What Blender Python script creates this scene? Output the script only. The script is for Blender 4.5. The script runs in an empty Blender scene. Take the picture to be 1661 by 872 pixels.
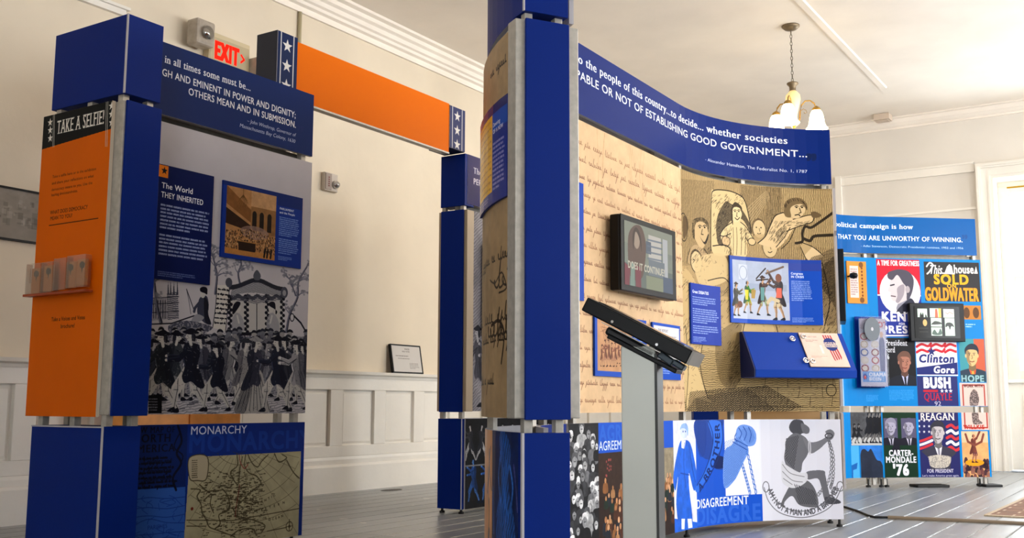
import bpy, bmesh, math, random
import numpy as np
from mathutils import Vector, Matrix

# ------------------------------------------------------------------ camera
R = math.radians
scene = bpy.context.scene
col = scene.collection
HEAD = R(32.8)                      # the camera looks this far left of +Y
PITCH = math.atan((654.5 - 436) / 1690.0)
ROLL = 0.003
EYE = 0.72
fw = Vector((-math.sin(HEAD), math.cos(HEAD), 0))
rt = Vector((math.cos(HEAD), math.sin(HEAD), 0))
upv = Vector((0, 0, 1))
cf = fw * math.cos(PITCH) + upv * math.sin(PITCH)
cu = -fw * math.sin(PITCH) + upv * math.cos(PITCH)
ir = rt * math.cos(ROLL) + cu * math.sin(ROLL)
iu = -rt * math.sin(ROLL) + cu * math.cos(ROLL)
cd = bpy.data.cameras.new('camera')
cam = bpy.data.objects.new('camera', cd)
col.objects.link(cam)
M = Matrix((ir, iu, -cf)).transposed().to_4x4()
M.translation = Vector((0, 0, EYE))
cam.matrix_world = M
cd.sensor_width = 36
cd.lens = 36 * 1690.0 / 1661.0
cd.clip_start = 0.05
cd.dof.use_dof = False
scene.camera = cam

# ------------------------------------------------------------------ world, lights, exposure
world = bpy.data.worlds.new('sky')
scene.world = world
world.use_nodes = True
bg = world.node_tree.nodes['Background']
bg.inputs[0].default_value = (0.86, 0.93, 1.0, 1)
bg.inputs[1].default_value = 6.0

def area(name, loc, rot, sx, sy, power, colr):
    l = bpy.data.lights.new(name, 'AREA')
    l.shape = 'RECTANGLE'
    l.size = sx
    l.size_y = sy
    l.energy = power
    l.color = colr
    o = bpy.data.objects.new(name, l)
    col.objects.link(o)
    o.location = loc
    o.rotation_euler = rot
    return o

DAY = (0.93, 0.96, 1.0)
ROOM_X1 = 3.6
# daylight through the three tall windows of the right-hand wall
for wy, pw in ((5.2, 90), (8.2, 150), (11.2, 150)):
    area('daylight_right', (ROOM_X1 + 0.25, wy, 2.15), (0, R(91), 0), 2.2, 1.15, pw, DAY)
area('rear_fill', (0.8, -3.6, 2.1), (R(90), 0, R(-14)), 2.4, 2.2, 42, DAY)  # added fill light shining in from behind the camera
area('daylight_back', (-1.05, 13.4, 2.15), (R(-90), 0, 0), 1.1, 2.2, 80, (0.9, 0.95, 1.0))
def lamp(name, loc, power, colr, rad=0.06):
    l = bpy.data.lights.new(name, 'POINT')
    l.energy = power
    l.color = colr
    l.shadow_soft_size = rad
    o = bpy.data.objects.new(name, l)
    col.objects.link(o)
    o.location = loc
    return o
WARM = (1.0, 0.80, 0.58)
# added warm fill points outside the frame, no fixtures behind them
lamp('warm_fill_near', (-2.6, 2.2, 3.55), 6, WARM, 0.15)
lamp('warm_fill_right', (0.6, 6.2, 3.45), 65, WARM, 0.15)
scene.view_settings.view_transform = 'Standard'
scene.view_settings.look = 'None'
scene.view_settings.exposure = 0.16
scene.view_settings.gamma = 1.0
scene.view_settings.use_curve_mapping = False

# ------------------------------------------------------------------ colour and material helpers
def lin(h):
    if isinstance(h, str):
        h = h.lstrip('#')
        h = [int(h[i:i + 2], 16) / 255 for i in (0, 2, 4)]
    return tuple(((c + 0.055) / 1.055) ** 2.4 if c > 0.04045 else c / 12.92 for c in h)

def mat(name, colour, rough=0.5, metal=0.0, vary=0.04, scale=6.0, bump=0.0, bscale=60.0, spec=0.5, emit=None, estr=0, alpha=None, coat=0.0):
    m = bpy.data.materials.new(name)
    m.use_nodes = True
    nt = m.node_tree
    b = nt.nodes['Principled BSDF']
    c = lin(colour) if isinstance(colour, str) else colour
    tc = nt.nodes.new('ShaderNodeTexCoord')
    nz = nt.nodes.new('ShaderNodeTexNoise')
    nz.inputs['Scale'].default_value = scale
    nz.inputs['Detail'].default_value = 5
    nt.links.new(tc.outputs['Object'], nz.inputs['Vector'])
    rp = nt.nodes.new('ShaderNodeValToRGB')
    rp.color_ramp.elements[0].position = 0.3
    rp.color_ramp.elements[1].position = 0.7
    rp.color_ramp.elements[0].color = (*[max(0, v * (1 - vary)) for v in c], 1)
    rp.color_ramp.elements[1].color = (*[min(1, v * (1 + vary)) for v in c], 1)
    nt.links.new(nz.outputs['Fac'], rp.inputs['Fac'])
    nt.links.new(rp.outputs['Color'], b.inputs['Base Color'])
    b.inputs['Roughness'].default_value = rough
    b.inputs['Metallic'].default_value = metal
    b.inputs['Specular IOR Level'].default_value = spec
    b.inputs['Coat Weight'].default_value = coat
    if bump:
        n2 = nt.nodes.new('ShaderNodeTexNoise')
        n2.inputs['Scale'].default_value = bscale
        n2.inputs['Detail'].default_value = 4
        nt.links.new(tc.outputs['Object'], n2.inputs['Vector'])
        bp = nt.nodes.new('ShaderNodeBump')
        bp.inputs['Strength'].default_value = bump
        bp.inputs['Distance'].default_value = 0.01
        nt.links.new(n2.outputs['Fac'], bp.inputs['Height'])
        nt.links.new(bp.outputs['Normal'], b.inputs['Normal'])
    if emit:
        b.inputs['Emission Color'].default_value = (*lin(emit), 1)
        b.inputs['Emission Strength'].default_value = estr
    if alpha is not None:
        b.inputs['Alpha'].default_value = alpha
    return m

def clear_mat(name, tint=(0.95, 0.97, 1.0), gloss=0.12, rough=0.05):
    m = bpy.data.materials.new(name)
    m.use_nodes = True
    nt = m.node_tree
    for n in list(nt.nodes):
        nt.nodes.remove(n)
    out = nt.nodes.new('ShaderNodeOutputMaterial')
    tr = nt.nodes.new('ShaderNodeBsdfTransparent')
    tr.inputs[0].default_value = (*tint, 1)
    gl = nt.nodes.new('ShaderNodeBsdfGlossy')
    gl.inputs['Roughness'].default_value = rough
    lw = nt.nodes.new('ShaderNodeLayerWeight')
    lw.inputs[0].default_value = 0.5
    fr = nt.nodes.new('ShaderNodeMath')
    fr.operation = 'POWER'
    fr.inputs[1].default_value = 5.0
    nt.links.new(lw.outputs['Facing'], fr.inputs[0])
    ad = nt.nodes.new('ShaderNodeMath')
    ad.operation = 'ADD'
    ad.inputs[1].default_value = gloss * 0.3
    ad.use_clamp = True
    mx = nt.nodes.new('ShaderNodeMixShader')
    nt.links.new(fr.outputs[0], ad.inputs[0])
    nt.links.new(ad.outputs[0], mx.inputs[0])
    nt.links.new(tr.outputs[0], mx.inputs[1])
    nt.links.new(gl.outputs[0], mx.inputs[2])
    nt.links.new(mx.outputs[0], out.inputs[0])
    return m

def print_mat(name, img, rough=0.42, emit=0.0, spec=0.5):
    m = bpy.data.materials.new(name)
    m.use_nodes = True
    nt = m.node_tree
    b = nt.nodes['Principled BSDF']
    t = nt.nodes.new('ShaderNodeTexImage')
    t.image = img
    t.extension = 'EXTEND'
    nt.links.new(t.outputs['Color'], b.inputs['Base Color'])
    b.inputs['Roughness'].default_value = rough
    b.inputs['Specular IOR Level'].default_value = spec * 0.16
    if emit:
        nt.links.new(t.outputs['Color'], b.inputs['Emission Color'])
        b.inputs['Emission Strength'].default_value = emit
    return m

# ------------------------------------------------------------------ a small painter for the printed panels
rng = np.random.default_rng(7)
random.seed(11)

def hx(h):
    if isinstance(h, str):
        h = h.lstrip('#')
        return np.array([int(h[i:i + 2], 16) / 255 for i in (0, 2, 4)], np.float32)
    return np.array(h, np.float32)

def vnoise(h, w, cy, cx):
    gh, gw = int(h / cy) + 3, int(w / cx) + 3
    g = rng.random((gh, gw)).astype(np.float32)
    y = np.arange(h, dtype=np.float32) / cy
    x = np.arange(w, dtype=np.float32) / cx
    yi = y.astype(int); xi = x.astype(int)
    fy = (y - yi)[:, None]; fx = (x - xi)[None, :]
    fy = fy * fy * (3 - 2 * fy); fx = fx * fx * (3 - 2 * fx)
    a = g[yi][:, xi]; b = g[yi][:, xi + 1]; c = g[yi + 1][:, xi]; d = g[yi + 1][:, xi + 1]
    return (a * (1 - fx) + b * fx) * (1 - fy) + (c * (1 - fx) + d * fx) * fy

GL = {}
def build_glyphs():
    chars = sorted(set('ABCDEFGHIJKLMNOPQRSTUVWXYZabcdefghijklmnopqrstuvwxyz0123456789.,:;!?-\'"#&>/()\u2013\u2019\u201d'))
    jobs = []
    for c in chars + ['']:
        cu_ = bpy.data.curves.new('g', 'FONT')
        cu_.body = '|' + c + '|'
        cu_.resolution_u = 3
        o1 = bpy.data.objects.new('g', cu_); col.objects.link(o1)
        o2 = None
        if c:
            c2 = bpy.data.curves.new('g', 'FONT'); c2.body = c; c2.resolution_u = 3
            o2 = bpy.data.objects.new('g', c2); col.objects.link(o2)
        jobs.append((c, o1, o2))
    dg = bpy.context.evaluated_depsgraph_get()
    dg.update()
    def tris(o):
        ev = o.evaluated_get(dg)
        me = ev.to_mesh()
        me.calc_loop_triangles()
        v = np.empty(len(me.vertices) * 3, np.float32); me.vertices.foreach_get('co', v)
        t = np.empty(len(me.loop_triangles) * 3, np.int32); me.loop_triangles.foreach_get('vertices', t)
        v = v.reshape(-1, 3)[:, :2][t.reshape(-1, 3)]
        ev.to_mesh_clear()
        return v
    base = tris(jobs[-1][1]); bw = base[..., 0].max()
    for c, o1, o2 in jobs[:-1]:
        w = tris(o1)[..., 0].max() - bw
        GL[c] = (tris(o2), float(w))
    GL[' '] = (np.zeros((0, 3, 2), np.float32), 0.30)
    for c, o1, o2 in jobs:
        for o in (o1, o2):
            if o:
                d = o.data
                bpy.data.objects.remove(o); bpy.data.curves.remove(d)
build_glyphs()
_c = GL['H'][0]
CAP = float(_c[..., 1].max())
XH = float(GL['x'][0][..., 1].max())

def fill_mask(shape, polys):
    """triangles (n,3,2) in pixel coordinates -> boolean mask"""
    m = np.zeros(shape, bool)
    H, W = shape
    for t in polys:
        x0 = max(0, int(t[:, 0].min())); x1 = min(W, int(t[:, 0].max()) + 2)
        y0 = max(0, int(t[:, 1].min())); y1 = min(H, int(t[:, 1].max()) + 2)
        if x1 <= x0 or y1 <= y0:
            continue
        X = np.arange(x0, x1)[None, :] + 0.5; Y = np.arange(y0, y1)[:, None] + 0.5
        e = []
        for i in range(3):
            ax, ay = t[i]; bx, by = t[(i + 1) % 3]
            e.append((bx - ax) * (Y - ay) - (by - ay) * (X - ax))
        m[y0:y1, x0:x1] |= ((e[0] >= 0) & (e[1] >= 0) & (e[2] >= 0)) | ((e[0] <= 0) & (e[1] <= 0) & (e[2] <= 0))
    return m

def dil(m, dx, dy=0):
    o = m.copy()
    for k in range(1, dx + 1):
        if k <= (dx + 1) // 2: o[:, k:] |= m[:, :-k]
        if k <= dx // 2: o[:, :-k] |= m[:, k:]
    if dy:
        p = o.copy()
        for k in range(1, dy + 1):
            if k <= (dy + 1) // 2: p[k:] |= o[:-k]
            if k <= dy // 2: p[:-k] |= o[k:]
        o = p
    return o

class Cv:
    def __init__(s, W, z0, z1, ppm, bg, knots=None):
        s.Wm, s.z0, s.z1, s.ppm = W, z0, z1, ppm
        s.w = int(round(W * ppm)); s.h = int(round((z1 - z0) * ppm))
        s.a = np.empty((s.h, s.w, 3), np.float32); s.a[:] = hx(bg)
        s.k = np.array(knots, float) if knots else None
        s.sk = False  # when True, points are image pixels mapped onto the panel by the knots
        s.clip = None
    def pt(s, pts):
        p = np.atleast_2d(np.array(pts, float))
        if s.sk and s.k is not None:
            K = s.k; out = np.empty_like(p)
            for i, (x, y) in enumerate(p):
                t = 0.5
                for _ in range(4):
                    xs = K[:, 1] * (1 - t) + K[:, 3] * t
                    yt = np.interp(x, xs, K[:, 2]); yb = np.interp(x, xs, K[:, 4])
                    t = (y - yt) / (yb - yt)
                xs = K[:, 1] * (1 - t) + K[:, 3] * t
                u = np.interp(x, xs, K[:, 0])
                if x < xs[0]: u = K[0, 0] + (x - xs[0]) * (K[1, 0] - K[0, 0]) / (xs[1] - xs[0])
                if x > xs[-1]: u = K[-1, 0] + (x - xs[-1]) * (K[-1, 0] - K[-2, 0]) / (xs[-1] - xs[-2])
                out[i] = (u * s.ppm, t * s.h)
            return out
        return np.stack([p[:, 0] * s.ppm, (s.z1 - p[:, 1]) * s.ppm], 1)
    def _blend(s, y0, y1, x0, x1, m, colr, a):
        if isinstance(colr, str): colr = hx(colr)
        if s.clip:
            cx0, cz0, cx1, cz1 = s.clip
            a0, a1 = max(x0, int(cx0 * s.ppm)), min(x1, int(cx1 * s.ppm)); b0, b1 = max(y0, int((s.z1 - cz1) * s.ppm)), min(y1, int((s.z1 - cz0) * s.ppm))
            if a1 <= a0 or b1 <= b0: return
            m = m[b0 - y0:b1 - y0, a0 - x0:a1 - x0]; x0, x1, y0, y1 = a0, a1, b0, b1
        m = (m.astype(np.float32) * a)[..., None]
        s.a[y0:y1, x0:x1] = s.a[y0:y1, x0:x1] * (1 - m) + np.asarray(colr, np.float32) * m
    def _polymask(s, q):
        x0 = max(0, int(q[:, 0].min())); x1 = min(s.w, int(q[:, 0].max()) + 2)
        y0 = max(0, int(q[:, 1].min())); y1 = min(s.h, int(q[:, 1].max()) + 2)
        if x1 <= x0 or y1 <= y0: return None
        X = np.arange(x0, x1)[None, :] + 0.5; Y = np.arange(y0, y1)[:, None] + 0.5
        m = np.zeros((y1 - y0, x1 - x0), bool)
        n = len(q)
        for i in range(n):
            ax, ay = q[i]; bx, by = q[(i + 1) % n]
            if ay == by: continue
            c = ((ay <= Y) & (by > Y)) | ((by <= Y) & (ay > Y))
            m ^= c & (X < (bx - ax) * (Y - ay) / (by - ay) + ax)
        return y0, y1, x0, x1, m
    def poly(s, pts, c, a=1.0, px=None, grain=0.0, hat=None):
        q = s.pt(pts) if px is None else px
        r = s._polymask(q)
        if r is None: return
        y0, y1, x0, x1, m = r
        mm = m.astype(np.float32)
        if hat:
            sp, ang, duty = hat
            X = np.arange(x0, x1)[None, :]; Y = np.arange(y0, y1)[:, None]
            ph = (X * math.cos(ang) + Y * math.sin(ang)) / (sp * s.ppm) + vnoise(y1 - y0, x1 - x0, 14, 14) * 0.7
            mm *= ((ph % 1.0) < duty)
        if grain:
            mm *= 1 - grain * (vnoise(y1 - y0, x1 - x0, 4, 4) > 0.55)
        s._blend(y0, y1, x0, x1, mm, c, a)
    def smooth(s, pts, n=6, closed=True):
        q = s.pt(pts); N = len(q); out = []
        rng_ = range(N) if closed else range(N - 1)
        for i in rng_:
            if closed: p0, p1, p2, p3 = q[i - 1], q[i], q[(i + 1) % N], q[(i + 2) % N]
            else: p0, p1, p2, p3 = q[max(0, i - 1)], q[i], q[i + 1], q[min(N - 1, i + 2)]
            for j in range(n):
                t = j / n
                out.append(0.5 * ((2 * p1) + (-p0 + p2) * t + (2 * p0 - 5 * p1 + 4 * p2 - p3) * t * t + (-p0 + 3 * p1 - 3 * p2 + p3) * t ** 3))
        if not closed: out.append(q[-1])
        return np.array(out)
    def blob(s, pts, c, a=1.0, **k):
        s.poly(None, c, a, px=s.smooth(pts), **k)
    def line(s, pts, w, c, a=1.0, px=None, w2=None):
        q = s.pt(pts) if px is None else px
        n = len(q) - 1
        for i in range(n):
            (ax, ay), (bx, by) = q[i], q[i + 1]
            wa = w if w2 is None else w + (w2 - w) * i / max(1, n)
            r = max(wa * s.ppm / 2, 0.45)
            x0 = max(0, int(min(ax, bx) - r - 1)); x1 = min(s.w, int(max(ax, bx) + r + 2))
            y0 = max(0, int(min(ay, by) - r - 1)); y1 = min(s.h, int(max(ay, by) + r + 2))
            if x1 <= x0 or y1 <= y0: continue
            X = np.arange(x0, x1)[None, :] + 0.5; Y = np.arange(y0, y1)[:, None] + 0.5
            dx, dy = bx - ax, by - ay; L = dx * dx + dy * dy + 1e-9
            t = np.clip(((X - ax) * dx + (Y - ay) * dy) / L, 0, 1)
            d = np.hypot(X - ax - t * dx, Y - ay - t * dy)
            s._blend(y0, y1, x0, x1, np.clip(r + 0.5 - d, 0, 1), c, a)
    def curve(s, pts, w, c, a=1.0, closed=False, w2=None):
        q = s.smooth(pts, 5, closed)
        if closed: q = np.vstack([q, q[:1]])
        s.line(None, w, c, a, px=q, w2=w2)
    def ell(s, ctr, rx, ry, c, a=1.0, rot=0.0, **k):
        """centre in the active frame, radii in metres"""
        p = s.pt([ctr])[0]; t = np.linspace(0, 2 * math.pi, 25)[:-1]
        X = rx * s.ppm * np.cos(t); Y = ry * s.ppm * np.sin(t)
        q = np.stack([p[0] + X * math.cos(rot) - Y * math.sin(rot), p[1] + X * math.sin(rot) + Y * math.cos(rot)], 1)
        s.poly(None, c, a, px=q, **k)
    def ring(s, ctr, rx, ry, w, c, a=1.0):
        p = s.pt([ctr])[0]; t = np.linspace(0, 2 * math.pi, 29)
        s.line(None, w, c, a, px=np.stack([p[0] + rx * s.ppm * np.cos(t), p[1] + ry * s.ppm * np.sin(t)], 1))
    def rect(s, x0, z0, x1, z1, c, a=1.0, **k):
        s.poly([(x0, z0), (x1, z0), (x1, z1), (x0, z1)], c, a, **k)
    def text(s, t, p0, p1=None, cap=0.03, c='#ffffff', a=1.0, bold=0, serif=False, shear=0.0, align='l', track=0.0, rot=0.0):
        """p0 (and p1) are the ends of the base line; cap is the capital height in metres. With p1 the text is fitted to that width."""
        q = s.pt([p0] if p1 is None else [p0, p1])
        SS = 3
        k = cap * s.ppm / CAP * SS
        adv = []; x = 0.0
        track += bold * 0.9 + (0.05 if serif else 0)
        for ch in t:
            g = GL.get(ch, GL[' ']); adv.append(x); x += g[1] + track
        wid = x * k
        fx = 1.0
        if p1 is not None:
            tgt = abs(q[1][0] - q[0][0]) * SS
            fx = tgt / max(wid, 1); wid = tgt
        pad = int(0.5 * k) + 6
        Wp = int(wid) + 2 * pad; base = int(CAP * k * 1.25) + pad; Hp = base + int(0.45 * k) + pad
        T = []
        for ch, ax in zip(t, adv):
            g = GL.get(ch, GL[' '])[0]
            if len(g):
                v = g.copy(); X = (v[..., 0] + ax) * k * fx + pad; Y = base - v[..., 1] * k
                T.append(np.stack([X + shear * (base - Y), Y], -1))
        if not T: return
        m = fill_mask((Hp, Wp), np.concatenate(T))
        if serif:
            st = max(2, int(0.055 * k * min(fx, 1.1)))
            th = max(1, int(0.045 * k)); ex = max(1, int(0.06 * k)); lim = 0.24 * k
            chs = [ch for ch in t if len(GL.get(ch, GL[' '])[0])]
            low = [tt for ch, tt in zip(chs, T) if ch in 'aimnruvwxyz'] ; up = [tt for ch, tt in zip(chs, T) if ch.isupper() or ch in 'bdhkl']; base_ = [tt for ch, tt in zip(chs, T) if ch in 'fhiklmnrtxadAEFHIKLMNPRTXYQ']
            m = dil(m, st, 0)
            for grp, yb in ((base_, base - th), (low, base - int(XH * k)), (up, base - int(CAP * k))):
                if not grp: continue
                gm = dil(fill_mask((Hp, Wp), np.concatenate(grp)), st, 0)
                line_ = gm[yb:yb + th].any(0).astype(int)
                d = np.diff(np.concatenate([[0], line_, [0]])); st_ = np.where(d == 1)[0]; en = np.where(d == -1)[0]
                for a_, b_ in zip(st_, en):
                    if 2 < b_ - a_ < lim:
                        m[yb:yb + th, max(0, a_ - ex):b_ + ex] = True
        elif bold:
            m = dil(m, int(bold * k), int(bold * k * 0.8))
        hh, ww = (Hp // SS) * SS, (Wp // SS) * SS
        al = m[:hh, :ww].reshape(hh // SS, SS, ww // SS, SS).mean((1, 3))
        ox = q[0][0] - pad / SS
        if align == 'r': ox -= wid / SS
        if align == 'c': ox -= wid / SS / 2
        oy = q[0][1] - base / SS
        ix, iy = int(round(ox)), int(round(oy))
        if rot:
            pass
        x0, y0 = max(0, ix), max(0, iy); x1, y1 = min(s.w, ix + al.shape[1]), min(s.h, iy + al.shape[0])
        if x1 <= x0 or y1 <= y0: return
        s._blend(y0, y1, x0, x1, al[y0 - iy:y1 - iy, x0 - ix:x1 - ix], c, a)
    def path_text(s, t, pts, cap, c, bold=0.05, a=1.0, track=0.02, fit=True):
        """letters walked along a curve (pts in the active frame, left to right)"""
        q = s.smooth(pts, 8, False)
        seg = np.hypot(*(q[1:] - q[:-1]).T); L = np.concatenate([[0], np.cumsum(seg)])
        k = cap * s.ppm / CAP
        tot = sum(GL.get(ch, GL[' '])[1] + track for ch in t) * k
        f = L[-1] / tot if fit else 1.0
        x = 0.0
        for ch in t:
            g, w = GL.get(ch, GL[' '])
            d = (x + (w + track) * k * f / 2)
            px, py = np.interp(d, L, q[:, 0]), np.interp(d, L, q[:, 1])
            qx, qy = np.interp(d + 1, L, q[:, 0]), np.interp(d + 1, L, q[:, 1])
            an = math.atan2(qy - py, qx - px)
            if len(g):
                X = (g[..., 0] - w / 2) * k * min(f, 1.15); Y = -g[..., 1] * k
                X2 = px + X * math.cos(an) - Y * math.sin(an); Y2 = py + X * math.sin(an) + Y * math.cos(an)
                for ddx, ddy in ((0, 0), (bold * k, 0), (0, bold * k)):
                    T = np.stack([X2 + ddx, Y2 + ddy], -1)
                    x0 = max(0, int(T[..., 0].min()) - 1); x1 = min(s.w, int(T[..., 0].max()) + 2)
                    y0 = max(0, int(T[..., 1].min()) - 1); y1 = min(s.h, int(T[..., 1].max()) + 2)
                    if x1 > x0 and y1 > y0:
                        m = fill_mask((y1 - y0, x1 - x0), T - np.array([x0, y0]))
                        s._blend(y0, y1, x0, x1, m, c, a)
            x += (w + track) * k * f
    def greek(s, x0, z_top, x1, n, lh, c='#dfe6ff', a=0.8, th=0.45, last=0.6):
        """lines of small print, too small to read"""
        for i in range(n):
            z = z_top - lh * (i + 0.5)
            x = x0; end = x1 - rng.random() * 0.12 * (x1 - x0)
            if i == n - 1: end = x0 + last * (x1 - x0)
            while x < end:
                w = (0.8 + rng.random() * 2.6) * lh * 0.85
                w = min(w, end - x)
                q = s.pt([(x, z + lh * th / 2), (x + w, z - lh * th / 2)])
                xa, ya = q.min(0).astype(int); xb, yb = np.ceil(q.max(0)).astype(int)
                xa = max(0, xa); ya = max(0, ya); xb = min(s.w, xb); yb = min(s.h, max(yb, ya + 1))
                if xb > xa and yb > ya:
                    s._blend(ya, yb, xa, xb, 0.35 + 0.65 * (rng.random((yb - ya, xb - xa)) > 0.35), c, a)
                x += w + lh * 0.32
    def contrast(s, k, mid=0.5):
        s.a = np.clip((s.a - mid) * k + mid, 0, 1)
    def script(s, x0, z, x1, h, c, w=0.0022, a=0.8, slope=0.0):
        """a line of old handwriting"""
        x = x0
        while x < x1:
            n = random.randint(2, 8)
            pts = []
            for j in range(n * 5):
                t = j / 5
                amp = h * (0.20 + 0.2 * random.random())
                if j % 5 == 2 and random.random() < 0.34: amp = h * random.choice((1.1, -0.95, 0.9, 0.7, -0.5))
                pts.append((x + t * h * 0.42 + 0.16 * h * math.cos(t * 6.283) + amp * 0.35, z + (x - x0) * slope + amp * (0.5 + 0.5 * math.sin(t * 6.283))))
            s.curve(pts, w, c, a)
            x += n * h * 0.42 + h * 0.6
    def tone(s, amp, cell, x0=0, z0=None, x1=None, z1=None):
        q = s.pt([(x0, s.z1 if z1 is None else z1), (s.Wm if x1 is None else x1, s.z0 if z0 is None else z0)])
        xa, ya = np.clip(q[0].astype(int), 0, [s.w, s.h]); xb, yb = np.clip(q[1].astype(int), 0, [s.w, s.h])
        c = cell * s.ppm
        n = (vnoise(yb - ya, xb - xa, c, c) + 0.5 * vnoise(yb - ya, xb - xa, c / 2.7, c / 2.7) + 0.25 * vnoise(yb - ya, xb - xa, c / 7, c / 7)) / 1.75
        s.a[ya:yb, xa:xb] *= (1 + amp * (n - 0.5) * 2)[..., None]
    def image(s, name):
        if rough_only: pass
        im = bpy.data.images.new(name, s.w, s.h)
        px = np.ones((s.h, s.w, 4), np.float32)
        px[..., :3] = np.clip(s.a[::-1], 0, 1)
        im.pixels.foreach_set(px.ravel())
        im.pack()
        return im
rough_only = False

# simple figures for the prints ------------------------------------------------
def man(c, x, z, h, coat, legs, skin, hat=None, face=1, arm=0.6, arm2=-0.2, stride=0.22, ink='#14161f', shade=0.5, skirt=False, bw=1.0):
    """an eighteenth-century figure, feet at (x, z), height h, facing +1 right or -1 left"""
    f = face
    hip = z + 0.47 * h; sh = z + 0.81 * h
    sk = hx(skin); stock = tuple(sk * 0.92)
    X = lambda a: x + f * a * h * bw
    Zz = lambda b: z + b * h
    if skirt:
        c.blob([(X(-.09), hip + .08 * h), (X(.08), hip + .08 * h), (X(.17), Zz(.2)), (X(.21), Zz(.01)), (X(0), Zz(-.01)), (X(-.24), Zz(.01)), (X(-.18), Zz(.25))], legs)
        for i in range(-4, 5):
            c.curve([(X(i * .018), hip + .03 * h), (X(i * .035), Zz(.25)), (X(i * .052), Zz(.02))], 0.006 * h + 0.001, ink, 0.75)
        c.blob([(X(-.09), hip + .08 * h), (X(-.02), hip), (X(-.10), Zz(.01)), (X(-.24), Zz(.01)), (X(-.18), Zz(.25))], ink, .6, hat=(.006, .3, .65))
    else:
        for sgn in (-1, 1):
            kn = (X(sgn * stride * .62 + .035), Zz(.27)); an = (X(sgn * stride * 1.05 - .015), Zz(.05))
            c.line([(X(sgn * .025), hip + .02 * h), kn], 0.105 * h * bw, legs, w2=.075 * h * bw)
            c.line([kn, ((kn[0] + an[0]) / 2 - f * .01 * h, (kn[1] + an[1]) / 2), an], 0.060 * h * bw, stock, w2=.034 * h)
            c.line([(kn[0] - f * .022 * h, kn[1] + .12 * h), (kn[0] - f * .02 * h, kn[1]), (an[0] - f * .012 * h, an[1])], 0.009 * h, ink, 0.75)
            c.line([(kn[0] - .03 * h, kn[1] - .01 * h), (kn[0] + .03 * h, kn[1] - .012 * h)], .008 * h, ink, .7)
            c.blob([(an[0] - f * .02 * h, an[1]), (an[0] + f * .02 * h, an[1]), (an[0] + f * .085 * h, Zz(.012)), (an[0] + f * .08 * h, Zz(0)), (an[0] - f * .025 * h, Zz(0))], ink)
    # coat body with a tail hanging to the knee behind
    c.blob([(X(-.085), sh - .01 * h), (X(0), sh + .025 * h), (X(.075), sh - .015 * h), (X(.085), Zz(.64)), (X(.06), Zz(.53)), (X(.085), Zz(.42)), (X(.05), Zz(.34)),
            (X(-.02), Zz(.36)), (X(-.10), Zz(.29)), (X(-.17), Zz(.30)), (X(-.125), Zz(.46)), (X(-.085), Zz(.57)), (X(-.105), Zz(.70))], coat)
    if shade:
        c.blob([(X(-.085), sh - .01 * h), (X(-.02), sh), (X(-.03), Zz(.62)), (X(-.05), Zz(.42)), (X(-.10), Zz(.29)), (X(-.17), Zz(.30)), (X(-.125), Zz(.46)), (X(-.085), Zz(.57)), (X(-.105), Zz(.70))], ink, shade)
        c.blob([(X(-.02), sh), (X(.04), Zz(.7)), (X(.03), Zz(.5)), (X(.0), Zz(.36)), (X(-.08), Zz(.35))], ink, shade, hat=(.0045, .5, .5))
    for q in ([(X(.03), Zz(.80)), (X(.055), Zz(.66)), (X(.04), Zz(.54)), (X(.065), Zz(.40))], [(X(-.02), Zz(.56)), (X(-.05), Zz(.45)), (X(-.07), Zz(.33))], [(X(-.06), Zz(.55)), (X(-.10), Zz(.45)), (X(-.13), Zz(.32))]):
        c.curve(q, .006 * h + .0006, ink, .8)
    lt = tuple(np.clip(hx(coat) * 1.5 + .12, 0, 1))
    c.curve([(X(.06), Zz(.76)), (X(.075), Zz(.64)), (X(.055), Zz(.55))], .012 * h, lt, .6)
    for aa, ww in ((arm2, 0.058), (arm, 0.066)):
        s0 = (X(.01), sh - .045 * h); el = (X(.12), sh - .15 * h + aa * 0.10 * h); hd = (X(.26), sh - .13 * h + aa * 0.24 * h)
        c.line([s0, el], ww * h, coat, w2=ww * .85 * h); c.line([el, hd], ww * 0.8 * h, coat, w2=ww * .6 * h)
        c.line([(s0[0], s0[1] - .035 * h), (el[0], el[1] - .032 * h), (hd[0], hd[1] - .018 * h)], 0.010 * h, ink, .8)
        c.line([(el[0], el[1] + .024 * h), (hd[0] - f * .02 * h, hd[1] + .016 * h)], 0.006 * h, lt, .6)
        c.ell(hd, 0.020 * h, 0.017 * h, skin); c.line([(hd[0] - f * .02 * h, hd[1] - .02 * h), (hd[0] - f * .015 * h, hd[1] + .022 * h)], .010 * h, lt)
    c.line([(X(0), sh), (X(.012), sh + 0.05 * h)], 0.045 * h, skin)
    c.ell((X(.018), Zz(.905)), 0.042 * h * bw, 0.056 * h, skin)
    c.line([(X(.055), Zz(.915)), (X(.068), Zz(.895)), (X(.055), Zz(.89))], .008 * h, skin)
    c.blob([(X(-.045), Zz(.93)), (X(-.005), Zz(.955)), (X(-.002), Zz(.90)), (X(-.012), Zz(.86)), (X(-.045), Zz(.855))], ink, 0.85)
    c.ell((X(.038), Zz(.91)), 0.007 * h, 0.005 * h, ink, 0.9); c.line([(X(.035), Zz(.875)), (X(.053), Zz(.876))], .005 * h, ink, .8)
    if hat:
        c.blob([(X(-.085), Zz(.955)), (X(-.045), Zz(.985)), (X(0), Zz(1.01)), (X(.05), Zz(.985)), (X(.10), Zz(.955)), (X(.02), Zz(.93))], hat)

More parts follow.
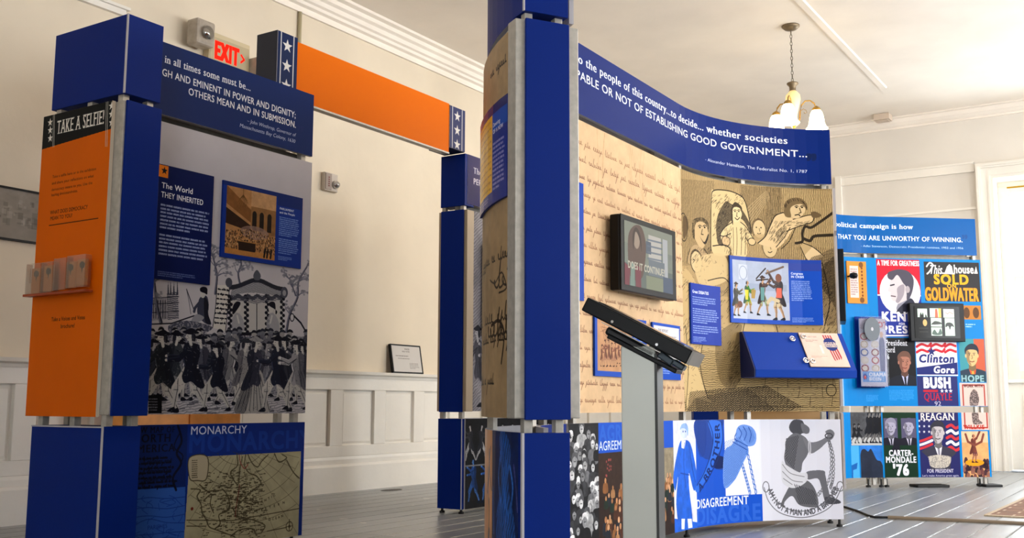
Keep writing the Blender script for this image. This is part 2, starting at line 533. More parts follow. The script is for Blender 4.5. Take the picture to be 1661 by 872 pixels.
def bust(c, x, z, s_, skin, hair, suit, turn=0.0, shirt='#e8e4de', tie='#5a1a22', light=1, style=0):
    """head and shoulders, generic; x,z = chin, s_ = head height"""
    hd = np.array(hx(skin)); dk = tuple(hd * 0.55)
    c.blob([(x - 1.15 * s_, z - 1.3 * s_), (x - 1.0 * s_, z - .5 * s_), (x - .35 * s_, z - .18 * s_), (x + .35 * s_, z - .18 * s_), (x + 1.0 * s_, z - .5 * s_), (x + 1.15 * s_, z - 1.3 * s_)], suit)
    c.poly([(x - .22 * s_, z - .12 * s_), (x + .22 * s_, z - .12 * s_), (x + .05 * s_, z - .95 * s_)], shirt)
    c.poly([(x - .06 * s_, z - .25 * s_), (x + .07 * s_, z - .25 * s_), (x + .09 * s_, z - .85 * s_), (x, z - .95 * s_)], tie)
    c.poly([(x - .2 * s_, z + .2 * s_), (x + .2 * s_, z + .2 * s_), (x + .2 * s_, z - .2 * s_), (x, z - .3 * s_), (x - .2 * s_, z - .2 * s_)], dk)
    c.blob([(x - .33 * s_, z + .62 * s_), (x - .3 * s_, z + .9 * s_), (x, z + 1.02 * s_), (x + .3 * s_, z + .9 * s_), (x + .33 * s_, z + .6 * s_), (x + .27 * s_, z + .22 * s_), (x + .08 * s_, z), (x - .1 * s_, z), (x - .27 * s_, z + .22 * s_)], skin)
    sx = -light
    c.blob([(x + sx * .33 * s_, z + .62 * s_), (x + sx * .3 * s_, z + .85 * s_), (x + sx * .12 * s_, z + .7 * s_), (x + sx * .14 * s_, z + .35 * s_), (x + sx * .05 * s_, z), (x + sx * .27 * s_, z + .22 * s_)], dk, 0.65)
    c.blob([(x - .36 * s_, z + .58 * s_), (x - .38 * s_, z + .9 * s_), (x - .1 * s_, z + 1.15 * s_), (x + .25 * s_, z + 1.12 * s_), (x + .4 * s_, z + .85 * s_), (x + .36 * s_, z + .58 * s_), (x + .28 * s_, z + .8 * s_), (x, z + .86 * s_), (x - .28 * s_, z + .8 * s_)], hair)
    for e in (-.13, .13):
        ex = x + (e + turn * .06) * s_
        c.line([(ex - .06 * s_, z + .66 * s_), (ex + .06 * s_, z + .67 * s_)], .03 * s_, hair, .9)
        c.ell((ex, z + .58 * s_), .04 * s_, .022 * s_, '#151515')
    c.line([(x + turn * .1 * s_, z + .56 * s_), (x + (turn * .14 + .03) * s_, z + .40 * s_), (x + turn * .1 * s_ - .03 * s_, z + .37 * s_)], .03 * s_, dk)
    c.curve([(x - .12 * s_, z + .24 * s_), (x + turn * .05 * s_, z + .20 * s_), (x + .12 * s_, z + .24 * s_)], .035 * s_, '#6a2a25' if style == 0 else '#202020')
    c.ell((x - .34 * s_, z + .52 * s_), .05 * s_, .1 * s_, skin); c.ell((x + .34 * s_, z + .52 * s_), .05 * s_, .1 * s_, skin)

def star(c, x, z, r, colr, a=1.0):
    c.poly([(x + r * (1 if i % 2 == 0 else .40) * math.sin(math.pi * i / 5), z + r * (1 if i % 2 == 0 else .40) * math.cos(math.pi * i / 5)) for i in range(10)], colr, a)
# grids for placing the artwork: (metres along the panel, image pixel x/y at its top edge, image pixel x/y at its bottom edge)
K_A_BAN = [(0.0,233.1,56.3,227.1,174.6),(0.227,296.6,78.8,291.5,192.9),(0.454,355.6,99.8,351.1,209.9),(0.681,410.4,119.2,406.6,225.6),(0.908,461.6,137.4,458.3,240.3),(1.135,509.4,154.3,506.6,254.0)]
K_A_MID = [(0.0,226.5,186.6,202.2,672.1),(0.227,291.0,204.4,269.9,671.6),(0.454,350.7,221.0,332.5,671.0),(0.681,406.2,236.4,390.6,670.5),(0.908,458.0,250.7,444.6,670.1),(1.135,506.3,264.1,494.9,669.7)]
K_A_LOW = [(0.0,201.3,689.4,190.2,911.0),(0.227,269.1,688.2,259.6,900.9),(0.454,331.9,687.1,323.6,891.5),(0.681,390.0,686.0,382.9,882.9),(0.908,444.1,685.0,438.0,874.9),(1.135,494.5,684.1,489.3,867.4)]
K_A_ORANGE = [(0.0,72.2,189.8,42.1,674.1),(0.167,107.9,181.2,78.5,674.7),(0.333,144.9,172.3,116.4,675.2),(0.5,183.4,162.9,155.9,675.8)]
K_R_BAN = [(0.0,935.6,67.5,936.2,182.4),(0.203,967.9,87.2,968.8,198.5),(0.407,998.1,105.7,999.2,213.5),(0.61,1026.5,123.0,1027.8,227.5),(0.813,1053.1,139.2,1054.6,240.7),(1.017,1078.2,154.5,1079.8,253.1),(1.22,1101.8,168.9,1103.5,264.8),(1.372,1121.4,178.7,1123.3,272.7),(1.524,1144.9,187.2,1146.9,279.5),(1.676,1171.9,194.3,1174.0,285.3),(1.827,1201.9,200.2,1204.2,290.1),(1.979,1234.5,204.7,1237.1,293.7),(2.131,1269.6,207.9,1272.3,296.4),(2.283,1306.7,209.8,1309.7,297.9),(2.435,1345.5,210.5,1348.8,298.5)]
K_R_STR = [(0.0,936.2,192.5,938.7,669.3),(0.203,968.8,208.2,972.4,668.9),(0.407,999.3,222.9,1003.8,668.5),(0.61,1027.9,236.7,1033.2,668.2),(0.813,1054.7,249.6,1060.7,667.8),(1.017,1079.9,261.7,1086.5,667.5),(1.22,1103.7,273.2,1110.8,667.2)]
K_R_ARC = [(0.0,1103.7,273.2,1110.8,667.2),(0.152,1123.4,280.9,1131.0,667.0),(0.304,1147.1,287.6,1155.2,666.9),(0.456,1174.2,293.3,1183.0,666.8),(0.607,1204.4,297.9,1213.9,666.8),(0.759,1237.3,301.5,1247.7,666.7),(0.911,1272.6,304.1,1283.9,666.8),(1.063,1309.9,305.7,1322.2,666.8),(1.215,1349.1,306.2,1362.4,667.0)]
K_R_LOW = [(0.0,921.2,686.9,922.1,907.9),(0.1,938.8,686.3,939.9,903.4),(0.303,972.5,685.3,974.1,894.6),(0.507,1004.0,684.4,1006.0,886.5),(0.71,1033.4,683.5,1035.8,878.9),(0.913,1060.9,682.7,1063.6,871.8),(1.117,1086.8,682.0,1089.8,865.1),(1.32,1111.1,681.2,1114.3,858.9),(1.472,1131.3,680.8,1134.7,854.7),(1.624,1155.5,680.4,1159.2,851.1),(1.776,1183.3,680.1,1187.3,848.0),(1.927,1214.3,679.8,1218.6,845.6),(2.079,1248.0,679.7,1252.7,843.8),(2.231,1284.3,679.6,1289.3,842.5),(2.383,1322.7,679.6,1328.2,841.8),(2.535,1362.9,679.7,1368.9,841.7)]
K_C_BAN = [(0,1354.5,305.1,1357.1,373.8),(0.5,1353.7,324.2,1356.2,389.2),(1.0,1353.1,341.3,1355.4,403.1),(1.105,1352.9,344.7,1355.2,405.8),(1.155,1354.3,346.2,1356.6,407.0),(1.205,1358.5,347.4,1360.8,408.0),(1.25,1364.3,348.1,1366.6,408.6),(1.35,1379.4,349.2,1381.8,409.4),(1.45,1395.4,350.0,1397.8,410.1),(1.55,1412.0,350.6,1414.5,410.6),(1.81,1455.9,351.7,1458.6,411.5),(2.07,1499.6,352.9,1502.5,412.5),(2.33,1542.9,354.0,1546.0,413.4),(2.589,1585.9,355.1,1589.1,414.3)]
K_C_MID = [(0,1357.4,381.9,1367.7,658.2),(0.5,1356.5,396.9,1366.2,658.1),(1.0,1355.6,410.4,1364.9,658.0),(1.105,1355.5,413.0,1364.6,658.0),(1.155,1356.9,414.2,1366.0,658.0),(1.205,1361.1,415.1,1370.2,658.0),(1.25,1366.9,415.7,1376.1,658.0),(1.35,1382.1,416.6,1391.6,658.0),(1.45,1398.1,417.2,1407.8,658.1),(1.55,1414.8,417.7,1424.8,658.1),(1.81,1458.9,418.6,1469.8,658.3),(2.07,1502.8,419.5,1514.4,658.4),(2.33,1546.4,420.4,1558.7,658.5),(2.589,1589.5,421.4,1602.6,658.6)]
K_C_LOW = [(0,1368.2,669.9,1372.7,792.2),(0.5,1366.6,669.1,1370.9,784.5),(1.0,1365.2,668.4,1369.3,777.6),(1.105,1365.0,668.3,1369.0,776.3),(1.155,1366.4,668.3,1370.4,775.7),(1.205,1370.6,668.2,1374.6,775.3),(1.25,1376.5,668.2,1380.6,775.0),(1.35,1392.0,668.2,1396.1,774.6),(1.45,1408.2,668.2,1412.5,774.3),(1.55,1425.2,668.3,1429.7,774.2),(1.81,1470.2,668.4,1475.0,773.9),(2.07,1514.9,668.4,1520.0,773.7),(2.33,1559.2,668.5,1564.7,773.4),(2.589,1603.1,668.6,1608.9,773.1)]
K_OUT = [(0.0,865.5,209.1,865.3,675.7),(0.182,835.7,194.6,834.4,676.4),(0.364,811.4,178.1,809.1,677.1),(0.547,793.4,159.6,790.3,678.0),(0.729,782.7,139.1,779.0,678.9),(0.911,780.4,116.6,776.5,680.1),(1.093,787.8,92.4,784.0,681.3),(1.275,805.9,66.6,802.8,682.6),(1.458,835.9,39.5,834.2,684.1)]
K_OUTLOW = [(0.0,865.3,689.9,865.2,901.9),(0.182,834.4,691.0,833.8,910.3),(0.364,809.1,692.3,808.0,919.9),(0.547,790.2,693.7,788.8,930.7),(0.729,778.9,695.4,777.2,942.8),(0.911,776.4,697.3,774.6,956.2),(1.093,783.8,699.3,782.1,970.8),(1.275,802.7,701.5,801.2,986.5),(1.458,834.2,703.9,833.4,1003.1)]
def g(c, x, y):
    c.sk = True; q = c.pt([(x, y)])[0]; c.sk = False
    return q[0] / c.ppm, c.z1 - q[1] / c.ppm
def G(c, pts): return [g(c, *p) for p in pts]

NAVY = '#0e2a78'
NAVY_D = '#0b1f5e'

# ---- banner of the selfie stand
def art_a_banner():
    c = Cv(1.135, 2.07, 2.42, 900, '#00215e', K_A_BAN)
    c.sk = True
    c.text('\u201d', (481, 226), None, .08, '#0b2361', bold=.06)
    c.text('in all times some must be...', (266.5, 101), (407, 148), .036, '#e3e4ea', serif=True)
    c.text('HIGH AND EMINENT IN POWER AND DIGNITY;', (250, 118), (479.6, 190), .034, '#e3e4ea', bold=.03)
    c.text('OTHERS MEAN AND IN SUBMISSION.', (305, 153), (480, 208), .034, '#e3e4ea', bold=.03)
    c.text('\u2013 John Winthrop, Governor of', (400.7, 198), (479, 219.4), .019, '#c9cfe4', shear=.2)
    c.text('Massachusetts Bay Colony, 1630', (388, 205.5), (478.5, 231), .019, '#c9cfe4', shear=.2)
    return c.image('print_dignity_banner')

# ---- the tall engraving
def art_a_mid():
    c = Cv(1.135, .667, 2.035, 620, '#b6b2b8', K_A_MID)
    ink = '#191b28'; lt = '#b9b6b4'; md = '#5f6172'
    c.tone(.03, .2)
    gz = lambda x, y: g(c, 240 + x / 3.634, 430 + y / 3.634)      # positions are pixels of an enlarged image crop
    Z = lambda pts: [gz(*p) for p in pts]
    # cathedral
    c.poly(Z([(20, 210), (110, 205), (118, 330), (20, 340)]), md, .75, hat=(.008, 0, .6))
    c.poly(Z([(110, 180), (175, 170), (180, 330), (115, 335)]), '#474a58', .8, hat=(.009, 1.57, .7))
    for x in (118, 133, 152, 172):
        c.poly(Z([(x - 6, 190), (x, 105), (x + 6, 190)]), '#3a3c4a', .9)
    for i in range(6):
        c.line(Z([(30 + i * 14, 222), (30 + i * 14, 325)]), .004, ink, .8)
    for y in (205, 240, 290): c.line(Z([(25, y + 3), (180, y - 6)]), .004, ink, .7)
    # trees
    def tree(pts, w, seed):
        c.curve(Z(pts), w, md, w2=w * .4)
        c.curve(Z([(x + 4, y) for x, y in pts]), w * .3, ink, .8, w2=w * .2)
        r = random.Random(seed)
        for (x, y) in pts[len(pts) // 3:]:
            for _ in range(5):
                a = r.uniform(-2.8, -.3); L = r.uniform(25, 80)
                p = [(x, y), (x + L * .5 * math.cos(a), y + L * .6 * math.sin(a)), (x + L * math.cos(a + .3), y + L * math.sin(a + .2))]
                c.curve(Z(p), .005, md, .9, w2=.002)
                for _ in range(6):
                    q = gz(p[-1][0] + r.uniform(-16, 16), p[-1][1] + r.uniform(-14, 14))
                    c.ell(q, .008, .005, '#70717c', .6)
    tree([(75, 350), (50, 250), (35, 120), (25, 70)], .02, 1)
    tree([(395, 180), (405, 80), (395, 20), (380, -40)], .014, 2)
    tree([(540, 120), (530, 60), (548, 0), (520, -60)], .012, 3)
    tree([(815, 400), (835, 300), (880, 200), (885, 110), (935, 20)], .018, 4)
    tree([(868, 190), (850, 140), (830, 90)], .008, 5)
    # banner scroll with writing
    c.poly(Z([(405, 130), (478, 130), (470, 250), (458, 400), (380, 380), (398, 250)]), '#c4c0bb')
    c.curve(Z([(405, 130), (398, 250), (380, 380)]), .004, ink); c.curve(Z([(478, 130), (470, 250), (455, 400)]), .004, ink)
    for i in range(8):
        a = gz(410 - i * 3, 155 + i * 28); c.script(a[0], a[1], a[0] + .07, .009, ink, .0035, .9)
    # horseman
    c.line(Z([(225, 155), (272, 285)]), .004, ink); c.line(Z([(225, 155), (240, 230), (250, 300)]), .0025, ink, .8)
    c.blob(Z([(295, 230), (310, 200), (345, 195), (357, 240), (355, 300), (372, 360), (330, 350), (290, 300)]), '#3d4050', hat=None)
    c.blob(Z([(330, 205), (357, 240), (355, 300), (370, 355), (335, 340)]), ink, .8)
    c.ell(gz(322, 180), .016, .022, lt); c.blob(Z([(305, 150), (325, 140), (348, 150), (348, 185), (332, 178), (308, 168)]), ink)
    c.line(Z([(300, 235), (275, 265), (270, 285)]), .015, '#3d4050'); c.line(Z([(20, 360), (140, 355), (270, 310)]), .006, ink)
    c.blob(Z([(290, 300), (330, 320), (300, 345), (255, 350), (262, 320)]), '#8a8a92')
    c.blob(Z([(120, 370), (200, 340), (300, 350), (380, 380), (300, 420), (150, 420)]), '#4a4c5a', grain=.5)
    # carriage
    c.poly(Z([(480, 190), (800, 190), (790, 410), (500, 410)]), '#b0adac')
    c.blob(Z([(490, 190), (500, 150), (560, 120), (640, 90), (700, 115), (790, 150), (800, 195), (640, 175), (560, 178)]), '#77787f', hat=(.008, 1.2, .8))
    for i in range(36):
        x = 485 + i * 9; yy = 150 - 50 * math.exp(-((x - 640) / 90) ** 2) + (x - 640) * .03
        c.ell(gz(x, yy), .012, .012, '#2b2d38', .9); c.ell(gz(x + 3, 200 + 8 * math.sin(i)), .012, .01, '#3a3c48', .9)
    for x in (480, 578, 700, 790):
        for i in range(14):
            c.ell(gz(x + (8 if i % 2 else -4), 195 + i * 16), .011, .009, ink)
    c.poly(Z([(490, 215), (640, 240), (790, 215), (790, 190), (490, 190)]), '#4c4e5a', .8, hat=(.009, 1.57, .6))
    c.blob(Z([(620, 70), (640, 40), (662, 68), (656, 98), (628, 98)]), '#565862'); c.ell(gz(475, 115), .022, .024, '#4a4c58'); c.ell(gz(803, 172), .026, .03, '#4a4c58'); c.ell(gz(803, 175), .013, .016, '#8d8d92')
    for (x, f) in ((525, 1), (730, -1)):
        c.blob(Z([(x - 25, 400), (x - 30, 330), (x, 290), (x + 35, 330), (x + 40, 400)]), '#8f8f96', hat=(.006, .8, .8))
        c.ell(gz(x + f * 6, 262), .018, .027, lt); c.blob(Z([(x - 22, 245), (x, 225), (x + 20, 240), (x - f * 22, 300), (x - f * 30, 280)]), ink)
        c.line(Z([(x, 310), (x + f * 10, 350)]), .01, lt)
    c.line(Z([(640, 240), (640, 405)]), .005, ink); c.poly(Z([(490, 405), (770, 405), (765, 425), (500, 425)]), ink)
    for i in range(8): c.line(Z([(510 + i * 30, 425), (520 + i * 30, 470)]), .006, ink)
    # crowd behind
    r = random.Random(9)
    c.poly(Z([(0, 400), (300, 410), (560, 430), (940, 430), (940, 760), (0, 790)]), '#4d4f5c', .95, grain=.45)
    for i in range(70):
        x = r.uniform(0, 935); y = r.uniform(395, 520)
        c.ell(gz(x, y), .018, .023, r.choice(['#8c8a8c', '#a09d9c', '#6b6c76']), .95)
        c.blob(Z([(x - 18, y - 4), (x - 8, y - 22), (x + 12, y - 20), (x + 20, y - 4), (x, y - 9)]), r.choice([ink, '#2b2d3a']))
        c.blob(Z([(x - 22, y + 50), (x - 12, y + 15), (x + 12, y + 15), (x + 24, y + 50)]), r.choice(['#2a2c3a', '#5c5d68', '#8e8c8e']), .95, hat=(.007, r.random() * 3, .75))
    c.line(Z([(930, 400), (900, 350), (860, 310)]), .01, ink); c.ring(gz(848, 318), .015, .02, .005, ink)
    # ground
    c.poly(Z([(0, 740), (940, 700), (945, 880), (0, 880)]), '#85858c', .9, hat=(.012, 1.45, .6))
    for i in range(40):
        x = r.uniform(0, 930); y = r.uniform(780, 872); c.line(Z([(x, y), (x + r.uniform(20, 60), y - 3)]), .006, '#4a4b55', .7)
    for i in range(17):
        x = 20 + i * 56 + r.uniform(-10, 10); p = gz(x, 775); q = gz(x, 440 + r.uniform(0, 25)); k = r.choice(['#2c303c', '#5f616b', '#81818a', '#3b3f4b'])
        man(c, p[0], p[1], (q[1] - p[1]), k, '#74757e', '#98969a', r.choice([ink, '#33353f', None]), r.choice([-1, 1, 1]), r.uniform(-.2, .6), -.1, .12, ink, .5, False, 1.3)
    # front row
    for (x, yf, ytop, coat, legs, hat_, f, arm, st, sk) in (
            (300, 800, 420, '#5a5c68', '#8a8a90', ink, -1, .3, .12, False), (150, 800, 400, '#3a4048', '#77787e', ink, 1, .5, .12, False), (470, 820, 430, '#8a898c', '#a8a5a4', '#55565f', 1, .2, .14, False),
            (560, 825, 440, '#a19e9e', '#b0adaa', '#33353f', 1, .1, .12, False), (800, 800, 430, '#3c3e4a', '#7c7c84', ink, -1, .4, .1, False), (905, 820, 460, '#50525e', '#8a8a8e', ink, -1, .6, .1, False),
            (70, 868, 395, '#262c34', '#a09d9b', ink, -1, -.2, .16, False), (235, 862, 385, '#1d2230', '#b3afac', ink, -1, -.3, .17, False),
            (395, 858, 470, '#1f2432', '#a8a5a2', ink, -1, -.2, .17, False), (620, 865, 430, '#3b3d4a', '#9a9896', '#8d8c90', 1, .1, .1, True),
            (755, 862, 425, '#23283a', '#b5b1ae', ink, -1, -.1, .17, False), (870, 850, 450, '#8f8e93', '#a9a6a4', ink, -1, .2, .14, False)):
        p = gz(x, yf); q = gz(x, ytop)
        man(c, p[0], p[1], (q[1] - p[1]) * 1.0, coat, legs, lt, hat_, f, arm, -.1, st, ink, .45, sk, 1.38)
    for i in range(900):
        x, y = r.uniform(0, 940), r.uniform(410, 870); a = r.uniform(0, 3.1); L = r.uniform(4, 14)
        c.line(Z([(x, y), (x + L * math.cos(a), y + L * math.sin(a))]), .0018, r.choice([ink, ink, '#a9a6a4']), .55)
    c.poly(Z([(0, 770), (82, 765), (80, 872), (0, 872)]), '#14161f')
    for i in range(5):
        a = gz(2, 785 + i * 16); c.greek(a[0], a[1], a[0] + .08, 1, .008, '#9a9aa2', .7)
    c.contrast(1.12, .55)
    return c.image('print_procession_engraving')

def art_board_inherited():
    c = Cv(.33, 1.29, 1.825, 900, '#04154e')
    c.rect(.0, 1.765, .055, 1.822, '#e8801c'); star(c, .032, 1.797, .02, '#111318')
    c.text('The World', (.02, 1.715), None, .026, '#eceef6', bold=.03)
    c.text('THEY INHERITED', (.02, 1.672), (.27, 1.672), .026, '#eceef6', bold=.035)
    c.greek(.02, 1.645, .31, 7, .0175, '#b9c4ea', .85); c.greek(.02, 1.505, .31, 6, .0175, '#b9c4ea', .85, last=.9)
    c.greek(.02, 1.33, .26, 3, .009, '#8f9cca', .6)
    return c.image('print_world_inherited_board')

def art_board_parliament():
    c = Cv(.56, 1.437, 1.822, 900, '#052c86')
    c.rect(.375, 1.755, .56, 1.822, '#0a2468'); c.rect(0, 1.80, .56, 1.822, '#0a2468')
    x0, x1, z0, z1 = .025, .365, 1.46, 1.80
    c.rect(x0, z0, x1, z1, '#a9784a')
    c.poly([(x0, z1), (.19, z1 - .10), (.20, z1 - .17), (x0, z1 - .09)], '#7b4e26'); c.poly([(x0, z1 - .11), (.19, z1 - .18), (.18, z1 - .21), (x0, z1 - .19)], '#2c1a10')
    c.rect(.19, z1 - .08, x1, z1, '#b98d63'); c.rect(.19, z1 - .215, x1, z1 - .08, '#8a6138')
    for x in (.20, .25, .305):
        c.rect(x, z1 - .20, x + .03, z1 - .12, '#1d140f'); c.ell((x + .015, z1 - .12), .015, .018, '#1d140f')
    for i in range(12):
        a = i * .52; c.line([(.135, z1 - .03), (.135 + .03 * math.cos(a), z1 - .07 + .025 * math.sin(a))], .0025, '#5a3c18')
    c.line([(.135, z1), (.135, z1 - .03)], .003, '#5a3c18')
    c.ell((.22, z1 - .215), .10, .035, '#8b6f66', .8)
    r = random.Random(3)
    for i in range(420):
        x = r.uniform(x0, x1); z = r.uniform(z0 + .03, z1 - .20 - abs(x - .2) * .15)
        c.ell((x, z), .0035, .005, r.choice(['#2b1d15', '#3d2a1c', '#c59a6a', '#7a5636', '#5b3d28']), .9)
    c.rect(x0, z0, x1, z0 + .028, '#b0763c'); c.poly([(.11, z0 + .07), (.23, z0 + .07), (.225, z0 + .025), (.115, z0 + .025)], '#241610'); c.line([(.11, z0 + .072), (.23, z0 + .072)], .004, '#a5713c')
    for x in (.29, .31, .335): c.line([(x, z0 + .01), (x + .006, z0 + .05)], .012, '#120d0b')
    c.tone(.12, .02, x0, z0, x1, z1)
    c.text('PARLIAMENT', (.39, 1.735), None, .0115, '#eceef6', bold=.05); c.text('and the People', (.39, 1.715), None, .0115, '#eceef6', bold=.05)
    c.greek(.39, 1.70, .54, 10, .0105, '#8fa8e4', .8); c.greek(.39, 1.585, .54, 8, .0105, '#8fa8e4', .8); c.greek(.39, 1.49, .50, 3, .0075, '#8fa8e4', .7)
    return c.image('print_parliament_board')

def art_a_low():
    c = Cv(1.135, .03, .62, 700, '#08277a', K_A_LOW)
    c.sk = True
    # left: blue lettering and faint map
    c.poly([(195, 690), (304, 688), (300, 795), (190, 800)], '#071f5c'); c.poly([(188, 796), (300, 790), (298, 880), (180, 880)], '#2a55a8')
    ink = '#050a20'
    for t, x0, y, x1, h in (('A NEW MAP OF', 200, 703, 284, .026), ('NORTH', 214, 718, 278, .036), ('AMERICA', 210, 735, 284, .034)):
        c.text(t, (x0, y), (x1, y - 2), h, ink, bold=.05, serif=True)
    c.sk = False
    for i in range(7):
        a = g(c, 212 + (i % 3) * 4, 746 + i * 8); c.script(a[0], a[1], a[0] + .20, .012, ink, .005, .9)
    for t, y in (('Colonies and', 752), ('Compiled by', 768), ('Bowen Geog', 782)):
        a = g(c, 232, y); c.text(t, a, None, .018, ink, serif=True)
    c.curve(G(c, [(288, 690), (294, 715), (286, 735), (293, 752), (280, 775), (285, 795)]), .012, ink, .9); c.curve(G(c, [(292, 700), (282, 725), (296, 740), (286, 765)]), .006, ink, .9)
    r = random.Random(5)
    for i in range(6):
        y = 806 + i * 14; c.curve(G(c, [(215, y + 6), (240, y + r.uniform(-6, 6)), (270, y + r.uniform(-6, 6)), (300, y)]), .0035, '#14307a', .8)
    for i in range(26):
        x, y = r.uniform(222, 296), r.uniform(800, 868); c.curve(G(c, [(x, y), (x + r.uniform(-9, 9), y + 5), (x + r.uniform(-12, 12), y + 11)]), .003, '#16378a', .9)
    a = g(c, 238, 860); c.text('PARISHES', a, None, .018, '#14307a')
    c.sk = True
    c.text('MONARCHY', (304, 734), (505, 729), .088, '#10358c', bold=.06)
    c.text('MONARCHY', (308, 705), (400, 701), .038, '#c9cfe6', bold=.02)
    # sepia map
    mp = [(307, 742), (488, 732), (483, 872), (480, 900), (296, 900)]
    c.poly(mp, '#a29a7c'); c.sk = False
    u0 = g(c, 305, 742)[0]
    c.tone(.12, .08, u0, .03, 1.135, .46)
    zm = lambda x, y: g(c, 290 + x / 5.735, 720 + y / 5.735)
    Z = lambda pts: [zm(*p) for p in pts]
    ink = '#3e3626'
    def inside(p): return p[0] > u0 + .005 and p[1] < .455
    for rr in range(1, 9):
        pts = []
        for k in range(19):
            a = math.radians(200 + k * 10 - 10); pts.append((560 + rr * 118 * math.cos(a - math.pi * 0), 20 - rr * 108 * math.sin(a) - 40))
        pts = [p for p in pts if 80 < p[0] < 1130 and 70 < p[1] < 1000]
        if len(pts) > 3: c.curve(Z(pts), .0022, ink, .7)
    for k in range(-8, 9):
        a = math.radians(90 + k * 11); p = [(560 + s_ * math.cos(a), 0 + s_ * math.sin(a)) for s_ in range(90, 1300, 60)]
        p = [q for q in p if 75 < q[0] < 1125 and 85 < q[1] < 1000]
        if len(p) > 2: c.line(Z(p), .002, ink, .6)
    coasts = [[(110, 420), (200, 430), (170, 490), (205, 560), (215, 640), (250, 700), (280, 770), (350, 800), (430, 830), (520, 860)],
              [(400, 420), (450, 480), (470, 560), (450, 620), (370, 660), (380, 740), (330, 790)], [(540, 90), (545, 200), (480, 260), (500, 320), (545, 380), (560, 320), (570, 220), (590, 120)],
              [(620, 100), (610, 200), (650, 270), (720, 300), (760, 370), (700, 420), (640, 470), (600, 520), (550, 570), (540, 680), (520, 640), (500, 600)],
              [(640, 100), (680, 180), (730, 215), (770, 160), (830, 100)], [(890, 90), (930, 170), (1000, 130), (960, 100)], [(560, 730), (640, 700), (720, 720), (800, 760), (760, 830)], [(1000, 150), (1060, 260), (1120, 320)],
              [(230, 530), (300, 470), (290, 560), (320, 640)], [(190, 380), (260, 440), (300, 440), (400, 430)], [(480, 860), (560, 800), (680, 790), (720, 850)]]
    for q in coasts:
        c.curve(Z(q), .0055, ink, .9); c.curve(Z([(x + r.uniform(-12, 12), y + r.uniform(-8, 8)) for x, y in q]), .0025, '#57503a', .8)
    for i in range(520):
        x, y = r.uniform(170, 780), r.uniform(240, 860)
        if r.random() < .45: x, y = r.gauss(580, 90), r.gauss(540, 130)
        p = zm(x, y)
        if inside(p):
            c.script(p[0], p[1], p[0] + r.uniform(.006, .022), .0045, ink, .0014, .6)
    c.curve(Z([(565, 380), (548, 500), (530, 600), (525, 680)]), .005, '#5b1f1c', .7); c.curve(Z([(560, 100), (575, 180), (610, 230), (640, 190)]), .006, '#7a2a28', .5)
    c.blob(Z([(95, 130), (255, 120), (255, 320), (170, 340), (100, 320)]), '#ab9f86'); c.curve(Z([(95, 130), (262, 118), (255, 325), (170, 342), (98, 322)]), .005, ink, .9, closed=True)
    for i in range(9): a = zm(118, 155 + i * 20); c.greek(a[0], a[1] + .003, a[0] + .055, 1, .0065, ink, .9)
    for i, ch in enumerate('NORTHERN OCEAN'):
        a = zm(300 + i * 8, 290 + i * 9)
    for t, pts in (('A T L A N T I C', [(660, 575), (780, 545), (900, 480)]), ('W E S T E R N', [(690, 640), (830, 605), (990, 550)]), ('O C E A N', [(830, 715), (900, 700), (970, 675)])):
        c.path_text(t, Z(pts), .012, ink, .05)
    a = zm(1025, 765); c.ring(a, .024, .024, .004, ink); c.line([(a[0] - .02, a[1]), (a[0] + .02, a[1])], .003, ink); c.line([(a[0], a[1] - .02), (a[0], a[1] + .035)], .005, ink); c.ell(a, .008, .008, ink)
    c.ell(zm(120, 605), .008, .008, '#6a2418')
    for q in ([(70, 710), (500, 712), (900, 640), (1120, 600)], [(70, 765), (250, 765)], [(820, 810), (1000, 775)]): c.line(Z(q), .0045, ink, .9)
    return c.image('print_monarchy_map')

def art_orange():
    c = Cv(.5, .66, 2.03, 700, '#dc6200', K_A_ORANGE)
    c.tone(.02, .2)
    c.sk = True
    c.poly([(60, 190), (190, 158), (189, 210), (60, 245)], '#121417')
    c.text('TAKE A SELFIE!', (93, 219), (171, 193), .062, '#e9e2d6', serif=True)
    for x in (88.5, 90.5, 174, 176.5): c.line([(x, 150), (x - 2, 240)], .003, '#cfcac0')
    c.sk = False
    for (x, ys) in ((82.5, (199, 212, 225.5)), (182, (172, 186, 200))):
        for y in ys:
            p = g(c, x, y); star(c, p[0], p[1], .021, '#e9e2d6')
    c.sk = True
    k = '#2e1506'
    for t, x0, y0, x1, y1 in (('Take a selfie here or in the exhibition', 86, 292, 157, 279), ('and share your reflections on what', 85, 303, 153, 291), ('democracy means to you. Use the', 84.5, 313.5, 151, 301.5), ('hashtag #voicesandvotes.', 84, 322, 127, 314)):
        c.text(t, (x0, y0), (x1, y1), .0125, k, bold=.02)
    c.text('WHAT DOES DEMOCRACY', (82, 352), (143, 341), .017, k, bold=.02)
    c.text('MEAN TO YOU?', (82, 361.5), (118, 355), .017, k, bold=.02)
    c.line([(80.5, 370), (160, 358.5)], .004, k)
    c.text('Take a Voices and Votes', (84, 525), (139, 522.5), .017, k, bold=.03)
    c.text('brochure!', (99, 536), (122, 535), .017, k, bold=.03)
    c.sk = False
    return c.image('print_selfie_panel')

def art_stars(nm, W, z0, z1, zs, base='#16264f'):
    c = Cv(W, z0, z1, 700, base)
    for x in (.16, .80): c.line([(W * x, z0), (W * x, z1)], .007, '#d8d6d2')
    for z in zs: star(c, W * .48, z, .04, '#dcd9d4')
    return c.image(nm)

# ---- the long curved wall
PARCH = '#d6b48c'
def parchment(c, z0=None):
    c.tone(.07, .35); c.tone(.05, .05)

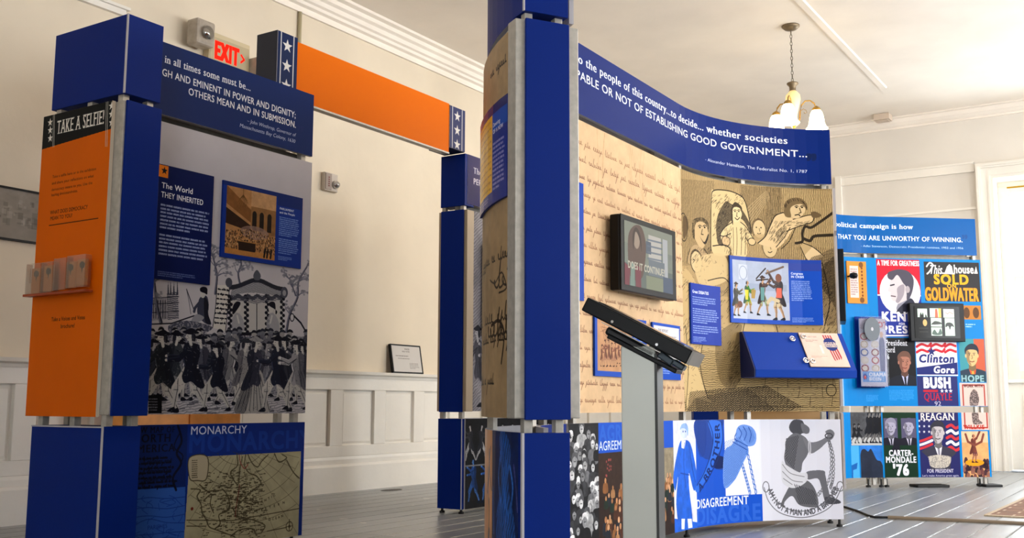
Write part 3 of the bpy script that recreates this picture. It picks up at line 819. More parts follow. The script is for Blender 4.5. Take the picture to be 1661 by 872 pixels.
def art_r_banner():
    c = Cv(2.435, 2.075, 2.42, 850, '#06246f', K_R_BAN)
    c.sk = True
    c.text('\u201d', (1309, 276), None, .10, '#0e2050', bold=.10)
    c.text('to the people of this country...to decide... whether societies', (933, 100), (1279, 236), .043, '#eef0f4', serif=True)
    c.text('CAPABLE OR NOT OF ESTABLISHING GOOD GOVERNMENT...', (915, 126), (1311, 264), .041, '#eef0f4', bold=.03)
    c.text('- Alexander Hamilton, The Federalist No. 1, 1787', (1144, 260.4), (1310, 282), .0185, '#dde2f2')
    c.sk = False
    return c.image('print_good_government_banner')

def art_r_parch():
    c = Cv(1.22, .68, 2.045, 620, PARCH, K_R_STR)
    parchment(c)
    r = random.Random(21)
    for i in range(9):
        x = r.uniform(0, 1.2); c.curve([(x, 2.04), (x + r.uniform(-.03, .03), 1.9), (x + r.uniform(-.04, .04), 1.75)], .0025, '#a5764e', .5)
    z = 1.93; i = 0
    while z > .70:
        s0 = -.05
        c.script(s0, z, 1.25, .034 if i > 1 else .045, '#6b4030' if i % 3 else '#80523a', .003, .62, slope=-.02 if i < 4 else -.005)
        z -= .080; i += 1
    return c.image('print_constitution_parchment')

def art_r_engraving():
    c = Cv(1.2147, .68, 2.045, 640, '#b89a68', K_R_ARC)
    c.tone(.08, .3)
    ink = '#2a2217'
    zm = lambda x, y: g(c, 1105 + x / 6.227, 290 + y / 6.229)
    Z = lambda pts: [zm(*p) for p in pts]
    zl = lambda x, y: g(c, 1100 + x / 2.075, 260 + y / 2.076)
    ZL = lambda pts: [zl(*p) for p in pts]
    # vertical wainscot lines
    c.rect(0, 1.35, 1.2147, 2.045, ink, .34, hat=(.011, 0.0, .42))
    c.poly(Z([(0, 0), (335, 20), (330, 870), (0, 900)]), ink, .33, hat=(.008, .15, .5))
    c.poly(Z([(595, 60), (1010, 90), (1010, 600), (720, 640), (600, 300)]), ink, .38, hat=(.008, 0, .5))
    for i in range(7): c.line(Z([(640 + i * 12, 330 + i * 26), (860 + i * 6, 120 + i * 10)]), .003, '#d6bb8a', .6)
    c.poly(Z([(1010, 100), (1560, 120), (1570, 740), (1150, 640)]), '#c4a873', .45)
    c.rect(.78, 1.35, 1.2147, 2.045, ink, .38, hat=(.011, 0.0, .4))
    # sofa back
    c.blob(Z([(300, 150), (345, 115), (520, 135), (610, 180), (660, 270), (705, 520), (720, 640), (520, 680), (480, 780), (320, 760), (300, 500)]), '#cdb27e')
    c.blob(Z([(440, 240), (510, 260), (600, 300), (690, 450), (705, 560), (620, 420), (520, 420), (450, 500), (400, 600), (440, 680), (370, 660), (360, 420)]), ink, .9, hat=(.006, .8, .80))
    for i in range(90):
        x, y = random.uniform(330, 500), random.uniform(200, 640); c.line(Z([(x, y), (x - 14, y + 22)]), .0022, ink, .6)
    c.curve(Z([(300, 740), (300, 480), (305, 200), (330, 120), (450, 118), (560, 150), (640, 220), (690, 420), (710, 560)]), .006, ink)
    # seated man
    c.blob(Z([(520, 440), (470, 470), (400, 570), (440, 640), (500, 600), (520, 780), (660, 790), (650, 590), (700, 660), (740, 640), (690, 560), (640, 480), (600, 440)]), '#d3b985')
    c.curve(Z([(510, 450), (440, 500), (395, 575), (440, 590), (500, 560)]), .005, ink); c.curve(Z([(600, 445), (660, 500), (740, 640), (700, 670), (650, 600)]), .005, ink)
    for x in (525, 560, 605, 645): c.curve(Z([(x, 500), (x + 5, 640), (x, 780)]), .0035, ink, .8)
    c.blob(Z([(515, 290), (560, 250), (605, 300), (610, 380), (580, 440), (535, 440), (510, 380)]), '#d8bf8e')
    c.blob(Z([(505, 400), (505, 300), (550, 240), (610, 290), (612, 350), (590, 300), (540, 290), (520, 330), (525, 470), (510, 440)]), '#4a3c2a')
    for (x, y) in ((545, 335), (583, 335)): c.ell(zm(x, y), .006, .004, ink); c.curve(Z([(x - 14, y - 10), (x, y - 18), (x + 14, y - 10)]), .003, ink)
    c.line(Z([(565, 345), (560, 385), (570, 388)]), .004, ink); c.curve(Z([(545, 400), (568, 420), (590, 398)]), .005, ink)
    c.ell(zm(450, 640), .035, .03, '#c9a878'); c.ring(zm(450, 640), .035, .03, .004, ink); c.ell(zm(715, 645), .028, .022, '#cdb07e'); c.ring(zm(715, 645), .028, .022, .004, ink)
    c.curve(Z([(320, 690), (430, 680), (495, 720), (490, 790)]), .006, ink)
    for i in range(10): c.line(Z([(340 + i * 14, 800), (342 + i * 14, 870)]), .003, ink, .7)
    # small faces
    def face(x, y, rx, ry, f=1, hair='#5e4c33'):
        c.ell(zm(x, y), rx * 1.15, ry * 1.15, hair, .9, grain=.3); c.ell(zm(x + 3 * f, y + 6), rx, ry, '#cbb080')
        for e in (-.4, .35): c.ell((zm(x, y)[0] + e * rx, zm(x, y - 10)[1]), rx * .11, ry * .07, ink)
        c.line([(zm(x, y)[0] + .05 * rx * f, zm(x, y)[1]), (zm(x, y)[0] + .15 * rx * f, zm(x, y)[1] - .3 * ry)], .003, ink)
        c.curve([(zm(x, y)[0] - .25 * rx, zm(x, y)[1] - .55 * ry), (zm(x, y)[0], zm(x, y)[1] - .62 * ry), (zm(x, y)[0] + .3 * rx, zm(x, y)[1] - .5 * ry)], .004, ink)
    face(785, 510, .045, .055); face(895, 690, .05, .065, 1, '#6d5a3e')
    c.blob(Z([(740, 580), (830, 570), (850, 640), (760, 650)]), '#b89a6a', .8)
    # left-hand heads
    c.blob(Z([(110, 470), (150, 400), (230, 410), (275, 480), (280, 570), (240, 680), (200, 720), (150, 640), (115, 560)]), '#c0a374')
    c.blob(Z([(110, 560), (120, 430), (200, 395), (270, 450), (275, 560), (250, 470), (190, 440), (140, 480), (135, 620)]), '#40341f', .85, grain=.4)
    c.blob(Z([(190, 590), (235, 650), (275, 560), (270, 620), (238, 675)]), ink, .9)
    for x in (190, 238): c.ell(zm(x, 500), .008, .006, ink); c.curve(Z([(x - 18, 490), (x, 478), (x + 18, 490)]), .004, ink)
    c.line(Z([(215, 520), (205, 570), (225, 575)]), .005, ink)
    c.blob(Z([(100, 720), (150, 680), (230, 740), (300, 870), (80, 870)]), '#b1946a', .9); c.curve(Z([(90, 720), (70, 800), (60, 870)]), .005, ink); c.curve(Z([(230, 720), (290, 800), (330, 870)]), .005, ink)
    face(150, 845, .06, .06, 1, '#3e3220')
    c.blob(Z([(20, 400), (60, 400), (75, 500), (45, 600), (20, 600)]), '#59452c', .8); c.ring(zm(25, 500), .05, .08, .005, ink)
    # pointing man
    c.blob(Z([(1020, 350), (960, 370), (900, 470), (850, 590), (780, 660), (900, 700), (960, 720), (1050, 640), (1150, 500), (1310, 450), (1310, 370), (1150, 410)]), '#cfb384')
    c.curve(Z([(1030, 345), (950, 380), (900, 480), (850, 590), (775, 660)]), .006, ink); c.curve(Z([(1130, 415), (1310, 370), (1325, 440), (1180, 490), (1060, 540)]), .005, ink)
    c.blob(Z([(960, 560), (1050, 480), (1060, 540), (990, 640)]), ink, .4, hat=(.007, .8, .6)); c.curve(Z([(1100, 500), (1040, 600), (960, 700)]), .005, ink, .8); c.curve(Z([(1150, 510), (1090, 640), (1010, 720)]), .005, ink, .8)
    c.blob(Z([(1310, 350), (1350, 335), (1410, 365), (1400, 390), (1330, 400)]), '#6b573a'); 
    c.blob(Z([(1100, 290), (1160, 240), (1240, 270), (1245, 340), (1190, 400), (1120, 400), (1080, 350)]), '#cbb082')
    c.blob(Z([(1040, 350), (1050, 240), (1120, 195), (1210, 200), (1270, 260), (1265, 320), (1220, 260), (1140, 270), (1100, 310), (1110, 390), (1060, 390)]), '#75603f', .95, hat=None)
    for i in range(26):
        a = random.uniform(0, 3.1); x = 1150 + 110 * math.cos(a + 3.14); y = 300 + 100 * math.sin(a + 3.14); c.line(Z([(x, y), (x + 12, y + 24)]), .003, ink, .7)
    for x in (1165, 1220): c.ell(zm(x, 292), .007, .005, ink); c.curve(Z([(x - 18, 284), (x, 274), (x + 18, 282)]), .0035, ink)
    c.line(Z([(1195, 300), (1210, 345), (1190, 352)]), .005, ink); c.curve(Z([(1150, 372), (1185, 366), (1200, 380)]), .006, ink)
    # sticks
    c.curve(Z([(1560, 325), (1460, 400), (1390, 450), (1310, 500), (1250, 490), (1225, 560), (1225, 640), (1160, 660)]), .016, '#372e22')
    c.curve(Z([(1580, 575), (1450, 580), (1340, 590), (1300, 635), (1240, 615)]), .018, '#372e22')
    c.poly(Z([(1240, 640), (1330, 700), (1240, 800), (1200, 700)]), '#b79c6d'); c.poly(Z([(1330, 690), (1440, 790), (1300, 850), (1240, 790)]), '#d2b789'); c.curve(Z([(1210, 650), (1330, 700), (1440, 790)]), .005, ink); c.curve(Z([(1205, 700), (1260, 820), (1300, 870)]), .005, ink)
    # dark cloak at the right, lower part
    c.blob(ZL([(440, 350), (480, 320), (533, 305), (545, 420), (550, 700), (520, 640), (500, 560), (470, 480)]), '#6b5a40', .9, hat=(.008, .5, .75))
    c.blob(ZL([(470, 400), (520, 330), (548, 340), (549, 520), (510, 470)]), ink, .7, hat=(.007, .9, .7))
    c.curve(ZL([(485, 350), (510, 480), (490, 600), (530, 760)]), .006, ink)
    # lower half: figure legs, floor hatching, stones
    c.poly(ZL([(0, 560), (555, 560), (556, 850), (20, 850)]), '#b39866', .7)
    c.poly(ZL([(0, 640), (556, 650), (556, 850), (10, 850)]), ink, .42, hat=(.012, 1.57, .45))
    c.blob(ZL([(15, 380), (60, 420), (80, 560), (70, 680), (30, 700), (15, 600)]), '#bd9f6c'); c.blob(ZL([(20, 690), (60, 690), (95, 790), (110, 815), (60, 800), (30, 830)]), '#c7aa76')
    c.curve(ZL([(70, 420), (90, 560), (75, 690), (100, 800)]), .006, ink); c.curve(ZL([(25, 560), (35, 700), (25, 840)]), .006, ink)
    c.blob(ZL([(130, 600), (215, 560), (200, 760), (140, 740)]), '#6c5a3c', .8, hat=(.008, .8, .7)); c.blob(ZL([(60, 340), (150, 320), (170, 400), (110, 430), (70, 420)]), '#c9ad7a', .9)
    c.curve(ZL([(100, 410), (150, 400), (170, 415)]), .005, ink)
    c.poly(ZL([(40, 780), (300, 760), (420, 830), (350, 850), (30, 850)]), ink, .72, hat=(.010, 1.1, .6)); c.poly(ZL([(60, 800), (240, 770), (330, 840), (60, 848)]), ink, .6, hat=(.010, -.9, .5))
    for i in range(5):
        y = 700 + i * 32; c.line(ZL([(240, y), (554, y + 4)]), .003, ink, .7)
        for j in range(4): x = 260 + j * 75 + (i % 2) * 35; c.line(ZL([(x, y), (x + random.uniform(-5, 5), y + 32)]), .003, ink, .7)
    c.ring(zl(515, 775), .03, .035, .004, ink)
    # cloth shading with fine strokes
    for (x0_, y0_, x1_, y1_, n, dx, dy) in ((900, 430, 1060, 640, 90, 16, 26), (440, 480, 520, 760, 50, 6, 26), (600, 500, 700, 640, 40, 12, 22), (1060, 430, 1300, 480, 45, 20, 6), (110, 700, 300, 860, 60, 14, 22), (320, 150, 640, 260, 60, 14, 16)):
        for _ in range(n):
            x, y = random.uniform(x0_, x1_), random.uniform(y0_, y1_); c.line(Z([(x, y), (x - dx, y + dy)]), .0022, ink, .6)
    for (x0_, y0_, x1_, y1_, n) in ((20, 400, 80, 700, 110), (130, 430, 230, 560, 70), (170, 600, 215, 760, 60), (440, 330, 545, 480, 130), (480, 480, 550, 700, 90)):
        for _ in range(n):
            x, y = random.uniform(x0_, x1_), random.uniform(y0_, y1_); c.line(ZL([(x, y), (x - 7, y + 10)]), .0025, ink, .6)
    c.blob(ZL([(225, 545), (300, 540), (330, 600), (300, 680), (240, 690), (215, 620)]), '#c4a874', .9); c.curve(ZL([(225, 545), (215, 620), (240, 690)]), .005, ink); c.curve(ZL([(330, 560), (340, 620), (310, 690)]), .005, ink)
    for i in range(500):
        x, y = random.uniform(0, 555), random.uniform(330, 840); a = random.uniform(0, 3); c.line(ZL([(x, y), (x + 6 * math.cos(a), y + 6 * math.sin(a))]), .002, ink, .5)
    c.contrast(1.14, .52)
    gm = c.a.mean(2, keepdims=True); c.a = c.a * .86 + gm * .14
    return c.image('print_congress_engraving')

def art_r_low():
    c = Cv(2.535, .045, .633, 640, '#1b56c8', K_R_LOW)
    r = random.Random(12)
    P = lambda x, y: g(c, 920 + x / 3.534, 660 + y / 3.534)
    Z = lambda pts: [P(*p) for p in pts]
    # black and white crowd
    e = P(178, 90)[0]
    c.rect(0, .045, e, .633, '#1c1d20')
    for i in range(44):
        x, z = r.uniform(-.02, e), .61 - i * .0118; s_ = r.uniform(.017, .03)
        c.blob([(x - 1.6 * s_, z - 3.5 * s_), (x - 1.5 * s_, z - 1.2 * s_), (x + 1.5 * s_, z - 1.2 * s_), (x + 1.9 * s_, z - 3.5 * s_)], r.choice(['#3a3b3f', '#6b6c70', '#a9aaac', '#1a1a1d']))
        c.ell((x, z), s_ * .75, s_, r.choice(['#b9babc', '#d5d6d8', '#8f9093'])); c.blob([(x - s_, z + .2 * s_), (x - .6 * s_, z + 1.2 * s_), (x + .7 * s_, z + 1.2 * s_), (x + s_, z + .1 * s_), (x, z + .7 * s_)], r.choice(['#e0e0e2', '#55565a', '#2a2b2e']))
        c.line([(x - .3 * s_, z - .1 * s_), (x + .3 * s_, z - .1 * s_)], .004, '#26272a', .8)
    c.tone(.35, .03, 0, .045, e)
    # agreement block, painting
    e2 = P(606, 90)[0]
    zb = P(240, 262)[1]
    c.rect(e, zb, e2, .633, '#1250c4'); c.rect(e, .045, e2, zb, '#2b1d18')
    c.text('AGREEMENT', (e + .01, .545), None, .075, '#235fcd', bold=.06)
    c.text('AGREEMENT', (e + .005, zb + .012), (e + .36, zb + .012), .042, '#dfe8fa', bold=.02)
    c.rect(e, zb - .20, e + .35, zb, '#33231c'); c.rect(e + .35, zb - .2, e2, zb, '#8c8068')
    for i in range(90):
        x = r.uniform(e + .02, e2); z = zb - .13 - (i / 90) * (zb - .24) + r.uniform(-.01, .01); s_ = r.uniform(.013, .02)
        c.blob([(x - 1.5 * s_, z - 3.4 * s_), (x - 1.2 * s_, z - .8 * s_), (x + 1.2 * s_, z - .8 * s_), (x + 1.5 * s_, z - 3.4 * s_)], r.choice(['#1c2c22', '#4a2a1c', '#8a5a34', '#20252f', '#a87a50']))
        c.ell((x, z), s_ * .6, s_ * .8, r.choice(['#c08a5e', '#a9744c', '#d0a078']))
    for i in range(14):
        x = e + .1 + r.uniform(-.03, .03); z = zb - .02 - r.uniform(0, .09); c.ell((x, z), .006, .006, '#a04a4a', .8)
    c.tone(.15, .02, e, .045, e2, zb)
    # tall blue statesman
    x0, x1 = P(606, 90)[0], P(735, 90)[0]
    c.rect(x0, .045, x1, .633, '#e2e4f2'); b = '#1f5fd0'; dk = '#143f9c'
    c.poly([(x0, .045), (x1, .045), (x1, .075), (x0, .12)], b)
    c.blob(Z([(640, 220), (665, 190), (705, 205), (730, 300), (745, 420), (728, 480), (700, 380), (700, 460), (720, 690), (650, 700), (625, 560), (635, 400), (620, 480), (608, 400)]), b)
    c.blob(Z([(650, 115), (668, 100), (690, 125), (685, 170), (665, 180), (650, 160)]), '#c9d4f2'); c.blob(Z([(645, 130), (655, 100), (680, 92), (695, 120), (692, 165), (682, 130), (660, 120)]), '#8fb0ea'); c.ell(P(664, 140), .006, .005, dk); c.ell(P(678, 140), .006, .005, dk)
    c.poly(Z([(655, 190), (680, 190), (672, 240), (655, 235)]), '#f0f2fa'); c.curve(Z([(672, 205), (668, 330), (680, 460)]), .006, dk); c.curve(Z([(700, 220), (715, 330), (735, 430)]), .006, dk); c.curve(Z([(650, 380), (700, 390)]), .006, dk)
    c.poly(Z([(655, 640), (675, 640), (672, 700), (655, 700)]), '#e9ecf8'); c.poly(Z([(690, 640), (715, 640), (720, 690), (695, 695)]), '#e9ecf8')
    c.tone(.12, .03, x0, .045, x1)
    # ribbon block
    x2 = P(900, 80)[0]
    c.rect(x1, .16, x2, .633, '#1250c4')
    c.blob(Z([(735, 75), (890, 70), (890, 120), (870, 320), (900, 340), (890, 360), (845, 350), (850, 310), (780, 290), (740, 200)]), '#1a3f94'); c.blob(Z([(850, 285), (900, 290), (900, 345), (845, 350)]), '#0b1f55')
    c.blob(Z([(738, 75), (790, 75), (800, 160), (790, 270), (760, 280), (740, 180)]), '#123688', .9, hat=(.010, .3, .7))
    c.blob(Z([(810, 80), (880, 85), (893, 160), (880, 240), (850, 300), (820, 380), (775, 450), (750, 490), (735, 470), (770, 400), (815, 310), (835, 210), (825, 150)]), '#2b69d6')
    c.curve(Z([(810, 80), (835, 160), (828, 250), (790, 370), (745, 450)]), .006, '#0c2666'); c.curve(Z([(885, 85), (893, 180), (868, 290), (820, 390), (765, 480)]), .006, '#0c2666')
    c.path_text('A BROTHER', Z([(758, 492), (800, 430), (845, 330), (872, 220), (872, 90)]), .042, '#0c2666', .06)
    # fist on white
    x3 = P(1107, 70)[0]
    c.rect(x2, .175, x3, .633, '#e4e6f4')
    fb = '#6a92dc'; ln = '#1c479f'
    c.blob(Z([(900, 265), (940, 220), (985, 180), (1040, 240), (1010, 320), (960, 420), (900, 460)]), fb)
    c.blob(Z([(965, 180), (975, 120), (1010, 100), (1060, 115), (1085, 160), (1075, 215), (1030, 225), (980, 205)]), fb)
    c.poly(Z([(900, 200), (985, 170), (1040, 240), (960, 420), (900, 460)]), ln, .55, hat=(.009, .8, .35)); c.blob(Z([(1000, 130), (1050, 125), (1075, 180), (1040, 215), (1010, 180)]), ln, .35, hat=(.008, -.4, .5))
    for q in ([(985, 120), (1000, 150), (990, 180)], [(1010, 112), (1028, 150), (1015, 190)], [(1040, 115), (1055, 155), (1045, 200)], [(960, 185), (1000, 205), (1035, 225)], [(950, 200), (990, 222), (1030, 245)], [(970, 150), (960, 175), (975, 200)]): c.curve(Z(q), .005, ln)
    for (a_, b_) in (((1030, 245), (1085, 500)), ((1005, 330), (1050, 500))):
        for k in range(9):
            t = (k + .5) / 9; c.ring(P(a_[0] + (b_[0] - a_[0]) * t, a_[1] + (b_[1] - a_[1]) * t), .006, .014, .005, '#3a6cc4')
    c.rect(x1, .045, x3, P(1000, 505)[1], '#1250c4'); 
    c.clip = (x1, .045, x3, .633)
    c.text('DISAGREEMENT', g(c, 1130, 852), None, .088, '#2a62cf', bold=.07)
    c.clip = None
    c.text('DISAGREEMENT', g(c, 1130, 825), g(c, 1215, 818), .048, '#f2f4fc', bold=.03)
    # kneeling figure in grey
    c.rect(x3, .045, 2.535, .633, '#dcdce6')
    sk = '#6a6a70'; d = '#4a4a50'
    c.blob(Z([(1275, 100), (1300, 72), (1345, 75), (1362, 100), (1385, 118), (1382, 150), (1350, 150), (1325, 165), (1295, 152), (1275, 130)]), d)
    c.blob(Z([(1340, 95), (1362, 98), (1388, 120), (1384, 150), (1352, 146)]), sk)
    c.blob(Z([(1255, 190), (1300, 150), (1345, 160), (1375, 185), (1390, 230), (1375, 280), (1350, 320), (1335, 375), (1270, 355), (1245, 300), (1250, 240)]), sk)
    c.blob(Z([(1350, 170), (1390, 200), (1440, 195), (1490, 165), (1480, 140), (1510, 128), (1532, 150), (1520, 182), (1490, 200), (1440, 245), (1390, 262)]), '#75757b')
    c.blob(Z([(1370, 378), (1400, 365), (1470, 365), (1480, 390), (1490, 440), (1505, 520), (1475, 530), (1455, 450), (1435, 410), (1380, 415)]), sk); c.blob(Z([(1475, 520), (1510, 515), (1560, 535), (1562, 552), (1490, 555)]), d)
    c.blob(Z([(1290, 440), (1370, 420), (1420, 470), (1440, 560), (1400, 575), (1330, 560), (1290, 510), (1250, 540), (1240, 570), (1225, 560), (1250, 500)]), '#646469')
    c.blob(Z([(1232, 310), (1260, 335), (1330, 375), (1375, 380), (1370, 430), (1300, 465), (1240, 440), (1228, 380)]), '#d2d2d8'); 
    for q in ([(1235, 330), (1280, 380), (1360, 400)], [(1235, 370), (1290, 420), (1350, 430)], [(1240, 410), (1290, 445)]): c.curve(Z(q), .004, '#77777c')
    c.poly(Z([(1255, 180), (1330, 160), (1300, 360), (1250, 300)]), '#38383d', .8, hat=(.009, .6, .5)); c.poly(Z([(1300, 440), (1420, 480), (1430, 560), (1330, 555)]), '#3a3a40', .8, hat=(.010, -.5, .5))
    c.ring(P(1390, 232), .006, .04, .006, '#c9c9d0'); c.ring(P(1500, 165), .022, .014, .006, '#45454a')
    for q in ([(1500, 190), (1525, 280), (1525, 400), (1510, 460)], [(1500, 190), (1515, 300), (1500, 420), (1440, 500)]):
        pts = c.smooth(Z(q), 5, False)
        for k in range(0, len(pts), 1): c.ring((pts[k][0] / c.ppm, c.z1 - pts[k][1] / c.ppm), .006, .011, .004, '#6a6a70')
    for off in (0, 36):
        c.curve(Z([(1130 + off * .7, 462 - off * .3), (1155 + off * .5, 540 - off), (1220 + off * .4, 605 - off), (1330, 632 - off), (1430 - off * .3, 615 - off), (1520 - off * .6, 560 - off), (1575 - off, 455)]), .005, '#6c6c72')
    c.ring(P(1140, 458), .022, .03, .005, '#6c6c72'); c.ring(P(1565, 455), .02, .028, .005, '#6c6c72')
    c.path_text('AM I NOT A MAN AND A BROTHER', Z([(1148, 475), (1180, 545), (1245, 602), (1340, 620), (1430, 603), (1510, 550), (1558, 465)]), .034, '#55555b', .05)
    return c.image('print_disagreement_panel')

def art_debates():
    c = Cv(.305, 1.058, 1.40, 900, '#0a2e98')
    c.text('Great DEBATES', (.02, 1.345), None, .016, '#f0f2fa', bold=.06)
    c.greek(.02, 1.328, .285, 4, .0125, '#b8c6f0'); c.greek(.02, 1.262, .285, 7, .0125, '#b8c6f0'); c.greek(.02, 1.165, .285, 4, .0125, '#b8c6f0'); c.greek(.02, 1.10, .17, 4, .008, '#a8b8ea', .8)
    return c.image('print_debates_board')

def art_clash():
    c = Cv(.65, 1.199, 1.597, 800, '#1148b4')
    c.rect(.43, 1.53, .65, 1.597, '#2a3f96'); c.rect(0, 1.575, .65, 1.597, '#20409c')
    c.rect(.02, 1.225, .435, 1.575, '#a9b2c6'); c.tone(.05, .05, .02, 1.225, .435, 1.575)
    c.rect(.02, 1.225, .435, 1.33, '#b7bed0'); c.rect(.07, 1.46, .14, 1.55, '#c0c6d4'); c.ring((.105, 1.50), .03, .04, .005, '#8e98ae')
    c.rect(.15, 1.40, .42, 1.44, '#9aa4ba')
    sk = '#c49a72'
    man(c, .045, 1.24, .20, '#4a4632', '#8a5a34', sk, '#3a2a1c', 1, .5, 0, .08)
    man(c, .135, 1.26, .20, '#3d7a2c', '#a9a23a', sk, None, 1, .2, -.3, .12); c.poly([(.115, 1.40), (.145, 1.40), (.14, 1.34), (.12, 1.34)], '#d8c838'); c.poly([(.165, 1.405), (.20, 1.40), (.19, 1.35), (.165, 1.35)], '#a98a4a')
    man(c, .25, 1.25, .24, '#5a3d30', '#8fa07a', sk, '#3d2a22', 1, 1.2, .9, .15); c.poly([(.235, 1.42), (.265, 1.42), (.26, 1.34), (.235, 1.34)], '#5f8f8c'); c.line([(.205, 1.47), (.275, 1.535)], .008, '#33261f'); c.line([(.205, 1.46), (.29, 1.47)], .008, '#33261f')
    man(c, .365, 1.225, .29, '#4a3a34', '#c9b690', sk, None, -1, 1.4, .3, .09); c.poly([(.35, 1.42), (.385, 1.42), (.385, 1.36), (.345, 1.36)], '#d8604a'); c.line([(.28, 1.505), (.40, 1.55)], .012, '#6a5444'); c.line([(.36, 1.34), (.31, 1.355), (.285, 1.33)], .022, '#c9b690')
    c.ell((.365, 1.48), .022, .026, '#7a4a34'); c.ell((.075, 1.31), .02, .02, '#6a3c22')
    c.text('Congress', (.45, 1.505), None, .013, '#f0f2fa', bold=.06); c.text('IN CRISIS', (.45, 1.485), None, .013, '#f0f2fa', bold=.06)
    c.greek(.45, 1.47, .585, 11, .0115, '#a9bcf0', .85); c.greek(.45, 1.245, .60, 4, .008, '#a9bcf0', .7)
    return c.image('print_congress_board')

def art_cartoon():
    c = Cv(.57, .85, 1.145, 800, '#1c4cb4')
    c.rect(.025, .875, .40, 1.13, '#bf9068'); c.tone(.08, .05, .025, .875, .40, 1.13)
    r = random.Random(31)
    for i in range(9):
        x = .07 + i * .035; man(c, x, .90 + r.uniform(-.005, .015), .10 + r.uniform(0, .03), '#8a5a44', '#a8765a', '#c99a74', '#5c3a2c', r.choice([-1, 1]), r.uniform(-.2, 1), 0, .1, '#4a2e24', .5)
    for i in range(14):
        c.curve([(r.uniform(.05, .36), r.uniform(1.02, 1.10)) for _ in range(3)], .002, '#6a4232', .6)
    c.greek(.06, 1.12, .35, 1, .012, '#6a4232', .7)
    c.greek(.42, 1.09, .55, 6, .012, '#a9bcf0')
    return c.image('print_cartoon_board')

def art_page():
    c = Cv(.36, .85, 1.145, 800, '#1c4cb4')
    c.rect(.015, .945, .345, 1.13, '#d6d4d6'); c.text('THE REPORT', (.07, 1.10), None, .014, '#6a6470', serif=True); c.greek(.03, 1.085, .33, 8, .012, '#77727c', .7)
    c.greek(.03, .925, .33, 4, .012, '#a9bcf0')
    return c.image('print_report_board')

def art_edge():
    c = Cv(.10, 1.19, 1.74, 500, '#1a44ac'); return c.image('print_narrow_board')

def art_monitor():
    c = Cv(.56, 0, .35, 900, '#7f8a7c')
    c.tone(.1, .12)
    c.rect(0, 0, .56, .12, '#5d6b66'); c.rect(0, .23, .56, .35, '#8f9684')
    c.blob([(.06, .05), (.04, .25), (.10, .33), (.19, .34), (.24, .25), (.22, .12), (.18, .05)], '#5a4238'); c.ell((.135, .26), .035, .05, '#b49a84'); c.blob([(.09, .28), (.13, .33), (.18, .29), (.19, .2), (.16, .28), (.12, .3), (.10, .2)], '#33241e')
    c.poly([(0, .0), (.05, .0), (.06, .10), (.0, .12)], '#7c2c3a'); c.poly([(.12, 0), (.18, 0), (.18, .11), (.12, .12)], '#7c2c3a'); c.poly([(.06, 0), (.11, 0), (.11, .12), (.07, .13)], '#7fa093')
    c.rect(.27, .13, .42, .31, '#d8d4cc'); c.rect(.24, .20, .30, .27, '#4a5a70'); c.rect(.44, .06, .50, .31, '#c5ccd0'); c.rect(.27, .08, .46, .17, '#6d7c88')
    for i in range(4): c.line([(.26, .28 - i * .035), (.43, .285 - i * .035)], .010, '#5a6b84', .8)
    c.rect(.24, .0, .44, .075, '#8b9678'); c.rect(.44, .0, .56, .09, '#3f5472')
    c.text('DOES IT CONTINUE?', (.035, .095), (.46, .085), .038, '#e6e2c8', bold=.05)
    c.a = c.a * .55 + .5 * .26
    return c.image('screen_picture')

# ---- the curved outside of the wall end
def art_out_mid():
    c = Cv(1.4576, .66, 2.035, 520, '#a58a66', K_OUT)
    c.tone(.12, .3); c.tone(.08, .04)
    ink = '#2a2016'
    for (z, x, n, h) in ((1.93, 1.15, .25, .05), (1.78, .95, .2, .05), (1.22, .98, .35, .06), (1.0, .9, .4, .09), (.93, 1.0, .3, .05), (.78, .9, .25, .05)):
        c.script(x, z, x + n, h, ink, .006, .9)
    c.script(1.12, .95, 1.30, .11, ink, .009, .95); c.curve([(1.20, .99), (1.30, 1.0), (1.36, .95), (1.33, .85)], .012, ink)
    c.script(1.22, 1.12, 1.38, .12, ink, .008, .9)
    c.curve([(1.17, 1.16), (1.25, 1.14), (1.33, 1.17), (1.38, 1.11), (1.30, 1.10)], .006, ink)
    for i in range(12): c.script(.05, 1.9 - i * .1, .95, .04, ink, .004, .6)
    return c.image('print_signatures')
def art_out_board():
    c = Cv(.465, 1.435, 1.80, 800, '#27358c')
    c.rect(.0, 1.765, .5, 1.80, '#1a2468'); c.rect(.30, 1.70, .5, 1.765, '#1c4cb0')
    c.rect(.02, 1.48, .30, 1.765, '#f0b010'); c.tone(.08, .06, .02, 1.48, .30, 1.765)
    for i in range(11): c.script(.04, 1.745 - i * .025, .27, .010, '#9a6410', .0016, .45)
    c.text('Dawning', (.31, 1.715), None, .015, '#e9e6ee', bold=.05); c.text('OF A NEW', (.31, 1.69), None, .015, '#e9e6ee', bold=.05)
    c.greek(.31, 1.66, .44, 11, .0165, '#b8b0e0', .8); c.greek(.05, 1.47, .25, 3, .010, '#b8b0e0', .7)
    return c.image('print_yellow_document_board')
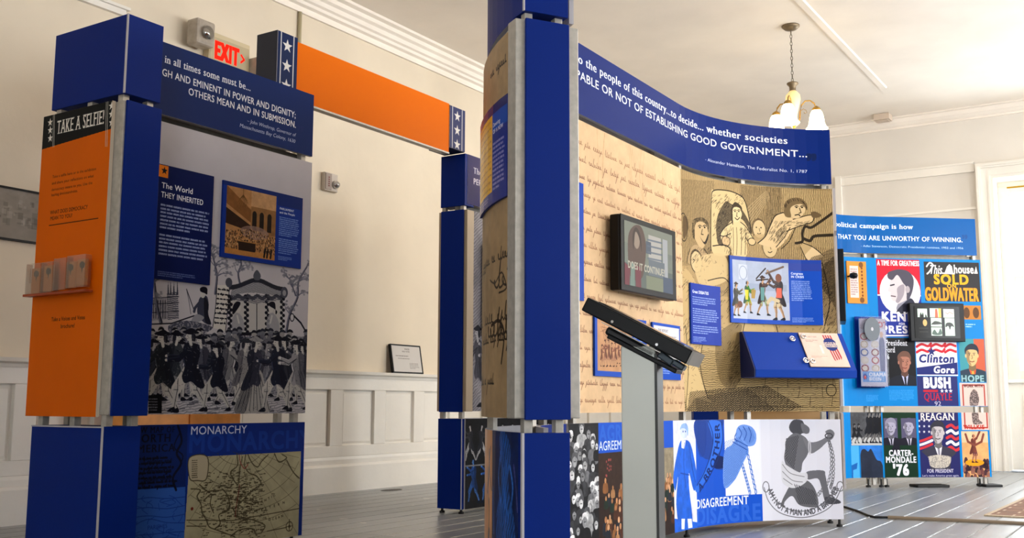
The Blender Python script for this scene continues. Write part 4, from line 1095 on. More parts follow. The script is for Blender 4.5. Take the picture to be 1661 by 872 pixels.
def art_out_low():
    c = Cv(1.4576, .03, .62, 420, '#15203c', K_OUTLOW)
    r = random.Random(8)
    c.rect(.30, .03, 1.13, .62, '#e0a070'); c.tone(.15, .1, .30, .03, 1.13)
    c.rect(1.13, .03, 1.4576, .62, '#101a38')
    for i in range(26):
        x = r.uniform(1.0, 1.44); z = r.uniform(.06, .58); c.curve([(x, z), (x + r.uniform(-.03, .03), z - .07), (x + r.uniform(-.05, .05), z - .15)], r.uniform(.006, .02), r.choice(['#24508c', '#1a3a70', '#33345c', '#0a1024']), .8)
    c.blob([(1.24, .60), (1.30, .62), (1.36, .56), (1.34, .44), (1.40, .30), (1.38, .05), (1.22, .05), (1.20, .3), (1.26, .45)], '#1d4684', .8, hat=(.02, .4, .7))
    c.tone(.25, .04, 1.14)
    c.a[:, int(1.14 * 420):] *= 1.5
    return c.image('print_night_scene')

# ---- second stand
def art_b_banner():
    c = Cv(1.25, 2.075, 2.42, 500, '#2f2c62'); c.text('The ultimate rulers', (.07, 2.30), None, .042, '#dcd8e4', serif=True); c.text('PERSONS IN OFFICE ARE THE PEOPLE', (.07, 2.225), None, .04, '#dcd8e4', bold=.05); return c.image('print_persons_banner')
def art_b_mid():
    c = Cv(1.25, .67, 2.035, 360, '#8c8a90'); c.tone(.25, .12)
    c.rect(0, .67, 1.25, 2.035, '#55545e', .5, hat=(.02, 1.0, .45))
    r = random.Random(2)
    for i in range(14): man(c, .08 + i * .16, .70, .55, '#4a4a55', '#85848c', '#a8a6aa', '#22222a', r.choice([-1, 1]), .4)
    return c.image('print_grey_engraving')
def art_b_board(): 
    c = Cv(.30, 1.2, 1.82, 500, '#123a8e'); c.rect(0, 1.76, .30, 1.82, '#d2701c'); c.greek(.03, 1.66, .27, 18, .02, '#9cb2e6'); return c.image('print_blue_board')
def art_b_picture():
    c = Cv(.34, .77, 1.18, 500, '#1a3a9a'); c.rect(.03, .83, .31, 1.15, '#3f4a2c'); c.rect(.03, .83, .31, .98, '#a9561c')
    for x in (.08, .16, .24): man(c, x, .84, .22, '#b07a2c', '#7a2c1c', '#d0a070', None, 1)
    return c.image('print_colour_board')
def art_b_low():
    c = Cv(1.25, .03, .62, 420, '#17181c'); r = random.Random(4)
    for i in range(18): man(c, .06 + i * .13, .33, .26, '#303238', '#a8a8aa', '#b8b8ba', '#101114', r.choice([-1, 1]), .5)
    for i in range(14): man(c, .10 + i * .17, .06, .30, '#1c4486', '#2a5aa0', '#4a7ac0', None, r.choice([-1, 1]), .5, -.2, .2, '#0a1428')
    c.line([(0, .31), (2.3, .31)], .01, '#77787c'); c.tone(.2, .04)
    return c.image('print_dark_crowd')

# ---- the campaign wall, overexposure and haze lightened into its print blues
def art_c_banner():
    c = Cv(2.589, 2.08, 2.42, 620, '#00559c', K_C_BAN); c.sk = True
    c.text('\u201d', (1565, 397), None, .09, '#0a4688', bold=.08)
    c.text('political campaign is how', (1357, 366.5), (1484.6, 372), .043, '#f2f4f8', serif=True)
    c.text('THAT YOU ARE UNWORTHY OF WINNING.', (1360, 386.5), (1566, 392.8), .041, '#f2f4f8', bold=.04)
    c.text('- Adlai Stevenson, Democratic Presidential nominee, 1952 and 1956', (1398.8, 400), (1567, 404.7), .018, '#d6e4f8', bold=.01)
    c.sk = False
    return c.image('print_winning_banner')

def art_c_mid():
    c = Cv(2.589, .71, 2.04, 620, '#007cc4', K_C_MID)
    P = lambda x, y: g(c, x, y)
    def box(x0, y0, x1, y1, colr):
        c.clip = None; a = P(x0, y0); b = P(x1, y1); c.rect(a[0], b[1], b[0], a[1], colr); c.clip = (a[0], b[1], b[0], a[1]); return c.clip
    c.rect(0, .71, 1.2, 2.04, '#8fb4dc')  # pale colour stands for the grazing reflection on the near end
    # profile poster: red over blue, white disc
    x0, z0, x1, z1 = box(1421, 420, 1497, 548, '#1d2f8c')
    zr = P(1424, 479)[1]
    c.rect(x0, zr, x1, z1, '#c0142c'); c.line([(x0, zr), (x1, zr)], .012, '#e8e2e0')
    cc = P(1460, 474); c.ell(cc, .195, .205, '#e6e0e2')
    c.text('A TIME FOR GREATNESS', P(1423, 430), P(1491, 431), .045, '#f2e9e6', bold=.06)
    q = lambda pts: [P(1350 + a / 3.79, 330 + b / 3.79) for a, b in pts]
    c.blob(q([(395, 640), (440, 560), (480, 580), (500, 640), (440, 668), (410, 668)]), '#8c8a98'); c.blob(q([(395, 665), (470, 590), (500, 600), (505, 640), (440, 680)]), '#2c2c3c')
    c.poly(q([(362, 455), (352, 490), (353, 508), (341, 535), (343, 543), (356, 546), (358, 553), (353, 560), (360, 566), (357, 573), (363, 590), (372, 602), (392, 605), (405, 620), (470, 590), (490, 500), (470, 430), (400, 430)]), '#c9bfc0')
    c.blob(q([(338, 440), (350, 420), (410, 405), (470, 420), (500, 470), (490, 550), (460, 600), (455, 520), (435, 490), (400, 440), (370, 470), (345, 462)]), '#4a4652')
    c.blob(q([(400, 520), (440, 500), (440, 560), (410, 610), (390, 606), (400, 570)]), '#8c828a', .8)
    c.ell(P(1350 + 463 / 3.79, 330 + 530 / 3.79), .022, .032, '#a89ea2'); c.line(q([(358, 505), (380, 500)]), .012, '#2c2832'); c.line(q([(362, 570), (388, 574)]), .010, '#5c4a4e')
    c.text('KENNEDY', P(1430, 521), P(1528, 521), .080, '#e9e4ec', bold=.09); c.text('FOR', P(1458, 528), None, .02, '#e9e4ec', bold=.08)
    c.text('PRESIDENT', P(1430, 540.5), P(1533, 540.5), .064, '#e9e4ec', bold=.09); c.line([P(1432, 545), P(1490, 545)], .012, '#e9e4ec')
    # house poster
    x0, z0, x1, z1 = box(1498, 424, 1591, 490, '#2c2a2a')
    c.curve([P(1503, 432), P(1508, 426), P(1513, 430), P(1508, 440), P(1504, 444)], .014, '#efe8e0')
    c.text('This', P(1507, 444), P(1528, 444), .080, '#efe8e0', bold=.03, shear=.2)
    c.poly([P(1532, 443), P(1536, 432), P(1540, 428), P(1544, 432), P(1546, 443)], '#efe8e0'); c.poly([P(1580, 444), P(1583, 432), P(1586, 444)], '#efe8e0')
    c.line([P(1528, 443), P(1548, 444)], .012, '#efe8e0')
    c.text('house', P(1547, 443), P(1580, 444), .075, '#efe8e0', bold=.05)
    c.text('SOLD', P(1515, 460.5), P(1573, 462.5), .085, '#f0a81c', bold=.09); c.text('ON', P(1536, 467), P(1552, 467.5), .035, '#f0a81c', bold=.08)
    c.text('GOLDWATER', P(1501, 487.5), P(1588, 489), .115, '#f0961c', bold=.06)
    # brown and blue block
    x0, z0, x1, z1 = box(1560, 496, 1592, 519, '#b9762c')
    for x in (1568, 1583): c.ell(P(x, 508), .03, .05, '#5a3a1c')
    c.clip = None; a = P(1566, 525); c.greek(a[0], a[1], a[0] + .1, 2, .02, '#e0ecfa')
    # president at the left
    x0, z0, x1, z1 = box(1430, 548.5, 1487, 626, '#141316')
    c.text('President', P(1436, 561), P(1472, 561), .05, '#dcdce4', serif=True); c.text('Ford', P(1436, 572), P(1452, 572), .05, '#dcdce4', serif=True); c.text("'76", P(1434, 583), P(1443, 583), .045, '#dcdce4', serif=True)
    p = P(1464, 600); bust(c, p[0] + .02, p[1] - .02, .16, '#a8705c', '#6a4a3c', '#1a1c26', 1, '#b8bce0', '#1c1c26', 1)
    # striped block
    x0, z0, x1, z1 = box(1485, 555, 1554, 610, '#eee8ea')
    for (a, b) in (((1487, 562), (1500, 560)),):
        for i in range(3):
            xs = 1487 + i * 23; c.curve([P(xs, 563), P(xs + 8, 559), P(xs + 18, 562), P(xs + 23, 558)], .022, '#c8202c'); c.curve([P(xs, 572), P(xs + 8, 568), P(xs + 18, 571), P(xs + 22, 567)], .022, '#c8202c')
    p = P(1511, 571); star(c, p[0], p[1], .045, '#20286c')
    c.text('Clinton', P(1490, 588), P(1549, 585), .068, '#20286c', bold=.08, shear=.15)
    c.poly([P(1486, 597), P(1554, 588), P(1554, 608), P(1487, 608)], '#20286c')
    c.text('Gore', P(1514, 605), P(1549, 603), .058, '#eee8ea', bold=.08, shear=.15)
    x0, z0, x1, z1 = box(1487, 610.5, 1555, 658, '#262a66')
    c.text('BUSH', P(1498, 629), P(1544, 629), .090, '#f0ecf2', bold=.10); c.line([P(1499, 634), P(1520, 634)], .02, '#b82030')
    for i in range(3): p = P(1528 + i * 7, 634); star(c, p[0], p[1], .02, '#e6e2ea')
    c.text('QUAYLE', P(1499, 649), P(1545, 648), .065, '#b01e34', serif=True); c.text('92', P(1516, 657.5), P(1527, 657.5), .038, '#c9c5d2')
    # two-tone portrait: plain generic stand-in
    x0, z0, x1, z1 = box(1555, 550, 1600, 620, '#3f8f98')
    xm = (x0 + x1) / 2; c.rect(xm + .02, z0, x1, z1, '#c05a3c'); p = P(1577, 590)
    bust(c, p[0], p[1] - .02, .17, '#d9b078', '#2a2c38', '#2c3a4a', 0, '#c8502c', '#d8a03c', 1)
    c.rect(x0, z0, x1, z0 + .07, '#27424c'); c.text('HOPE', P(1559, 619), P(1597, 619), .055, '#8fb4b8', bold=.08)
    c.clip = None
    # framed small poster, upper half
    x0, z0, x1, z1 = box(1556, 621, 1603, 658, '#d9bdb2'); c.line([(x0 + .03, .71), (x0 + .03, z1 - .02), (x1 - .03, z1 - .02), (x1 - .03, .71)], .012, '#a8352c')
    c.text('WORK WITH', P(1563, 628), P(1594, 628), .025, '#5a2a26', bold=.08)
    c.blob([P(1578, 632), P(1584, 634), P(1588, 646), P(1585, 658), P(1574, 658), P(1573, 642)], '#3c3434', .8, grain=.5)
    c.clip = None
    # small print on blue
    for (x, y, n) in ((1442, 632, 8), (1405, 640, 5), (1462, 632, 8)):
        a = P(x, y); c.greek(a[0], a[1], a[0] + .12, n, .012, '#5fa6ec', .6)
    return c.image('print_campaign_posters')

def art_c_low():
    c = Cv(2.589, .085, .655, 620, '#007cc4', K_C_LOW)
    P = lambda x, y: g(c, x, y)
    def box(x0, y0, x1, y1, colr):
        c.clip = None; a = P(x0, y0); b = P(x1, y1); c.rect(a[0], b[1], b[0], a[1], colr); c.clip = (a[0], b[1], b[0], a[1]); return c.clip
    c.rect(0, .085, 1.17, .655, '#3c6ea8')  # greyed blue paints the reflection on the near end of the low panel
    x0, z0, x1, z1 = box(1379, 668, 1431, 722, '#4c4c4e'); c.tone(.3, .06, x0, z0, x1, z1)
    c.rect(x0, z0, x1, z0 + .07, '#b8b6b2'); r = random.Random(6)
    for x in (1386, 1393, 1410, 1416, 1423, 1427): p = P(x, 700); man(c, p[0], z0 + .02, .28 if x > 1400 else .17, '#1c1b1c', '#2a292a', '#77726e', '#151414', 1, 0)
    x0, z0, x1, z1 = box(1380, 723, 1395, 776, '#4aa6dc'); c.poly([P(1380, 755), P(1391, 750), P(1390, 760), P(1384, 762), P(1384, 776), P(1380, 776)], '#1c5ea8')
    x0, z0, x1, z1 = box(1395, 723, 1433, 776, '#2c72c4'); c.blob([P(1395, 776), P(1396, 735), P(1402, 728), P(1408, 732), P(1413, 728), P(1422, 745), P(1430, 750), P(1434, 776)], '#262c3c'); c.tone(.2, .08, x0, z0, x1, z1)
    x0, z0, x1, z1 = box(1431, 668, 1490, 774, '#14301f')
    for (xa, xb) in ((1433, 1457), (1461, 1487)):
        a = P(xa, 678); b = P(xb, 722); c.rect(a[0], b[1], b[0], a[1], '#55506a'); c.ring(((a[0] + b[0]) / 2, (a[1] + b[1]) / 2), .001, .001, .001, '#ffffff')
        bust(c, (a[0] + b[0]) / 2, b[1] + .09, .13, '#a8a2b4', '#55506a' if xa > 1450 else '#8a8698', '#1e1c28', 0, '#c9c4d4', '#2c2a38', 1, 1); c.rect(a[0] - .02, b[1] - .09, b[0] + .02, b[1], '#14301f')
    c.text('CARTER-', P(1442, 739), P(1482, 739), .050, '#e3dfe4', bold=.08); c.text('MONDALE', P(1437, 750), P(1487, 750), .050, '#e3dfe4', bold=.08); c.text("'76", P(1449, 770), P(1476, 769), .090, '#e3dfe4', bold=.10)
    x0, z0, x1, z1 = box(1489, 668, 1559, 774, '#26275c')
    for i in range(9): p = P(1491 + (i % 3) * 8, 682 + (i // 3) * 9); star(c, p[0], p[1], .014, '#d9d6e0')
    for i in range(5):
        y = 692 + i * 9; c.curve([P(1536, y), P(1543, y - 3), P(1550, y + 2), P(1558, y - 2)], .025, '#c03038' if i % 2 == 0 else '#e6dfe0')
    for i in range(3): c.curve([P(1490, 716 + i * 6), P(1500, 713 + i * 6), P(1512, 708 + i * 6)], .022, '#c03038' if i % 2 == 0 else '#e6dfe0')
    p = P(1522, 722); bust(c, p[0], p[1] + .02, .17, '#b8b0b2', '#33303a', '#3a3846', 0, '#dcd8de', '#8a8690', 1, 1)
    c.blob([P(1504, 742), P(1516, 738), P(1530, 738), P(1543, 742), P(1538, 756), P(1524, 759), P(1510, 756)], '#c9bfae', .95, grain=.3); c.poly([P(1490, 728), P(1506, 742), P(1512, 774), P(1490, 774)], '#26275c'); c.poly([P(1558, 728), P(1543, 742), P(1540, 774), P(1558, 774)], '#26275c')
    c.text('REAGAN', P(1493, 681), P(1549, 682), .062, '#efe4d4', serif=True)
    c.text('FOR PRESIDENT', P(1504, 766), P(1547, 766), .030, '#c9c4d4', bold=.06); c.text("Let's make America great again.", P(1496, 772.5), P(1556, 772.5), .016, '#c9c4d4', bold=.03)
    x0, z0, x1, z1 = box(1559, 668, 1607, 697, '#d9bdb2'); c.line([(x0 + .03, z1), (x0 + .03, z0 + .02), (x1 - .03, z0 + .02), (x1 - .03, z1)], .012, '#a8352c')
    c.blob([P(1577, 668), P(1586, 668), P(1588, 680), P(1594, 686), P(1580, 688), P(1577, 680)], '#3c3434', .8, grain=.5); c.text('WILLKIE', P(1563, 695.5), P(1597, 695.5), .035, '#b03028', bold=.08)
    x0, z0, x1, z1 = box(1559, 699, 1606, 774, '#d6a068'); c.rect(x0, z1 - .10, x1, z1, '#e6b890'); c.tone(.08, .04, x0, z0, x1, z1)
    for i in range(34):
        x, z = r.uniform(x0, x1), r.uniform(z0, z0 + .16); c.blob([(x - .018, z - .03), (x - .01, z + .015), (x + .01, z + .015), (x + .018, z - .03)], r.choice(['#3a2430', '#6a3c3c', '#8a5a4c', '#2a1c24']), .9)
    p = P(1581, 750); c.ell(p, .09, .03, '#e0961c'); man(c, p[0], p[1], .26, '#7a4034', '#6a3a3c', '#b87a5c', None, 1, 1.9, 1.6, .06, '#4a2420')
    c.line([P(1581, 722), P(1570, 716), P(1566, 704)], .02, '#7a4034'); c.line([P(1581, 722), P(1592, 716), P(1595, 704)], .02, '#7a4034')
    return c.image('print_campaign_posters_low')

def art_c_orange():
    c = Cv(.27, 1.63, 2.0, 600, '#c98a34'); c.rect(.04, 1.68, .16, 1.96, '#d8c8c0'); c.greek(.05, 1.94, .15, 12, .02, '#8a5a5a', .7)
    for z in (1.66, 1.97): c.ell((.20, z), .03, .025, '#7a4a1c')
    for i in range(9): c.ell((.21, 1.70 + i * .03), .012, .010, '#7a3c1c')
    return c.image('print_orange_board')
def art_brochure():
    c = Cv(.30, .86, 1.50, 600, '#c9c2d4'); c.rect(.0, 1.40, .3, 1.5, '#b8a8b8'); c.text('VOTE', (.16, 1.42), None, .05, '#b0303c', bold=.1)
    for i in range(5):
        for j in range(2):
            x = .05 + j * .12; z = 1.33 - i * .075
            c.ell((x, z), .045, .036, ['#a8424c', '#b9a08a', '#3a4a8c', '#c9b8a8', '#8a3a44'][(i + j * 2) % 5]); c.ell((x, z), .03, .024, '#d8c8bc')
    c.blob([(.22, 1.28), (.25, 1.33), (.28, 1.28), (.28, 1.1), (.27, .98), (.23, .98), (.22, 1.1)], '#3c3c74'); c.ell((.25, 1.35), .02, .03, '#c99a80')
    c.rect(.02, .90, .28, 1.0, '#6a9ad8'); c.text('OBAMA', (.09, .955), None, .035, '#e4e4f0', bold=.08); c.text('BIDEN', (.09, .915), None, .03, '#e4e4f0', bold=.08)
    c.ell((.045, .95), .025, .03, '#2a4c9c'); c.ell((.045, .945), .014, .017, '#d84a4a')
    c.a *= .72
    return c.image('print_campaign_leaflet')
def art_c_tablet():
    c = Cv(.42, 0, .26, 900, '#181817'); mint = '#b9d2bc'
    for (x0, z0, x1, z1, col_) in ((.03, .17, .12, .24, mint), (.145, .17, .25, .245, mint), (.27, .17, .37, .24, '#c9cfbe'), (.15, .02, .25, .165, mint), (.28, .02, .37, .165, mint)):
        c.rect(x0, z0, x1, z1, col_)
    c.rect(.15, .088, .25, .094, '#3a3c38'); c.blob([(.05, .17), (.06, .21), (.07, .19), (.08, .21), (.085, .17)], '#22241f'); c.blob([(.10, .17), (.105, .195), (.115, .17)], '#22241f')
    c.poly([(.19, .17), (.195, .24), (.215, .24), (.22, .17)], '#c0563c'); c.rect(.225, .17, .25, .245, '#d8a848'); c.ell((.095, .125), .02, .028, '#c09a60'); c.blob([(.16, .12), (.19, .14), (.24, .13), (.245, .115), (.16, .11)], '#3a3c38')
    c.blob([(.29, .12), (.32, .13), (.35, .12), (.365, .09), (.34, .10), (.325, .07), (.31, .10), (.285, .09)], '#30322f'); c.line([(.29, .21), (.31, .20), (.33, .215), (.36, .20)], .006, '#8a7a68')
    c.blob([(.16, .03), (.18, .07), (.21, .04), (.235, .08), (.245, .03)], '#4a5a50'); c.line([(.04, .08), (.12, .08)], .002, '#55554f'); c.line([(.04, .05), (.12, .05)], .002, '#55554f')
    return c.image('tablet_picture')
def art_tag():
    c = Cv(.28, 0, .25, 900, '#dcc6b8'); c.tone(.04, .06)
    c.text('WHO SAID IT? GREAT', (.03, .215), (.12, .215), .010, '#a87a70'); c.greek(.03, .20, .12, 2, .01, '#b08a80')
    for i in range(4): c.poly([(.165 + i * .017, .235), (.175 + i * .017, .235), (.195 + i * .017, .04 + i * .01), (.185 + i * .017, .05)], '#b8404c')
    c.ell((.20, .165), .048, .048, '#2c3a78'); c.rect(.145, .145, .255, .182, '#dcc6b8'); c.text('GREAT', (.155, .165), (.247, .165), .018, '#2c3a78', serif=True); c.text('DEBATES', (.155, .149), (.247, .149), .011, '#2c3a78', bold=.06)
    c.text('1', (.105, .10), None, .055, '#efe2d8', bold=.1); c.greek(.03, .08, .15, 2, .008, '#c0a090')
    return c.image('print_great_debates_tag')
def art_cert():
    c = Cv(.42, 0, .25, 700, '#c9c4be'); c.text('VOICES', (.19, .215), None, .014, '#55504c', bold=.05); c.text('AND VOTES', (.15, .19), None, .014, '#55504c'); 
    c.greek(.05, .16, .36, 1, .014, '#6a645e'); c.greek(.08, .135, .36, 1, .014, '#6a645e'); c.greek(.24, .09, .38, 5, .012, '#77716b', .6); return c.image('print_certificate')
def art_panorama():
    c = Cv(1.4, 0, .32, 420, '#8c857c'); c.tone(.18, .12); c.rect(0, 0, 1.4, .16, '#7c766e', .5); r = random.Random(17)
    for i in range(160):
        x, z = r.uniform(0, 1.4), r.uniform(.08, .24); c.rect(x, z, x + r.uniform(.01, .04), z + r.uniform(.01, .05), r.choice(['#5c564e', '#a39c92', '#6c665e']), .5)
    return c.image('print_town_panorama')
def art_exit():
    c = Cv(.44, 0, .21, 700, '#b9aa8a'); 
    c.text('EXIT', (.05, .035), (.33, .035), .14, '#ff1806', bold=.10); c.line([(.35, .075), (.385, .105), (.35, .135)], .018, '#ff1806')
    return c.image('exit_legend')
# ------------------------------------------------------------------ mesh builder
WL = {}
class MB:
    def __init__(s): s.v = []; s.f = []; s.m = []; s.uv = []
    def quad(s, pts, mi=0, uv=None):
        b = len(s.v); s.v += [tuple(p) for p in pts]; s.f.append(tuple(range(b, b + len(pts)))); s.m.append(mi); s.uv.append(uv)
    def hexa(s, p, mi=0):
        """p: 4 bottom points (counter-clockwise from above) and 4 top points"""
        b = len(s.v); s.v += [tuple(q) for q in p]
        for f in ((3, 2, 1, 0), (4, 5, 6, 7), (0, 1, 5, 4), (1, 2, 6, 5), (2, 3, 7, 6), (3, 0, 4, 7)):
            s.f.append(tuple(b + i for i in f)); s.m.append(mi); s.uv.append(None)
    def box(s, x0, x1, y0, y1, z0, z1, mi=0):
        s.hexa([(x0, y0, z0), (x1, y0, z0), (x1, y1, z0), (x0, y1, z0), (x0, y0, z1), (x1, y0, z1), (x1, y1, z1), (x0, y1, z1)], mi)
    def obox(s, P, e1, w, e2, d, z0, z1, mi=0):
        a = Vector((P[0], P[1])); e1 = Vector(e1); e2 = Vector(e2)
        q = [a, a + e1 * w, a + e1 * w + e2 * d, a + e2 * d]
        s.hexa([(*p, z0) for p in q] + [(*p, z1) for p in q], mi)
    def prism(s, poly, axis, a0, a1, mi=0):
        """polygon in the two other axes, extruded along axis ('x','y','z')"""
        def P(p, t): return {'x': (t, p[0], p[1]), 'y': (p[0], t, p[1]), 'z': (p[0], p[1], t)}[axis]
        n = len(poly); b = len(s.v)
        s.v += [P(p, a0) for p in poly] + [P(p, a1) for p in poly]
        for i in range(n):
            j = (i + 1) % n; s.f.append((b + i, b + j, b + n + j, b + n + i)); s.m.append(mi); s.uv.append(None)
        s.f.append(tuple(b + i for i in reversed(range(n)))); s.m.append(mi); s.uv.append(None)
        s.f.append(tuple(b + n + i for i in range(n))); s.m.append(mi); s.uv.append(None)
    def tube(s, pts, r, n=8, mi=0, r2=None, close=False):
        pts = [Vector(p) for p in pts]; rings = []
        up = Vector((0, 0, 1))
        N = len(pts)
        for i, p in enumerate(pts):
            t = (pts[(i + 1) % N] - pts[i - 1]) if close else (pts[min(N - 1, i + 1)] - pts[max(0, i - 1)])
            t.normalize()
            a = t.cross(up if abs(t.z) < 0.9 else Vector((1, 0, 0))).normalized(); b_ = t.cross(a)
            rr = r if r2 is None else r + (r2 - r) * i / (N - 1)
            rings.append([p + (a * math.cos(2 * math.pi * k / n) + b_ * math.sin(2 * math.pi * k / n)) * rr for k in range(n)])
        b = len(s.v)
        for rg in rings: s.v += [tuple(q) for q in rg]
        for i in range(N if close else N - 1):
            j = (i + 1) % N
            for k in range(n):
                l = (k + 1) % n; s.f.append((b + i * n + k, b + i * n + l, b + j * n + l, b + j * n + k)); s.m.append(mi); s.uv.append(None)
        if not close:
            s.f.append(tuple(b + k for k in range(n))); s.m.append(mi); s.uv.append(None)
            s.f.append(tuple(b + (N - 1) * n + k for k in reversed(range(n)))); s.m.append(mi); s.uv.append(None)
    def lathe(s, prof, c, n=20, mi=0, M=None):
        b = len(s.v)
        for r, z in prof:
            for k in range(n):
                a = 2 * math.pi * k / n; v = Vector((r * math.cos(a), r * math.sin(a), z))
                if M is not None: v = M @ v
                s.v.append((c[0] + v.x, c[1] + v.y, c[2] + v.z))
        for i in range(len(prof) - 1):
            for k in range(n):
                l = (k + 1) % n; s.f.append((b + i * n + k, b + i * n + l, b + (i + 1) * n + l, b + (i + 1) * n + k)); s.m.append(mi); s.uv.append(None)
        for e, rv in ((0, True), (len(prof) - 1, False)):
            if prof[e][0] > 1e-4:
                q = [b + e * n + k for k in range(n)]; s.f.append(tuple(reversed(q) if rv else q)); s.m.append(mi); s.uv.append(None)
    def slab(s, path, z0, z1, th, front=0, rest=1, off=0.0):
        """a thin upright panel along a plan path; its printed face is on the right of the path"""
        P = [Vector(p) for p in path]; N = len(P); nr = []
        for i in range(N):
            t = (P[min(N - 1, i + 1)] - P[max(0, i - 1)]).normalized(); nr.append(Vector((t.y, -t.x)))
        F = [p + n * off for p, n in zip(P, nr)]; B = [p + n * (off - th) for p, n in zip(P, nr)]
        L = [0.0]
        for i in range(1, N): L.append(L[-1] + (P[i] - P[i - 1]).length)
        b = len(s.v)
        for p in F: s.v += [(p.x, p.y, z0), (p.x, p.y, z1)]
        for p in B: s.v += [(p.x, p.y, z0), (p.x, p.y, z1)]
        o = 2 * N
        for i in range(N - 1):
            u0, u1 = L[i] / L[-1], L[i + 1] / L[-1]
            s.f.append((b + 2 * i, b + 2 * i + 2, b + 2 * i + 3, b + 2 * i + 1)); s.m.append(front); s.uv.append([(u0, 0), (u1, 0), (u1, 1), (u0, 1)])
            s.f.append((b + o + 2 * i, b + o + 2 * i + 1, b + o + 2 * i + 3, b + o + 2 * i + 2)); s.m.append(rest); s.uv.append(None)
            s.f.append((b + 2 * i + 1, b + 2 * i + 3, b + o + 2 * i + 3, b + o + 2 * i + 1)); s.m.append(rest); s.uv.append(None)
            s.f.append((b + 2 * i, b + o + 2 * i, b + o + 2 * i + 2, b + 2 * i + 2)); s.m.append(rest); s.uv.append(None)
        s.f.append((b, b + 1, b + o + 1, b + o)); s.m.append(rest); s.uv.append(None)
        e = 2 * (N - 1); s.f.append((b + e, b + o + e, b + o + e + 1, b + e + 1)); s.m.append(rest); s.uv.append(None)
    def build(s, name, mats, parent=None, at=None, local=False, bevel=0.0, smooth=False, seg=2):
        if not isinstance(mats, (list, tuple)): mats = [mats]
        if parent is not None:
            off = Vector((0, 0, 0)) if local else WL[parent.name]
        else:
            if at is None:
                xs = [p[0] for p in s.v]; ys = [p[1] for p in s.v]; zs = [p[2] for p in s.v]
                at = ((min(xs) + max(xs)) / 2, (min(ys) + max(ys)) / 2, min(zs))
            off = Vector(at)
        me = bpy.data.meshes.new(name)
        me.from_pydata([tuple(Vector(p) - off) for p in s.v], [], s.f)
        for m in mats: me.materials.append(m)
        me.polygons.foreach_set('material_index', s.m)
        if any(u is not None for u in s.uv):
            ul = me.uv_layers.new(name='print')
            for pl, u in zip(me.polygons, s.uv):
                if u is not None:
                    for li, c in zip(pl.loop_indices, u): ul.data[li].uv = c
        me.validate(clean_customdata=False)
        if not any(u is not None for u in s.uv):
            bm = bmesh.new(); bm.from_mesh(me); bmesh.ops.recalc_face_normals(bm, faces=bm.faces); bm.to_mesh(me); bm.free()
        if smooth:
            me.polygons.foreach_set('use_smooth', [True] * len(me.polygons))
        o = bpy.data.objects.new(name, me); col.objects.link(o)
        if parent is not None:
            o.parent = parent; WL[o.name] = WL[parent.name] if not local else Vector((0, 0, 0))
        else:
            o.location = off; WL[o.name] = off.copy()
        if bevel:
            md = o.modifiers.new('bevel', 'BEVEL'); md.width = bevel; md.segments = seg; md.limit_method = 'ANGLE'; md.angle_limit = R(40)
        return o

def thing(name, label, cat, loc, rz=0.0, group=None):
    o = bpy.data.objects.new(name, None); col.objects.link(o)
    o.location = loc; o.rotation_euler = (0, 0, rz); o.empty_display_size = 0.1
    WL[o.name] = Vector(loc)
    return tag(o, label, cat, group)
def tag(o, label, cat, group=None):
    o['label'] = label; o['category'] = cat
    if group: o['group'] = group
    return o
def struct(o, label=None):
    o['kind'] = 'structure'
    if label: o['label'] = label
    return o

def arcpath(c, r, a0, a1, n=12):
    """plan arc; angle 0 is the point straight left (-x) of the centre, growing towards +y"""
    return [(c[0] - r * math.cos(R(a0 + (a1 - a0) * i / n)), c[1] + r * math.sin(R(a0 + (a1 - a0) * i / n))) for i in range(n + 1)]

# ------------------------------------------------------------------ materials of the room
def wall_paint(name, colour, rough=0.6, bump=0.25):
    return mat(name, colour, rough, vary=0.05, scale=1.6, bump=bump, bscale=9.0, spec=0.35)
M_WALL = wall_paint('cream_wall_paint', '#dccfb9')
M_BACK = wall_paint('pale_wall_paint', '#dcd6cc')
M_CEIL = wall_paint('ceiling_paint', '#efe6da', 0.75, 0.12)
M_TRIM = mat('white_gloss_trim', '#e8e3d9', 0.38, vary=0.03, scale=4, bump=0.08, bscale=30)
M_SASH = mat('cream_sash_paint', '#e6dcc8', 0.45, vary=0.05, scale=12)
M_DARK = mat('shadow_gap', '#1c1a18', 0.9)
M_ALU = mat('brushed_aluminium', '#b4afa6', 0.42, 0.35, vary=0.12, scale=40)
M_ALU_D = mat('shaded_and_dark_aluminium', '#6a6862', 0.45, 0.4, vary=0.12, scale=40)  # darker aluminium copy; on the frame rails it stands for their shade
M_EDGE = mat('pale_panel_edge', '#b9b6ba', 0.5)
M_BLUE = mat('navy_laminate', '#002376', 0.5, vary=0.05, scale=300, bump=0.05, bscale=400, spec=0.10)
M_BLUE2 = mat('bright_blue_laminate', '#083a9c', 0.42, vary=0.05, scale=300, spec=0.12)
M_BLUEC = mat('hazed_blue_laminate', '#0a58b8', 0.36, vary=0.04, scale=200, spec=0.3)  # same blue made lighter, haze and overexposure put into the colour
M_ORANGE = mat('orange_laminate', '#e46c00', 0.5, vary=0.04, scale=300, bump=0.05, bscale=400, spec=0.06)
M_BLACK = mat('black_plastic', '#060607', 0.42, vary=0.1, spec=0.2)
M_RUBBER = mat('black_rubber', '#111110', 0.7)
M_TAN = mat('tan_board', '#c9a06a', 0.5)
M_GREYP = mat('grey_back_board', '#a9a4a6', 0.5)
M_PARCH = mat('plain_parchment_board', '#caa77c', 0.5, vary=0.12, scale=5)
M_CHROME = mat('chrome', '#c9c9c9', 0.15, 1.0)
M_CLEAR = clear_mat('clear_acrylic', (.97, .98, 1.0), .02, .12)
M_GLASS = clear_mat('window_glass', (0.97, 0.99, 1.0), 0.05, 0.02)

